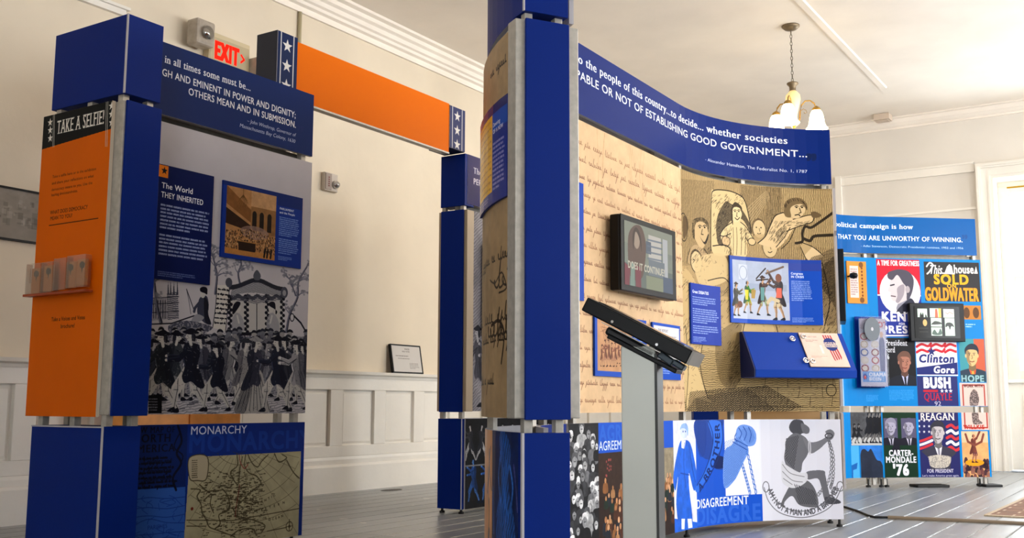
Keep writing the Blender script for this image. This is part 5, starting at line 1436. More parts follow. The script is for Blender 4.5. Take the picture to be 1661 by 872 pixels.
def floor_mat():
    m = bpy.data.materials.new('grey_floor_paint'); m.use_nodes = True
    nt = m.node_tree; b = nt.nodes['Principled BSDF']; L = nt.links
    geo = nt.nodes.new('ShaderNodeNewGeometry')
    mp = nt.nodes.new('ShaderNodeMapping'); mp.inputs['Scale'].default_value = (14, 1.2, 1)
    L.new(geo.outputs['Position'], mp.inputs['Vector'])
    n1 = nt.nodes.new('ShaderNodeTexNoise'); n1.inputs['Scale'].default_value = 1.0; n1.inputs['Detail'].default_value = 6
    L.new(mp.outputs['Vector'], n1.inputs['Vector'])
    oi = nt.nodes.new('ShaderNodeObjectInfo')
    ramp = nt.nodes.new('ShaderNodeValToRGB'); e = ramp.color_ramp.elements
    e[0].position = .3; e[0].color = (*lin('#7b7f82'), 1); e[1].position = .7; e[1].color = (*lin('#989b9d'), 1)
    L.new(n1.outputs['Fac'], ramp.inputs['Fac'])
    n2 = nt.nodes.new('ShaderNodeTexNoise'); n2.inputs['Scale'].default_value = 9; n2.inputs['Detail'].default_value = 8
    L.new(geo.outputs['Position'], n2.inputs['Vector'])
    r2 = nt.nodes.new('ShaderNodeValToRGB'); e = r2.color_ramp.elements
    e[0].position = .66; e[0].color = (0, 0, 0, 1); e[1].position = .70; e[1].color = (1, 1, 1, 1)
    L.new(n2.outputs['Fac'], r2.inputs['Fac'])
    mx = nt.nodes.new('ShaderNodeMix'); mx.data_type = 'RGBA'
    L.new(r2.outputs['Color'], mx.inputs[0]); L.new(ramp.outputs['Color'], mx.inputs[6]); mx.inputs[7].default_value = (*lin('#b9b8b4'), 1)
    hs = nt.nodes.new('ShaderNodeHueSaturation')
    mr = nt.nodes.new('ShaderNodeMapRange'); mr.inputs[3].default_value = .88; mr.inputs[4].default_value = 1.12
    L.new(oi.outputs['Random'], mr.inputs[0]); L.new(mr.outputs[0], hs.inputs['Value']); L.new(mx.outputs[2], hs.inputs['Color'])
    L.new(hs.outputs['Color'], b.inputs['Base Color'])
    rr = nt.nodes.new('ShaderNodeMapRange'); rr.inputs[3].default_value = .22; rr.inputs[4].default_value = .42
    L.new(n1.outputs['Fac'], rr.inputs[0]); L.new(rr.outputs[0], b.inputs['Roughness'])
    bp = nt.nodes.new('ShaderNodeBump'); bp.inputs['Strength'].default_value = .25; bp.inputs['Distance'].default_value = .01
    L.new(n1.outputs['Fac'], bp.inputs['Height']); L.new(bp.outputs['Normal'], b.inputs['Normal'])
    return m
M_FLOOR = floor_mat()
M_WORN = mat('worn_plank_edge', '#747678', 0.28, vary=0.5, scale=14, bump=0.8, bscale=22)

# ------------------------------------------------------------------ the room
X0, X1, Y0, Y1, ZC = -5.93, ROOM_X1, -3.5, 12.75, 4.12
b = MB(); b.box(X0 - .3, X1 + .3, Y0 - .3, Y1 + .6, -.20, -.022); floor = struct(b.build('floor', M_DARK, at=(0, 0, 0)), 'grey painted wooden plank floor')
lens = {}
for L_ in (3.22, 4.83, 8.05):
    me_b = MB(); g_ = .003; hw = .09 - g_ / 2; bv = .0042
    ys = (0, L_ - g_)
    v = []
    for y in ys:
        v += [(-hw, y, -.021), (hw, y, -.021), (hw, y, -bv), (hw - bv, y, 0), (-hw + bv, y, 0), (-hw, y, -bv)]
    me_b.v = v
    for i in range(6):
        j = (i + 1) % 6; me_b.f.append((i, j, 6 + j, 6 + i)); me_b.m.append(1 if i in (2, 4) else 0); me_b.uv.append(None)
    me_b.f += [(5, 4, 3, 2, 1, 0), (6, 7, 8, 9, 10, 11)]; me_b.m += [0, 0]; me_b.uv += [None, None]
    o = me_b.build('plank', [M_FLOOR, M_WORN], parent=floor); lens[L_] = o
pats = [(4.83, 3.22, 8.05), (8.05, 4.83, 3.22), (3.22, 8.05, 4.83), (4.83, 3.22, 3.22, 4.83), (3.22, 4.83, 4.83, 3.22)]
x = X0 + .09; used = set(); ri = 0
while x < X1 - .05:
    y = Y0
    for L_ in pats[(ri * 2 + ri // 3) % 5]:
        if L_ in used:
            o = bpy.data.objects.new('plank', lens[L_].data); col.objects.link(o); o.parent = floor
        else:
            o = lens[L_]; used.add(L_)
        o.location = (x, y, 0); y += L_
    x += .18; ri += 1

# left wall with its panelled dado
b = MB(); b.box(X0 - .2, X0, Y0, Y1, 0, ZC); wl = struct(b.build('wall_left', M_WALL), 'cream plaster wall with white dado')
for i in range(-17, 11):
    y = 6.56 + .55 * i
    b = MB()
    z0, z1, y1 = .375, .83, y + .40
    b.box(X0, X0 + .012, y, y1, z0, z1)
    b.hexa([(X0 + .012, y + .012, z0 + .012), (X0 + .020, y + .03, z0 + .03), (X0 + .020, y1 - .03, z0 + .03), (X0 + .012, y1 - .012, z0 + .012),
            (X0 + .012, y + .012, z1 - .012), (X0 + .020, y + .03, z1 - .03), (X0 + .020, y1 - .03, z1 - .03), (X0 + .012, y1 - .012, z1 - .012)])
    b.build('dado_panel', M_TRIM, wl)
    b = MB(); b.box(X0, X0 + .042, y1, y + .55, .375, .83); b.build('stile', M_TRIM, wl, bevel=.004)
b = MB(); b.box(X0, X0 + .042, Y0, Y1, .285, .375); b.build('rail', M_TRIM, wl, bevel=.004)
b = MB(); b.box(X0, X0 + .042, Y0, Y1, .83, .945); b.build('rail', M_TRIM, wl, bevel=.004)
b = MB(); b.prism([(X0, .93), (X0 + .05, .93), (X0 + .055, .95), (X0 + .085, .962), (X0 + .09, .985), (X0, .985)], 'y', Y0, Y1); struct(b.build('trim_1', M_TRIM), 'white dado cap ledge')
b = MB(); b.prism([(X0, 0), (X0 + .065, 0), (X0 + .065, .205), (X0 + .058, .222), (X0 + .05, .225), (X0 + .05, .262), (X0 + .044, .285), (X0, .285)], 'y', Y0, Y1); struct(b.build('baseboard_left', M_TRIM), 'tall white baseboard')
def crown(P, axis, a0, a1, nm):
    b = MB(); b.prism(P, axis, a0, a1); return struct(b.build(nm, M_CEIL), 'stepped white ceiling cornice')
prof = [(0, 3.90), (.022, 3.90), (.022, 3.925), (.012, 3.93), (.012, 3.955), (.045, 3.965), (.05, 3.99), (.075, 4.0), (.085, 4.035), (.115, 4.05), (.118, 4.085), (.16, 4.095), (.16, 4.12), (0, 4.12)]
crown([(X0 + a, z) for a, z in prof], 'y', Y0, Y1, 'trim_2')
prof_b = [(0, 4.0), (.02, 4.0), (.02, 4.02), (.05, 4.03), (.09, 4.06), (.11, 4.10), (.15, 4.105), (.15, 4.12), (0, 4.12)]
crown([(Y1 - a, z) for a, z in prof_b], 'x', X0 + .12, X1, 'trim_3')
b = MB(); b.box(X0, X0 + .03, 1.4, 4.30, 3.325, 3.365); b.box(X0, X0 + .05, 1.4, 4.32, 3.365, 3.385); struct(b.build('trim_4', M_TRIM), 'thin moulding high on left wall')
b = MB(); b.box(X0 - .2, X1 + .2, Y0 - .2, Y1 + .6, ZC, ZC + .15); struct(b.build('ceiling', M_CEIL), 'flat cream ceiling')
b = MB(); b.prism([(-2.585, ZC), (-2.575, ZC - .014), (-2.515, ZC - .014), (-2.505, ZC)], 'y', -1, 11.35); struct(b.build('trim_5', M_CEIL), 'shallow ceiling batten')

# back wall with one deep window bay
OX0, OX1, OZ = -1.70, -.50, 3.28
b = MB(); b.box(X0, OX0, Y1, Y1 + .2, 0, ZC); b.box(OX1, X1, Y1, Y1 + .2, 0, ZC); b.box(OX0, OX1, Y1, Y1 + .2, OZ, ZC)
wb = struct(b.build('wall_back', M_BACK), 'pale plaster wall at the far end')
WY = Y1 + .30
b = MB(); b.box(OX0 - .03, OX0, Y1 + .2, WY + .1, 0, OZ); b.box(OX1, OX1 + .03, Y1 + .2, WY + .1, 0, OZ); b.box(OX0 - .03, OX1 + .03, Y1 + .2, WY + .1, OZ, OZ + .03); b.build('window_jamb', M_TRIM, wb)
win = struct((lambda b: (b.box(OX0, OX1, WY, WY + .06, 0, .97), b.build('window_1', M_TRIM, at=(OX0, WY, 0)))[1])(MB()), 'tall bright window in a white casing')
b = MB(); b.box(OX0 + .14, OX1 - .14, WY - .012, WY, .14, .84); b.box(OX0 + .19, OX1 - .19, WY - .02, WY - .012, .19, .79); b.build('apron_panel', M_TRIM, win, bevel=.006)
b = MB(); b.box(OX0, OX1, WY - .05, WY + .06, .97, 1.01); b.build('window_sill', M_TRIM, win, bevel=.006)
b = MB()
b.box(OX0, OX0 + .13, WY, WY + .06, 1.01, 3.23); b.box(OX1 - .13, OX1, WY, WY + .06, 1.01, 3.23); b.box(OX0 + .13, OX1 - .13, WY, WY + .06, 3.15, 3.23); b.box(OX0 + .13, OX1 - .13, WY, WY + .06, 1.01, 1.11)
b.box(OX0 + .13, OX1 - .13, WY + .005, WY + .055, 2.12, 2.18); b.box(OX0, OX1, WY, WY + .06, 3.23, OZ)
b.build('sash_frame', M_SASH, win, bevel=.004)
for z0, z1 in ((1.11, 2.12), (2.18, 3.15)):
    xm = (OX0 + OX1) / 2
    b = MB(); b.box(xm - .015, xm + .015, WY + .01, WY + .05, z0, z1); b.build('muntin', M_SASH, win)
    for xa, xb in ((OX0 + .13, xm - .015), (xm + .015, OX1 - .13)):
        b = MB(); b.box(xa, xb, WY + .028, WY + .032, z0, z1); b.build('pane', M_GLASS, win)
b = MB(); b.box(OX0 + .10, OX1 - .08, WY - .006, WY - .001, 3.205, 3.222); b.build('brass_weather_strip', mat('brass', '#a8841c', .3, .8), win)
M_CAS = M_TRIM
b = MB()
def casing(w0, w1, y):
    b.box(OX0 - w1, OX0 - w0, Y1 - y, Y1, 0, OZ + w1); b.box(OX1 + w0, OX1 + w1, Y1 - y, Y1, 0, OZ + w1); b.box(OX0 - w0, OX1 + w0, Y1 - y, Y1, OZ + w0, OZ + w1)
casing(0, .035, .02); casing(.035, .055, .032); casing(.055, .125, .026); casing(.125, .145, .05); casing(.145, .17, .065); casing(.17, .185, .035)
struct(b.build('trim_6', M_CAS), 'moulded white window casing')
b = MB(); b.box(-3.40, OX0 - .19, Y1 - .018, Y1, 3.385, 3.49); b.box(-3.40, OX0 - .19, Y1 - .035, Y1, 3.475, 3.495); b.box(-3.40, OX0 - .19, Y1 - .03, Y1, 3.38, 3.395); struct(b.build('trim_7', M_TRIM), 'white picture rail board')
b = MB(); b.box(-3.40, OX0 - .19, Y1 - .02, Y1, 2.945, 2.97); struct(b.build('trim_8', M_TRIM), 'thin rail beside window casing')
b = MB(); b.box(-3.47, -3.40, Y1 - .045, Y1, 0, 3.50); struct(b.build('trim_9', M_TRIM), 'upright strip of trim on back wall')
b = MB(); b.box(X0 + .07, -3.47, Y1 - .05, Y1, 0, .24); b.box(-3.40, OX0 - .19, Y1 - .05, Y1, 0, .24); b.box(OX1 + .19, X1, Y1 - .05, Y1, 0, .24); struct(b.build('baseboard_back', M_TRIM), 'white baseboard')
# unseen right wall with windows; unseen rear wall, opening added for the fill
b = MB(); edges = [Y0]
for wy in (5.2, 8.2, 11.2): edges += [wy - .6, wy + .6]
edges.append(Y1)
for i in range(0, len(edges), 2): b.box(X1, X1 + .2, edges[i], edges[i + 1], 0, ZC)
for wy in (5.2, 8.2, 11.2): b.box(X1, X1 + .2, wy - .6, wy + .6, 0, 1.0); b.box(X1, X1 + .2, wy - .6, wy + .6, 3.3, ZC)
struct(b.build('wall_right', M_BACK), 'wall with three windows')
b = MB(); b.box(X0, -.5, Y0 - .2, Y0, 0, ZC); b.box(2.1, X1, Y0 - .2, Y0, 0, ZC); b.box(-.5, 2.1, Y0 - .2, Y0, 0, .9); b.box(-.5, 2.1, Y0 - .2, Y0, 3.3, ZC); struct(b.build('wall_rear', M_BACK), 'rear wall with opening added for fill light')
# ------------------------------------------------------------------ exhibition stands
def pm(img, rough=.38, spec=.5): return print_mat(img.name, img, rough, spec=spec)
def panel(name, path, z0, z1, m, parent, th=.018, off=0.0, edge=None, label=None):
    b = MB(); b.slab(path, z0, z1, th, 0, 1, off); o = b.build(name, [m, edge or M_EDGE], parent)
    if label: o['label'] = label
    return o
def post(parent, P, e1, z0, z1, w=.03, m=None):
    b = MB(); b.obox((P[0] - e1[0] * w / 2 + e1[1] * w / 2, P[1] - e1[1] * w / 2 - e1[0] * w / 2), e1, w, (-e1[1], e1[0]), w, z0, z1)
    return b.build('frame_post', m or M_ALU, parent, bevel=.002)
def foot(parent, P, r=.018):
    b = MB(); b.lathe([(r, 0), (r, .012), (r * .5, .016), (r * .4, .05)], (P[0], P[1], 0), 10); return b.build('leveling_foot', M_RUBBER, parent)
def rail(parent, path, z0=2.03, z1=2.078, off=-.06):
    b = MB(); b.slab(path, z0, z1, .03, 0, 0, off); return b.build('frame_rail', M_ALU_D, parent)  # dark metal puts the shade under the banner into the rail's colour
XV, YV = (1, 0), (0, 1)

# ---- selfie stand, left
A = thing('exhibit_stand', "exhibit stand with the orange 'TAKE A SELFIE!' panel and crowd engraving", 'display stand', (-4.0, 3.4, 0))
pathA = [(-3.98, 3.0 + 1.135 * i / 4) for i in range(5)]
b = MB(); b.box(-4.34, -3.812, 2.79, 2.98, 2.06, 2.42); b.build('header_box', M_BLUE, A, bevel=.002)
b = MB(); b.box(-3.8125, -3.809, 2.787, 2.792, 2.06, 2.42); b.box(-3.818, -3.8125, 2.7865, 2.79, 2.06, 2.42); b.build('corner_trim', M_EDGE, A)
b = MB(); b.box(-4.33, -3.812, 2.792, 2.98, .668, 2.028); b.build('column_core', M_ALU, A, bevel=.003)
panel('orange_panel', [(-4.368, 2.772), (-3.868, 2.772)], .66, 2.03, pm(art_orange(), .45), A, th=.018, edge=mat('orange_panel_edge', '#c9b9a4', .5), label="orange panel headed 'TAKE A SELFIE!'")
b = MB(); b.box(-3.812, -3.800, 2.80, 2.982, .664, 2.03); b.build('blue_side_panel', M_BLUE, A, bevel=.002)
b = MB(); b.box(-4.335, -3.832, 2.785, 2.975, .03, .62); b.build('plinth_box', M_BLUE, A, bevel=.002)
b = MB(); b.box(-3.8325, -3.829, 2.782, 2.787, .03, .62); b.box(-3.838, -3.8325, 2.7815, 2.785, .03, .62); b.box(-4.335, -3.838, 2.7825, 2.785, .614, .62); b.build('corner_trim', M_EDGE, A)
for (x, y) in ((-3.853, 2.818), (-3.853, 2.945), (-4.30, 2.818), (-4.30, 2.945), (-4.07, 2.818), (-4.02, 3.05), (-4.02, 4.09), (-4.14, 4.09)):
    post(A, (x, y), XV, .05, 2.40, .034)
for (x, y) in ((-3.86, 2.83), (-4.30, 2.83), (-4.0, 4.08), (-4.14, 4.08), (-4.0, 3.05)): foot(A, (x, y))
bx = pm(art_a_banner()); panel('quote_banner', pathA, 2.07, 2.42, bx, A, label='navy banner quoting power and dignity')
rail(A, pathA)
panel('engraving_panel', pathA, .667, 2.035, pm(art_a_mid(), .5), A, label='black and white engraving of a procession')
panel('map_panel', pathA, .03, .62, pm(art_a_low(), .5), A, label="'MONARCHY' panel with an old map")
panel('back_panel', [(-4.17, 4.13), (-4.17, 2.99)], .69, 2.035, M_ORANGE, A)
panel('back_banner', [(-4.17, 4.13), (-4.17, 2.99)], 2.07, 2.42, M_BLUE, A); panel('back_plinth_panel', [(-4.17, 4.13), (-4.17, 2.99)], .03, .605, M_BLUE, A)
panel('text_board', [(-3.98, 3.112), (-3.98, 3.442)], 1.288, 1.828, pm(art_board_inherited()), A, th=.010, off=.011, edge=M_BLUE, label="'THEY INHERITED' text board")
panel('picture_board', [(-3.98, 3.502), (-3.98, 4.06)], 1.436, 1.822, pm(art_board_parliament()), A, th=.010, off=.011, edge=M_BLUE, label='board with a picture of a crowded parliament')

# ---- header beam between the first two stands
BM = thing('header_beam', 'orange header beam between two star-spangled end blocks', 'beam', (-4.1, 4.77, 2.385))
def star_block(y0, y1, z0, z1, x0, x1, zs, art):
    b = MB(); b.box(x0, x1 - .004, y0, y1, z0, z1); o = b.build('star_block', mat('dark_navy_block', '#10182e', .45), BM, bevel=.002)
    b = MB(); b.slab([(x1, y0 + .003), (x1, y1 - .003)], z0 + .003, z1 - .003, .004, 0, 1); b.build('star_face', [art, M_EDGE], o)
star_block(3.895, 4.05, 2.421, 2.735, -4.19, -4.03, 0, pm(art_stars('print_stars', .155, 2.42, 2.735, (2.665, 2.55, 2.437))))
star_block(5.50, 5.68, 2.421, 2.715, -4.22, -4.045, 0, pm(art_stars('print_stars_far', .18, 2.42, 2.715, (2.655, 2.555, 2.455), '#3a3f66')))
b = MB(); b.box(-4.085, -4.05, 4.05, 5.50, 2.386, 2.722); b.build('orange_fascia', M_ORANGE, BM, bevel=.002)
b = MB(); b.box(-4.09, -4.046, 4.14, 5.50, 2.376, 2.386); b.build('bottom_strip', M_ALU, BM)

# ---- second stand behind the beam
Bs = thing('exhibit_stand', 'narrow blue-ended exhibit stand behind the orange beam, half hidden', 'display stand', (-4.15, 6.8, 0))
pathB = [(-4.05, 5.70), (-4.05, 6.95)]
b = MB(); b.box(-4.255, -4.052, 5.69, 5.80, 2.06, 2.42); b.build('header_box', M_BLUE, Bs, bevel=.002)
b = MB(); b.box(-4.275, -4.035, 5.70, 5.78, .668, 2.03); b.build('column_core', mat('warm_aluminium', '#a8977f', .45, .2), Bs, bevel=.003)
b = MB(); b.box(-4.25, -4.06, 5.688, 5.70, .664, 2.032); b.build('blue_end_panel', M_BLUE, Bs, bevel=.002)
b = MB(); b.box(-4.255, -4.06, 5.69, 5.80, .03, .62); b.build('plinth_box', M_BLUE, Bs, bevel=.002)
b = MB(); b.box(-4.062, -4.057, 5.687, 5.691, .03, .62); b.build('corner_trim', M_EDGE, Bs)
for (x, y) in ((-4.235, 5.715), (-4.08, 5.715), (-4.08, 6.92), (-4.23, 6.92)): post(Bs, (x, y), XV, .05, 2.40, .03)
for (x, y) in ((-4.235, 5.72), (-4.08, 5.72), (-4.08, 6.91), (-4.23, 6.91)): foot(Bs, (x, y))
pb = [(-4.05, 5.72), (-4.05, 6.95)]
panel('quote_banner', pb, 2.075, 2.42, pm(art_b_banner(), .25), Bs); rail(Bs, pathB)
panel('engraving_panel', [(-4.05, 5.782), (-4.05, 6.95)], .67, 2.035, pm(art_b_mid()), Bs); panel('crowd_panel', pb, .03, .62, pm(art_b_low()), Bs)
panel('text_board', [(-4.05, 5.90), (-4.05, 6.20)], 1.18, 1.82, pm(art_b_board()), Bs, th=.01, off=.03, edge=M_BLUE); panel('picture_board', [(-4.05, 5.93), (-4.05, 6.27)], .77, 1.12, pm(art_b_picture()), Bs, th=.01, off=.012, edge=M_BLUE)
panel('back_panel', [(-4.26, 6.95), (-4.26, 5.80)], .67, 2.035, M_GREYP, Bs); panel('back_plinth_panel', [(-4.26, 6.95), (-4.26, 5.81)], .03, .62, M_BLUE, Bs); panel('back_banner', [(-4.26, 6.95), (-4.26, 5.81)], 2.075, 2.42, M_BLUE, Bs)

# ---- the long curved wall with its blue column
Rs = thing('curved_exhibit_wall', 'long curved exhibit wall quoting good government, blue column at its near end', 'display stand', (-2.2, 4.8, 0))
C1, C2 = (-1.12, 4.16), (-1.133, 5.38)
a1 = arcpath(C1, 1.2, -57.2, 0, 14); st = [(-2.32, 4.16), (-2.333, 5.38)]; a2 = arcpath(C2, 1.2, 0, 58, 16)
stn = [(-2.32 - .013 * i / 6, 4.16 + 1.22 * i / 6) for i in range(7)]
both = stn[:-1] + a2
o1 = arcpath(C1, 1.43, 0, -57.2, 16); o1b = arcpath(C1, 1.415, 0, -58.3, 16)
oB = list(reversed([(-2.55, 4.17)] + [(-2.56, 5.38)] + arcpath(C2, 1.43, 3, 58, 12)))
e1 = (.530, .848); e2 = (-.848, .530)
P0 = Vector((-1.843, 2.885)); E1 = Vector(e1); E2 = Vector(e2)
b = MB(); b.obox(P0 + E1 * .030, e1, .170, e2, .095, 2.06, 2.42); b.build('header_box', M_BLUE, Rs, bevel=.002)
b = MB(); b.obox(P0 + E1 * .026 - E2 * .001, e1, .005, e2, .01, 2.06, 2.42); b.build('corner_trim', M_EDGE, Rs)
b = MB(); b.obox(P0 + E2 * .008, e1, .245, e2, .065, .672, 2.032); b.build('column_core', M_ALU, Rs, bevel=.004)
b = MB(); b.obox(P0 + E1 * .034 - E2 * .004, e1, .168, e2, .012, .668, 2.034); b.build('blue_end_panel', M_BLUE, Rs, bevel=.002)
b = MB(); b.obox(P0 + E1 * .030, e1, .170, e2, .045, .03, .625); b.build('plinth_box', M_BLUE, Rs, bevel=.002)
b = MB(); b.obox(P0 + E1 * .022 - E2 * .003, e1, .008, e2, .012, .03, .625); b.build('corner_trim', M_EDGE, Rs)
for (u, d) in ((.055, .035), (.172, .035)): post(Rs, P0 + E1 * u + E2 * d, e1, .05, 2.40, .03)
for a in (-30, 0):
    for r in (1.235, 1.39): post(Rs, arcpath(C1, r, a, a, 1)[0], YV, .05, 2.40, .03)
for a in (2, 30, 56):
    for r in (1.235, 1.39): post(Rs, arcpath(C2, r, a, a, 1)[0], (math.sin(R(a)), math.cos(R(a))), .05, 2.40, .03)
for p in (P0 + E1 * .045 + E2 * .03, P0 + E1 * .175 + E2 * .03, arcpath(C2, 1.22, 57, 57, 1)[0], arcpath(C2, 1.40, 57, 57, 1)[0], arcpath(C2, 1.22, 2, 2, 1)[0], arcpath(C2, 1.40, 2, 2, 1)[0], arcpath(C1, 1.22, 0, 0, 1)[0], arcpath(C1, 1.40, 0, 0, 1)[0]): foot(Rs, p)
panel('plain_banner', a1, 2.075, 2.42, M_BLUE, Rs)
panel('quote_banner', both, 2.075, 2.42, pm(art_r_banner(), .3), Rs, label='long navy banner quoting good government')
rail(Rs, both)
panel('inner_curve_panel', a1, .68, 2.045, M_PARCH, Rs); panel('inner_plinth_panel', arcpath(C1, 1.2, -44, -6, 10), .045, .633, M_BLUE, Rs)
panel('parchment_panel', stn, .68, 2.045, pm(art_r_parch(), .5), Rs, label='tan panel of old handwriting')
panel('engraving_panel', a2, .68, 2.045, pm(art_r_engraving(), .5), Rs, label='curved sepia engraving of arguing men')
panel('plinth_print', [(-2.319, 4.06)] + both, .045, .633, pm(art_r_low(), .35), Rs, label="low panels reading 'AGREEMENT' and 'DISAGREEMENT'")
panel('outer_banner', o1b, 2.075, 2.42, M_BLUE, Rs)
panel('signature_panel', o1, .672, 2.035, pm(art_out_mid(), .4), Rs, label='brown curved panel of signatures')
panel('outer_plinth_print', o1b, .03, .625, pm(art_out_low(), .3), Rs, label='dark night scene with a brown edge')
yb = arcpath(C1, 1.43, -R(0) - .92 / 1.43 * 57.296, -1.385 / 1.43 * 57.296, 6)
panel('document_board', yb, 1.435, 1.80, pm(art_out_board(), .22), Rs, th=.01, off=.012, edge=M_BLUE, label='yellow document board with purple text strip')
panel('back_banner', oB, 2.075, 2.42, M_BLUE, Rs); 
panel('back_panel', oB, .69, 2.035, M_TAN, Rs); panel('back_plinth_panel', oB, .03, .605, M_BLUE2, Rs)
def a2p(u0, u1, n=5): return arcpath(C2, 1.2, u0 / 1.2 * 57.296, u1 / 1.2 * 57.296, n)
panel('narrow_board', [(-2.32, 4.10), (-2.321, 4.197)], 1.19, 1.74, pm(art_edge()), Rs, th=.01, off=.012, edge=M_BLUE2)
panel('cartoon_board', [(-2.3215, 4.30), (-2.3275, 4.87)], .85, 1.145, pm(art_cartoon()), Rs, th=.01, off=.012, edge=M_BLUE2)
panel('report_board', [(-2.3285, 4.945), (-2.332, 5.305)], .85, 1.145, pm(art_page()), Rs, th=.01, off=.012, edge=M_BLUE2)
panel('text_board', a2p(.08, .388), 1.058, 1.402, pm(art_debates()), Rs, th=.01, off=.012, edge=M_BLUE2, label="blue 'DEBATES' text board")
panel('picture_board', a2p(.477, 1.128), 1.199, 1.597, pm(art_clash(), .3), Rs, th=.01, off=.012, edge=M_BLUE2, label='coloured cartoon of brawling men on a blue board')

# monitor hung on the parchment panel
mo = thing('wall_monitor', 'black framed screen hung on the tan handwriting panel', 'monitor', (-2.28, 4.77, 1.26))
b = MB(); b.box(-2.305, -2.250, 4.447, 5.09, 1.262, 1.634); b.build('casing', M_BLACK, mo, bevel=.008)
b = MB(); b.box(-2.250, -2.242, 4.447, 5.09, 1.262, 1.634); b.build('bezel', mat('bezel_black', '#0c0b0a', .4, spec=.2), mo, bevel=.003)
b = MB(); b.slab([(-2.2405, 4.478), (-2.2405, 5.040)], 1.292, 1.606, .002, 0, 1); b.build('screen', [print_mat('screen_picture', art_monitor(), .08, emit=.12), M_BLACK], mo)
b = MB(); b.box(-2.321, -2.305, 4.62, 4.92, 1.36, 1.54); b.build('wall_bracket', M_BLACK, mo)

# sloping blue box with the hinged tag, on the curved engraving
Pl = Vector(arcpath(C2, 1.2, .56 / 1.2 * 57.296, .56 / 1.2 * 57.296, 1)[0]); Pr = Vector(arcpath(C2, 1.2, 1.225 / 1.2 * 57.296, 1.225 / 1.2 * 57.296, 1)[0])
cx = (Pr - Pl); Wc = cx.length; cx.normalize(); cn = Vector((cx.y, -cx.x))       # outward normal, towards the room
fb = thing('flip_label_box', 'sloping blue box with a hinged great debates tag on engraving', 'display box', (Pl.x, Pl.y, .875), math.atan2(cx.y, cx.x))
# local frame: x along the box, -y out into the room
b = MB(); b.prism([(-.0, 0), (-.175, .0), (-.18, .045), (-.035, .272), (0, .272)], 'x', 0, Wc); b.build('body', M_BLUE2, fb, local=True, bevel=.003)
b = MB(); b.prism([(-.0, 0.002), (-.173, .002), (-.176, .046), (-.034, .270), (0, .270)], 'x', -.006, 0.0005); b.build('end_cheek', mat('dark_cheek', '#0b1c50', .5), fb, local=True)
sl = Vector((0, .145, .227)).normalized()
so = Vector((0, -.18, .045)); sn = Vector((0, -sl.z, sl.y))
def face_pt(u, v, h=.006): 
    p = so + sl * v + sn * h; return (u, p.y, p.z)
tg = pm(art_tag(), .3)
b = MB(); u0, u1, v0, v1 = .355, .615, .018, .262
t_out = [(u0, v0), (u1, v0), (u1, v1), (u0, v1)]
b.quad([face_pt(u, v, .010) for u, v in t_out], 0, [(0, 0), (1, 0), (1, 1), (0, 1)])
b.quad([face_pt(u, v, .004) for u, v in reversed(t_out)], 1)
for i in range(4):
    p, q = t_out[i], t_out[(i + 1) % 4]; b.quad([face_pt(*p, .010), face_pt(*p, .004), face_pt(*q, .004), face_pt(*q, .010)], 1)
b.build('hinged_tag', [tg, M_TAN], fb, local=True)
for (u, v) in ((.30, .215), (.335, .06)):
    b = MB(); b.tube([face_pt(u + .016 * math.cos(k * .524), v + .016 * math.sin(k * .524), .012) for k in range(12)], .0035, 6, close=True); b.tube([face_pt(u, v, .0), face_pt(u, v, .012)], .008, 8); b.build('split_ring', M_CHROME, fb, local=True)
for (u, v) in ((.378, .232), (.378, .055)):
    b = MB(); b.tube([face_pt(u + .014 * math.cos(k * .524), v + .014 * math.sin(k * .524), .014) for k in range(12)], .003, 6, close=True); b.build('split_ring', M_CHROME, fb, local=True)

# ---- the campaign wall at the far right
Cs = thing('campaign_exhibit_wall', 'bright blue exhibit wall of campaign posters beside the window', 'display stand', (-2.1, 9.8, 0))
S0 = Vector((-2.318, 9.614)); sd = Vector((.7684, .6400))
def Cu(u):
    """plan point at u metres along the wall: near straight, tight bend, wide curve, far straight"""
    d = 1.55 - u
    if d <= 0: return S0 - sd * d
    c1 = S0 + 1.2 * Vector((sd.y, -sd.x)); A1 = .30
    a = min(d, A1) / 1.2
    def rot(v, t): return Vector((v.x * math.cos(t) - v.y * math.sin(t), v.x * math.sin(t) + v.y * math.cos(t)))
    p = c1 + rot(S0 - c1, a); t = rot(-sd, a)
    if d <= A1: return p
    c2 = p + .16 * Vector((-t.y, t.x)); A2 = .16 * R(52)
    a = min(d - A1, A2) / .16
    q = c2 + rot(p - c2, a); t = rot(t, a)
    if d <= A1 + A2: return q
    return q + t * (d - A1 - A2)
pathC = [Cu(u) for u in (0, .5, 1.0, 1.08, 1.105, 1.13, 1.155, 1.18, 1.205, 1.23, 1.25, 1.30, 1.35, 1.40, 1.45, 1.50, 1.55, 1.81, 2.07, 2.33, 2.589)]
panel('quote_banner', pathC[:-1] + [S0 + sd * 1.012], 2.08, 2.42, pm(art_c_banner(), .28), Cs, label="blue banner ending 'UNWORTHY OF WINNING.'")
panel('poster_panel', pathC, .71, 2.04, pm(art_c_mid(), .35), Cs, label='patchwork of election posters')
panel('low_poster_panel', pathC, .085, .655, pm(art_c_low(), .35), Cs, label='lower patchwork of election posters')
backC = [Vector(p) + Vector((-sd.y, sd.x)) * .19 for p in (S0 + sd * 1.02, S0 - sd * .05)]
panel('back_banner', backC, 2.08, 2.42, M_BLUEC, Cs); panel('back_plinth_panel', backC, .085, .60, M_BLUEC, Cs)
for u in (1.10, 1.50, 1.60, 2.55):
    p = Cu(u); t_ = (Cu(u + .01) - Cu(u - .01)).normalized(); n_ = Vector((-t_.y, t_.x))
    post(Cs, p + n_ * .045, t_, .02, 2.40, .028); 
    if u > 1.3: post(Cs, p + n_ * .14, t_, .02, 2.40, .028)
rail(Cs, pathC[2:])
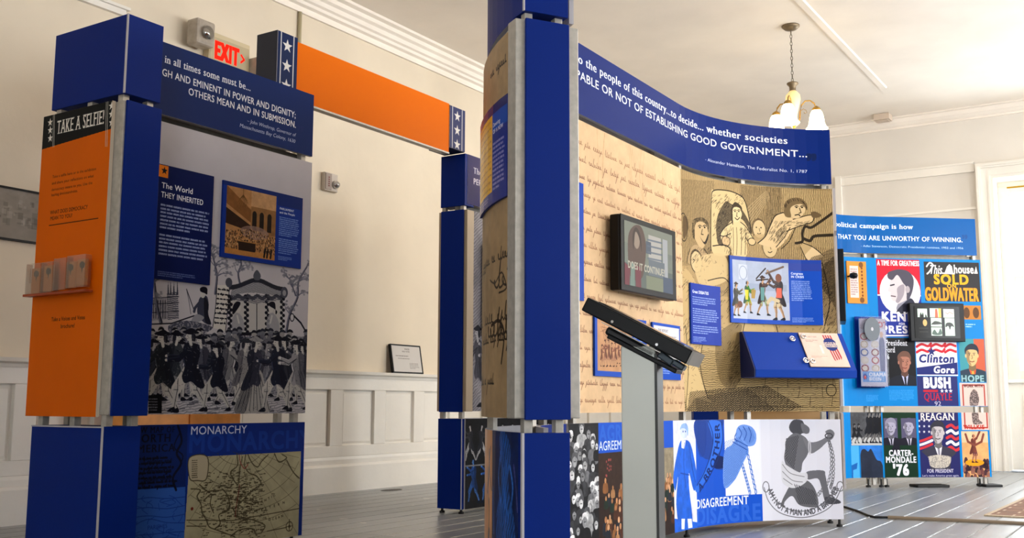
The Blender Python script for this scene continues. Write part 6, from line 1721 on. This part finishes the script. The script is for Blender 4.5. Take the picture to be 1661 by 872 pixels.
for u in (1.45, 1.57, 1.62, 2.5, 2.57):
    p = Cu(u); t_ = (Cu(u + .01) - Cu(u - .01)).normalized(); n_ = Vector((-t_.y, t_.x))
    b = MB(); b.lathe([(.022, 0), (.022, .014), (.008, .02), (.007, .07)], (p.x + n_.x * .045, p.y + n_.y * .045, 0), 10); b.build('leveling_foot', M_RUBBER, Cs)
for (ua, ub) in ((1.86, 2.16), (2.50, 2.66)):
    pa = Cu(ua) - Vector((-sd.y, sd.x)) * .05; b = MB(); b.obox(pa, sd, ub - ua, (-sd.y, sd.x), .16, 0, .022); b.build('foot_plate', M_RUBBER, Cs, bevel=.006)
panel('picture_board', [Cu(1.28 + .2 * i / 4) for i in range(5)], 1.62, 2.0, pm(art_c_orange()), Cs, th=.01, off=.012, edge=M_ORANGE, label='small ochre board on the curve')
q = Cu(1.29); b = MB(); b.lathe([(.0, -.03), (.03, -.02), (.038, 0), (.03, .02), (.0, .03)], (q.x + .07, q.y - .05, 1.86), 14); b.tube([(q.x, q.y, 1.86), (q.x + .07, q.y - .05, 1.86)], .008, 6); b.build('black_knob', M_BLACK, Cs, smooth=True)
b = MB(); pa = Cu(.55); b.slab([Cu(.45), Cu(.85)], 1.40, 2.0, .05, 0, 0, .055); b.build('edge_on_screen', M_BLACK, Cs, bevel=.006)

ct = thing('tablet_screen', 'small black screen showing photo thumbnails on the poster wall', 'tablet', (*(Cu(1.55 + .56)), 1.28))
def cpath(s0, s1, off): 
    n_ = Vector((sd.y, -sd.x)); return [S0 + sd * s0 + n_ * off, S0 + sd * s1 + n_ * off]
b = MB(); b.slab(cpath(.305, .825, .058), 1.285, 1.63, .045, 0, 0); b.build('casing', M_BLACK, ct, bevel=.006)
b = MB(); b.slab(cpath(.345, .775, .0615), 1.315, 1.60, .003, 0, 1); b.build('screen', [print_mat('tablet_picture', art_c_tablet(), .15, emit=.5), M_BLACK], ct)
b = MB(); b.slab(cpath(.42, .70, .012), 1.36, 1.55, .012, 0, 0); b.build('wall_bracket', M_BLACK, ct)

# clear leaflet holder across the curve
pa, pb_ = Cu(1.35), Cu(1.605)
n_ = Vector(((pb_ - pa).y, -(pb_ - pa).x)).normalized()
hl = thing('leaflet_holder', 'clear acrylic leaflet holder left of the election posters', 'leaflet holder', (*(pa + n_ * .05), .87))
b = MB(); b.slab([pa + n_ * .10, pb_ + n_ * .10], .875, 1.50, .004, 0, 0); b.build('front_sheet', M_CLEAR, hl)
b = MB(); b.slab([pa + n_ * .095, pa + n_ * .03], .875, 1.50, .004, 0, 0); b.slab([pb_ + n_ * .03, pb_ + n_ * .095], .875, 1.50, .004, 0, 0); b.build('side_sheet', M_CLEAR, hl)
b = MB(); b.slab([pa + n_ * .095, pb_ + n_ * .095], .872, .876, .07, 0, 0); b.build('bottom_sheet', M_CLEAR, hl)
b = MB(); b.slab([pa + n_ * .026 - (pb_ - pa) * .05, pb_ + n_ * .026], .87, 1.50, .005, 0, 0); b.build('back_sheet', M_BLUE, hl)
lf = MB(); lf.slab([pa + n_ * .075, pb_ + n_ * .075], .882, 1.48, .006, 0, 1)
tag(lf.build('campaign_leaflet', [print_mat('print_campaign_leaflet', art_brochure(), .3), M_EDGE]), 'colourful campaign leaflet behind clear acrylic with oval portraits', 'leaflet')
ds = MB(); c_ = pa + (pb_ - pa) * .42 + n_ * .107
Md = Matrix(((n_.x, 0, 0), (n_.y, 0, 0), (0, 0, 0)))
ax_ = (pb_ - pa).normalized()
ring = [Vector((c_.x + ax_.x * .075 * math.cos(k * .2618), c_.y + ax_.y * .075 * math.cos(k * .2618), 1.385 + .105 * math.sin(k * .2618))) for k in range(24)]
ds.quad(ring, 0); ds.quad([v - Vector((n_.x, n_.y, 0)) * .003 for v in reversed(ring)], 0)
for k in range(24): l = (k + 1) % 24; ds.quad([ring[k], ring[k] - Vector((n_.x, n_.y, 0)) * .003, ring[l] - Vector((n_.x, n_.y, 0)) * .003, ring[l]], 0)
hubc = [Vector((c_.x + n_.x * .001 + ax_.x * .012 * math.cos(k * .524), c_.y + n_.y * .001 + ax_.y * .012 * math.cos(k * .524), 1.385 + .017 * math.sin(k * .524))) for k in range(12)]
ds.quad(hubc, 1); ds.build('round_disc', [mat('grey_disc', '#4c5258', .45, .1), M_EDGE], hl)

# ---- tablet kiosk in front of the curved wall
kx, ky = (rt * .398 + fw * 3.2)[:2]
KI = thing('tablet_kiosk', 'grey metal post carrying a tilted black tablet in the foreground', 'kiosk', (kx, ky, 0), R(14.8))
def KP(px, z): return px, z
b = MB(); b.box(-.054, .052, -.05, .05, .01, .895); b.build('post', mat('satin_post', '#c4c6be', .42, .2, vary=.05, scale=3), KI, local=True, bevel=.003)
b = MB(); b.box(.0525, .056, -.052, .05, .01, .87); b.box(.048, .0562, -.053, -.0505, .01, .87); b.build('side_trim', mat('dark_post_trim', '#2f302e', .45, .2), KI, local=True)
b = MB(); b.box(-.20, .20, -.18, .18, 0, .010); b.build('base_plate', M_ALU_D, KI, local=True, bevel=.004)
tilt = math.atan2(.877 - 1.038, .168 + .136)
def rotbox(b, cx_, cz, w, t, y0, y1, ang, mi=0):
    c, s_ = math.cos(ang), math.sin(ang); q = []
    for (a, d) in ((-w / 2, -t / 2), (w / 2, -t / 2), (w / 2, t / 2), (-w / 2, t / 2)): q.append((cx_ + a * c - d * s_, cz + a * s_ + d * c))
    b.prism(q, 'y', y0, y1, mi)
b = MB(); rotbox(b, .006, .938, .355, .044, -.115, .115, tilt); b.build('tablet_case', M_BLACK, KI, local=True, bevel=.004)
sx, sz = math.cos(tilt), math.sin(tilt)
b = MB(); rotbox(b, .006 - sz * .024, .938 + sx * .024, .29, .003, -.095, .095, tilt); b.build('touch_screen', mat('touch_glass', '#20242a', .08), KI, local=True)
b = MB(); rotbox(b, .006 + sx * .180, .938 + sz * .180, .006, .042, -.116, .116, tilt); b.build('end_cap', mat('grey_end_cap', '#77726a', .4, .3), KI, local=True)
b = MB(); rotbox(b, .035 + sz * .052, .905 - sx * .052 + .012, .235, .014, -.06, .06, tilt); b.build('mounting_plate', M_BLACK, KI, local=True, bevel=.003)
b = MB(); rotbox(b, -.01 + sz * .033, .935 - sx * .033 + .0, .17, .026, -.05, .05, tilt); b.build('bracket', mat('bracket_black', '#17171a', .5), KI, local=True, bevel=.008)
b = MB(); rotbox(b, .105 + sz * .040, .885 - sx * .034, .05, .022, -.08, -.04, tilt - .15); rotbox(b, .142 + sz * .040, .862 - sx * .030, .04, .018, -.08, -.03, tilt - .1); b.build('latch', mat('latch_grey', '#26323a', .4, .3), KI, local=True, bevel=.004)
for (u, w_) in ((-.075, 0), (.075, 0)):
    b = MB(); cxx, czz = .006 + sx * u + sz * .010, .938 + sz * u - sx * .010; b.tube([(cxx, -.118, czz), (cxx, -.112, czz)], .0045, 8); b.build('screw', M_CHROME, KI, local=True)
b = MB(); rotbox(b, .0 + sz * .0235, .938 - sx * .0235, .20, .0025, -.112, -.10, tilt); b.build('light_strip', M_ALU, KI, local=True)

# ---- brochure pockets on the orange panel
rk = thing('brochure_rack', 'clear brochure pockets on the orange selfie panel', 'brochure rack', (-4.12, 2.75, 1.2))
b = MB(); b.box(-4.355, -3.905, 2.715, 2.753, 1.188, 1.198); b.build('shelf_lip', mat('red_brown_lip', '#9c3c14', .4), rk)
lo = None
for i, (xa, xb, z0, z1) in enumerate(((-4.352, -4.245, 1.215, 1.335), (-4.240, -4.155, 1.215, 1.335), (-4.150, -4.060, 1.22, 1.345), (-4.055, -3.925, 1.225, 1.35))):
    b = MB(); b.box(xa, xb, 2.722, 2.7245, z0 - .015, z1); b.box(xa, xa + .0025, 2.7245, 2.752, z0 - .015, z1); b.box(xb - .0025, xb, 2.7245, 2.752, z0 - .015, z1); b.build('pocket', clear_mat('pocket_acrylic', (.93, .91, .9), .5, .35) if i == 0 else bpy.data.materials['pocket_acrylic'], rk)
M_CARD = mat('orange_leaflet', '#c97a2c', .5); M_MARK = mat('dark_leaf_mark', '#2c2a18', .6)
def leaflet(x, z):
    t = thing('brochure', '', 'brochure', (x, 2.74, z), 0, 'brochures in the clear pockets')
    b = MB(); b.box(-.035, .035, -.003, .003, 0, .115); b.build('sheet', M_CARD, t, local=True)
    b = MB(); b.prism([(0, .055), (.004, .075), (.016, .078), (.018, .095), (.006, .104), (-.008, .105), (-.018, .095), (-.015, .08), (-.004, .075)], 'y', -.0045, -.003); b.build('tree_emblem', M_MARK, t, local=True)
    return t
l0 = leaflet(-4.295, 1.20)
lbl = ['leftmost brochure in the clear pockets on orange panel', 'second brochure from left in the clear pockets', 'third brochure from left in the clear pockets', 'rightmost brochure in the clear pockets on orange panel']
for i, x in enumerate((-4.295, -4.205, -4.045, -3.965)):
    t = l0
    if i:
        t = l0.copy(); col.objects.link(t)
        for ch in l0.children: c2 = ch.copy(); col.objects.link(c2); c2.parent = t
    t.location = (x, 2.74, 1.20 + .006 * i); t['label'] = lbl[i]

# ------------------------------------------------------------------ things on the walls and ceiling
ex = thing('exit_sign', 'red lettered exit sign with twin emergency lamps high on wall', 'sign', (X0, 5.18, 3.2))
b = MB(); b.box(X0 + .001, X0 + .065, 4.99, 5.385, 3.20, 3.435); b.build('housing', mat('cream_sign_plastic', '#c9b995', .5), ex, bevel=.006)
b = MB(); b.slab([(X0 + .0675, 5.0), (X0 + .0675, 5.375)], 3.21, 3.40, .002, 0, 1)
mi = print_mat('exit_legend', art_exit(), .4, emit=0.0); b.build('legend', [mi, M_EDGE], ex)
exm = mi.node_tree; bs = exm.nodes['Principled BSDF']; tx = [n for n in exm.nodes if n.type == 'TEX_IMAGE'][0]
sp = exm.nodes.new('ShaderNodeSeparateColor'); gt = exm.nodes.new('ShaderNodeMath'); gt.operation = 'SUBTRACT'; mu = exm.nodes.new('ShaderNodeMath'); mu.operation = 'MULTIPLY'; mu.inputs[1].default_value = 0.8; mu.use_clamp = False
exm.links.new(tx.outputs[0], sp.inputs[0]); exm.links.new(sp.outputs[0], gt.inputs[0]); exm.links.new(sp.outputs[1], gt.inputs[1])
ss = exm.nodes.new('ShaderNodeMath'); ss.operation = 'GREATER_THAN'; ss.inputs[1].default_value = .5
exm.links.new(gt.outputs[0], ss.inputs[0]); exm.links.new(ss.outputs[0], mu.inputs[0]); exm.links.new(tx.outputs[0], bs.inputs['Emission Color']); exm.links.new(mu.outputs[0], bs.inputs['Emission Strength'])
for (y, z, f) in ((4.88, 3.36, -1), (5.47, 3.24, 1)):
    b = MB(); b.box(X0 + .04, X0 + .16, y - .085, y + .085, z - .09, z + .10); lh = b.build('lamp_head', mat('grey_lamp_lens', '#a59a8c', .25, vary=.15, scale=20), ex, bevel=.02)
    b = MB(); b.lathe([(.0, .0), (.03, .004), (.045, .02), (.05, .03)], (X0 + .155, y, z), 14, M=Matrix.Rotation(R(90), 3, 'Y')); b.build('reflector', M_CHROME, lh, smooth=True)
al = thing('fire_alarm', 'small white and grey fire alarm strobe on the left wall', 'alarm', (X0, 6.33, 2.48))
b = MB(); b.box(X0 + .001, X0 + .045, 6.27, 6.43, 2.47, 2.625); b.build('back_box', mat('alarm_plastic', '#bdb2a6', .5), al, bevel=.008)
b = MB(); b.box(X0 + .045, X0 + .052, 6.275, 6.345, 2.48, 2.615); b.build('grille', mat('alarm_grey', '#94857c', .6), al)
b = MB(); b.lathe([(.036, 0), (.034, .02), (.02, .04), (0, .046)], (X0 + .045, 6.392, 2.53), 14, M=Matrix.Rotation(R(90), 3, 'Y')); b.build('strobe_lens', M_CHROME, al, smooth=True)
b = MB()
for i in range(5): b.box(X0 + .052, X0 + .053, 6.305, 6.320, 2.505 + i * .018, 2.515 + i * .018)
b.build('red_lettering', mat('red_letters', '#6e201c', .5), al)
b = MB(); b.tube([(X0 + .018, 5.955, 2.42), (X0 + .018, 5.955, 3.90)], .016, 10); cdt = b.build('conduit', mat('cream_conduit', '#b8ad8c', .5), smooth=True); tag(cdt, 'thin vertical pipe running up the left wall to the cornice', 'pipe')
# certificate leaning on the dado cap
cf_ = thing('framed_certificate', 'black framed certificate leaning on the white dado ledge', 'picture frame', (X0 + .08, 7.36, .986))
def lean(p): # p=(out, y, up) before leaning back
    a = R(10); return (X0 + .078 + p[0] * math.cos(a) - p[2] * math.sin(a), p[1], .9865 + p[2] * math.cos(a) + p[0] * math.sin(a))
def lbox(b, o0, o1, y0, y1, z0, z1, mi=0):
    b.hexa([lean(q) for q in ((o0, y0, z0), (o1, y0, z0), (o1, y1, z0), (o0, y1, z0), (o0, y0, z1), (o1, y0, z1), (o1, y1, z1), (o0, y1, z1))], mi)
b = MB(); lbox(b, -.02, 0, 7.16, 7.59, 0, .26); b.build('backing', M_BLACK, cf_)
for (ya, yb2, za, zb) in ((7.16, 7.59, 0, .012), (7.16, 7.59, .248, .26), (7.16, 7.172, .012, .248), (7.578, 7.59, .012, .248)):
    b = MB(); lbox(b, 0, .006, ya, yb2, za, zb); b.build('frame_bar', M_BLACK, cf_)
b = MB(); qs = [lean(q) for q in ((.002, 7.172, .012), (.002, 7.578, .012), (.002, 7.578, .248), (.002, 7.172, .248))]; b.quad(qs, 0, [(0, 0), (1, 0), (1, 1), (0, 1)]); b.build('document', print_mat('print_certificate', art_cert(), .2), cf_)
# long framed town picture
pn = thing('framed_panorama', 'long narrow framed grey picture at the left wall edge', 'picture frame', (X0, 3.2, 1.69))
b = MB(); b.slab([(X0 + .017, 2.55), (X0 + .017, 3.98)], 1.70, 2.0, .012, 0, 1); b.build('picture', [print_mat('print_town_panorama', art_panorama(), .35), M_BLACK], pn)
for (ya, yb2, za, zb) in ((2.54, 3.99, 1.688, 1.70), (2.54, 3.99, 2.0, 2.012), (2.54, 2.55, 1.70, 2.0), (3.98, 3.99, 1.70, 2.0)):
    b = MB(); b.box(X0 + .001, X0 + .026, ya, yb2, za, zb); b.build('frame_bar', M_BLACK, pn)
sw = MB(); sw.box(X0 + .001, X0 + .008, 3.735, 3.79, 1.445, 1.535); so_ = sw.build('switch_plate', mat('switch_plate_plastic', '#c2b8aa', .5), bevel=.003); tag(so_, 'small pale switch plate on the wall beside orange panel', 'switch')
t2 = MB(); t2.box(X0 + .008, X0 + .014, 3.757, 3.768, 1.48, 1.50); t2.build('toggle', M_TRIM, so_)
# ceiling sensor
b = MB(); b.box(-2.90, -2.72, 12.36, 12.52, ZC - .075, ZC - .001); b.box(-2.88, -2.74, 12.38, 12.50, ZC - .085, ZC - .075); tag(b.build('ceiling_sensor', mat('sensor_plastic', '#c9b8a6', .5), bevel=.006), 'small beige box on the ceiling near the back cornice', 'sensor')
# floor outlet hole
b = MB(); b.lathe([(.0, .003), (.075, .003), (.085, .0)], (0, 0, .0005), 16); fo = b.build('floor_outlet', mat('dark_brass', '#2a221c', .5, .4), at=(0, 0, 0)); fo.location = (-5.66, 6.93, .0005); fo.scale = (.7, 1.5, 1); tag(fo, 'small dark oval floor outlet near the left baseboard', 'outlet')

# glimpsed through the gaps of the stands
cb = thing('low_cabinet', 'pale orange wooden cabinet glimpsed through the gap under the crowd engraving', 'cabinet', (-5.70, 4.69, 0))
M_OAK = mat('honey_oak', '#f0a452', .5, vary=.15, scale=9)
b = MB(); b.box(-5.84, -5.56, 4.24, 5.14, .05, .80); b.build('body', M_OAK, cb, bevel=.004)
b = MB(); b.box(-5.85, -5.54, 4.22, 5.16, .80, .83); b.build('worktop', M_OAK, cb, bevel=.004)
b = MB(); b.box(-5.83, -5.58, 4.27, 5.11, 0, .05); b.build('plinth', M_DARK, cb)
for i in range(2):
    b = MB(); b.box(-5.56, -5.545, 4.26 + .43 * i, 4.68 + .43 * i, .08, .78); d_ = b.build('door', M_OAK, cb, bevel=.003)
    b = MB(); b.tube([(-5.545, 4.63 + .16 * i, .55), (-5.525, 4.63 + .16 * i, .55)], .012, 8); b.build('knob', M_ALU_D, d_)
hp = [(rt * ((px - 830.5) / 1690 * 9.2) + fw * 9.2) for px in (1123, 1163, 1330, 1346)]
hs_ = thing('tan_exhibit_stand', 'tan and blue stand glimpsed through the gap of the curved wall', 'display stand', (*((hp[0] + hp[3]) / 2)[:2], 0))
rv = (rt.x, rt.y); fv = (fw.x, fw.y)
for a_, b_, nm, m_ in ((0, 1, 'blue_column', M_BLUE), (1, 2, 'tan_panel', M_TAN), (2, 3, 'blue_column', M_BLUE)):
    b = MB(); b.obox(hp[a_].xy, rv, (hp[b_] - hp[a_]).length - .002, fv, .12 if m_ is M_BLUE else .03, .0 if m_ is M_BLUE else .03, 1.9); b.build(nm, m_, hs_, bevel=.003)

# chandelier
CH = Vector((-2.80, 8.99))
M_BRZ = mat('aged_bronze', '#7a6a52', .42, .55, vary=.2, scale=30)
M_BRS = mat('brassy_bronze', '#a8843c', .35, .6, vary=.2, scale=30)
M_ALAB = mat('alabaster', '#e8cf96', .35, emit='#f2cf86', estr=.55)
M_SHADE = mat('lit_glass_shade', '#fff2d8', .4, emit='#ffe3b0', estr=9.0)
ch = thing('chandelier', 'three-armed bronze chandelier with glowing bell glass shades', 'chandelier', (CH.x, CH.y, 3.15))
b = MB(); b.lathe([(.02, ZC - .045), (.055, ZC - .035), (.08, ZC - .012), (.08, ZC - .001)], (CH.x, CH.y, 0), 20); b.build('canopy', M_BRZ, ch, smooth=True)
b = MB(); z = ZC - .045; k = 0
while z > 3.585:
    ax2 = rt if k % 2 else Vector((fw.x, fw.y, 0)); zc_ = z - .022
    b.tube([Vector((CH.x, CH.y, zc_)) + ax2 * (.009 * math.cos(t * .785)) + Vector((0, 0, .021 * math.sin(t * .785))) for t in range(8)], .0028, 5, close=True); z -= .034; k += 1
cho = b.build('chain', mat('chain_metal', '#5c5240', .4, .6), ch, smooth=True)
b = MB(); b.lathe([(.012, 3.60), (.05, 3.585), (.052, 3.575), (.03, 3.55), (.028, 3.52), (.034, 3.51)], (CH.x, CH.y, 0), 18); b.build('top_cap', M_BRZ, ch, smooth=True)
b = MB(); b.lathe([(.03, 3.51), (.062, 3.47), (.066, 3.43), (.05, 3.36), (.033, 3.29), (.028, 3.23)], (CH.x, CH.y, 0), 20); b.build('vase_body', M_ALAB, ch, smooth=True)
b = MB(); b.lathe([(.028, 3.235), (.05, 3.225), (.045, 3.20), (.02, 3.185), (.014, 3.17), (.0, 3.165)], (CH.x, CH.y, 0), 18); b.build('bottom_finial', M_BRS, ch, smooth=True)
for a in (2, 122, 242):
    d = Vector((math.cos(HEAD + R(a)), math.sin(HEAD + R(a)), 0)); c0 = Vector((CH.x, CH.y, 0))
    pr = [(.03, 3.22), (.055, 3.25), (.06, 3.32), (.075, 3.38), (.11, 3.42), (.155, 3.425), (.19, 3.40), (.205, 3.365)]
    b = MB(); b.tube([c0 + d * r + Vector((0, 0, z)) for r, z in pr], .0065, 8); arm = b.build('arm', M_BRS, ch, smooth=True)
    b = MB(); b.tube([c0 + d * r + Vector((0, 0, z)) for r, z in ((.062, 3.33), (.09, 3.345), (.115, 3.335), (.12, 3.315), (.105, 3.305), (.095, 3.315))], .0035, 6); b.build('scroll', M_BRZ, arm, smooth=True)
    e = c0 + d * .208
    b = MB(); b.lathe([(.008, 3.375), (.03, 3.36), (.042, 3.335), (.038, 3.33)], (e.x, e.y, 0), 16); b.build('socket_cup', M_BRS, arm, smooth=True)
    b = MB(); b.lathe([(.036, 3.338), (.052, 3.31), (.062, 3.27), (.068, 3.22), (.080, 3.185), (.098, 3.165), (.094, 3.163), (.074, 3.187), (.062, 3.225), (.056, 3.27), (.046, 3.308), (.03, 3.334)], (e.x, e.y, 0), 22); b.build('bell_shade', M_SHADE, arm, smooth=True)
    lamp('bulb_light', (e.x, e.y, 3.14), 25, WARM, .05)
    
# ------------------------------------------------------------------ on the floor
b = MB(); b.tube([(-2.25, 7.75, .007), (-2.066, 7.547, .007), (-1.93, 7.33, .007), (-1.80, 7.08, .007), (-1.74, 7.005, .007), (-1.64, 7.015, .010)], .007, 8); tag(b.build('power_cable', M_RUBBER, smooth=True), 'black cable on the floor below the curved wall end', 'cable')
b = MB(); prof2 = [(.024, 0), (.021, .011), (.012, .018), (0, .020), (-.012, .018), (-.021, .011), (-.024, 0)]
pts = [(-1.66, 7.013), (-1.45, 7.045), (-1.24, 7.085), (-1.0, 7.115), (-.6, 7.15), (0, 7.19), (.8, 7.2)]
rings = []
for i, p in enumerate(pts):
    t_ = (Vector(pts[min(len(pts) - 1, i + 1)]) - Vector(pts[max(0, i - 1)])).normalized(); nn = Vector((-t_.y, t_.x))
    rings.append([(p[0] + nn.x * a, p[1] + nn.y * a, .001 + z) for a, z in prof2])
for i in range(len(rings) - 1):
    for k in range(6): b.quad([rings[i][k], rings[i][k + 1], rings[i + 1][k + 1], rings[i + 1][k]])
b.quad(rings[0]); b.quad(list(reversed(rings[-1])))
for i in range(len(rings) - 1): b.quad([rings[i][0], rings[i + 1][0], rings[i + 1][6], rings[i][6]])
tag(b.build('cable_cover', mat('brown_cover', '#6e5f4c', .5), smooth=False), 'brown rubber cable cover running across the floor to the right', 'cable cover')

rg = bpy.data.materials.new('woven_rug'); rg.use_nodes = True
nt = rg.node_tree; bs = nt.nodes['Principled BSDF']; tc = nt.nodes.new('ShaderNodeTexCoord'); br = nt.nodes.new('ShaderNodeTexBrick')
br.inputs['Scale'].default_value = 1.0; br.inputs['Brick Width'].default_value = .22; br.inputs['Row Height'].default_value = .11; br.inputs['Mortar Size'].default_value = .008
br.inputs['Color1'].default_value = (*lin('#6e4630'), 1); br.inputs['Color2'].default_value = (*lin('#82583c'), 1); br.inputs['Mortar'].default_value = (*lin('#c2a78c'), 1)
wv = nt.nodes.new('ShaderNodeTexNoise'); wv.inputs['Scale'].default_value = 60
nt.links.new(tc.outputs['Object'], br.inputs['Vector']); nt.links.new(tc.outputs['Object'], wv.inputs['Vector'])
mx = nt.nodes.new('ShaderNodeMix'); mx.data_type = 'RGBA'; mx.blend_type = 'MULTIPLY'; mx.inputs[0].default_value = .35
nt.links.new(br.outputs['Color'], mx.inputs[6]); nt.links.new(wv.outputs['Color'], mx.inputs[7]); nt.links.new(mx.outputs[2], bs.inputs['Base Color']); bs.inputs['Roughness'].default_value = .9
ru = thing('area_rug', 'brown woven rug with pale border at the right edge', 'rug', (-.09, 8.98, 0), R(-1.6))
b = MB(); b.box(-1.02, 1.1, -1.42, 1.42, .0005, .008); b.build('pile', rg, ru, local=True, bevel=.002)
b = MB(); b.box(-1.045, -1.02, -1.47, 1.46, .0005, .009); b.box(-1.02, 1.14, -1.47, -1.42, .0005, .009); b.box(-1.02, 1.14, 1.42, 1.46, .0005, .009); b.build('border', mat('rug_border', '#b9a68c', .9, vary=.2, scale=80), ru, local=True)
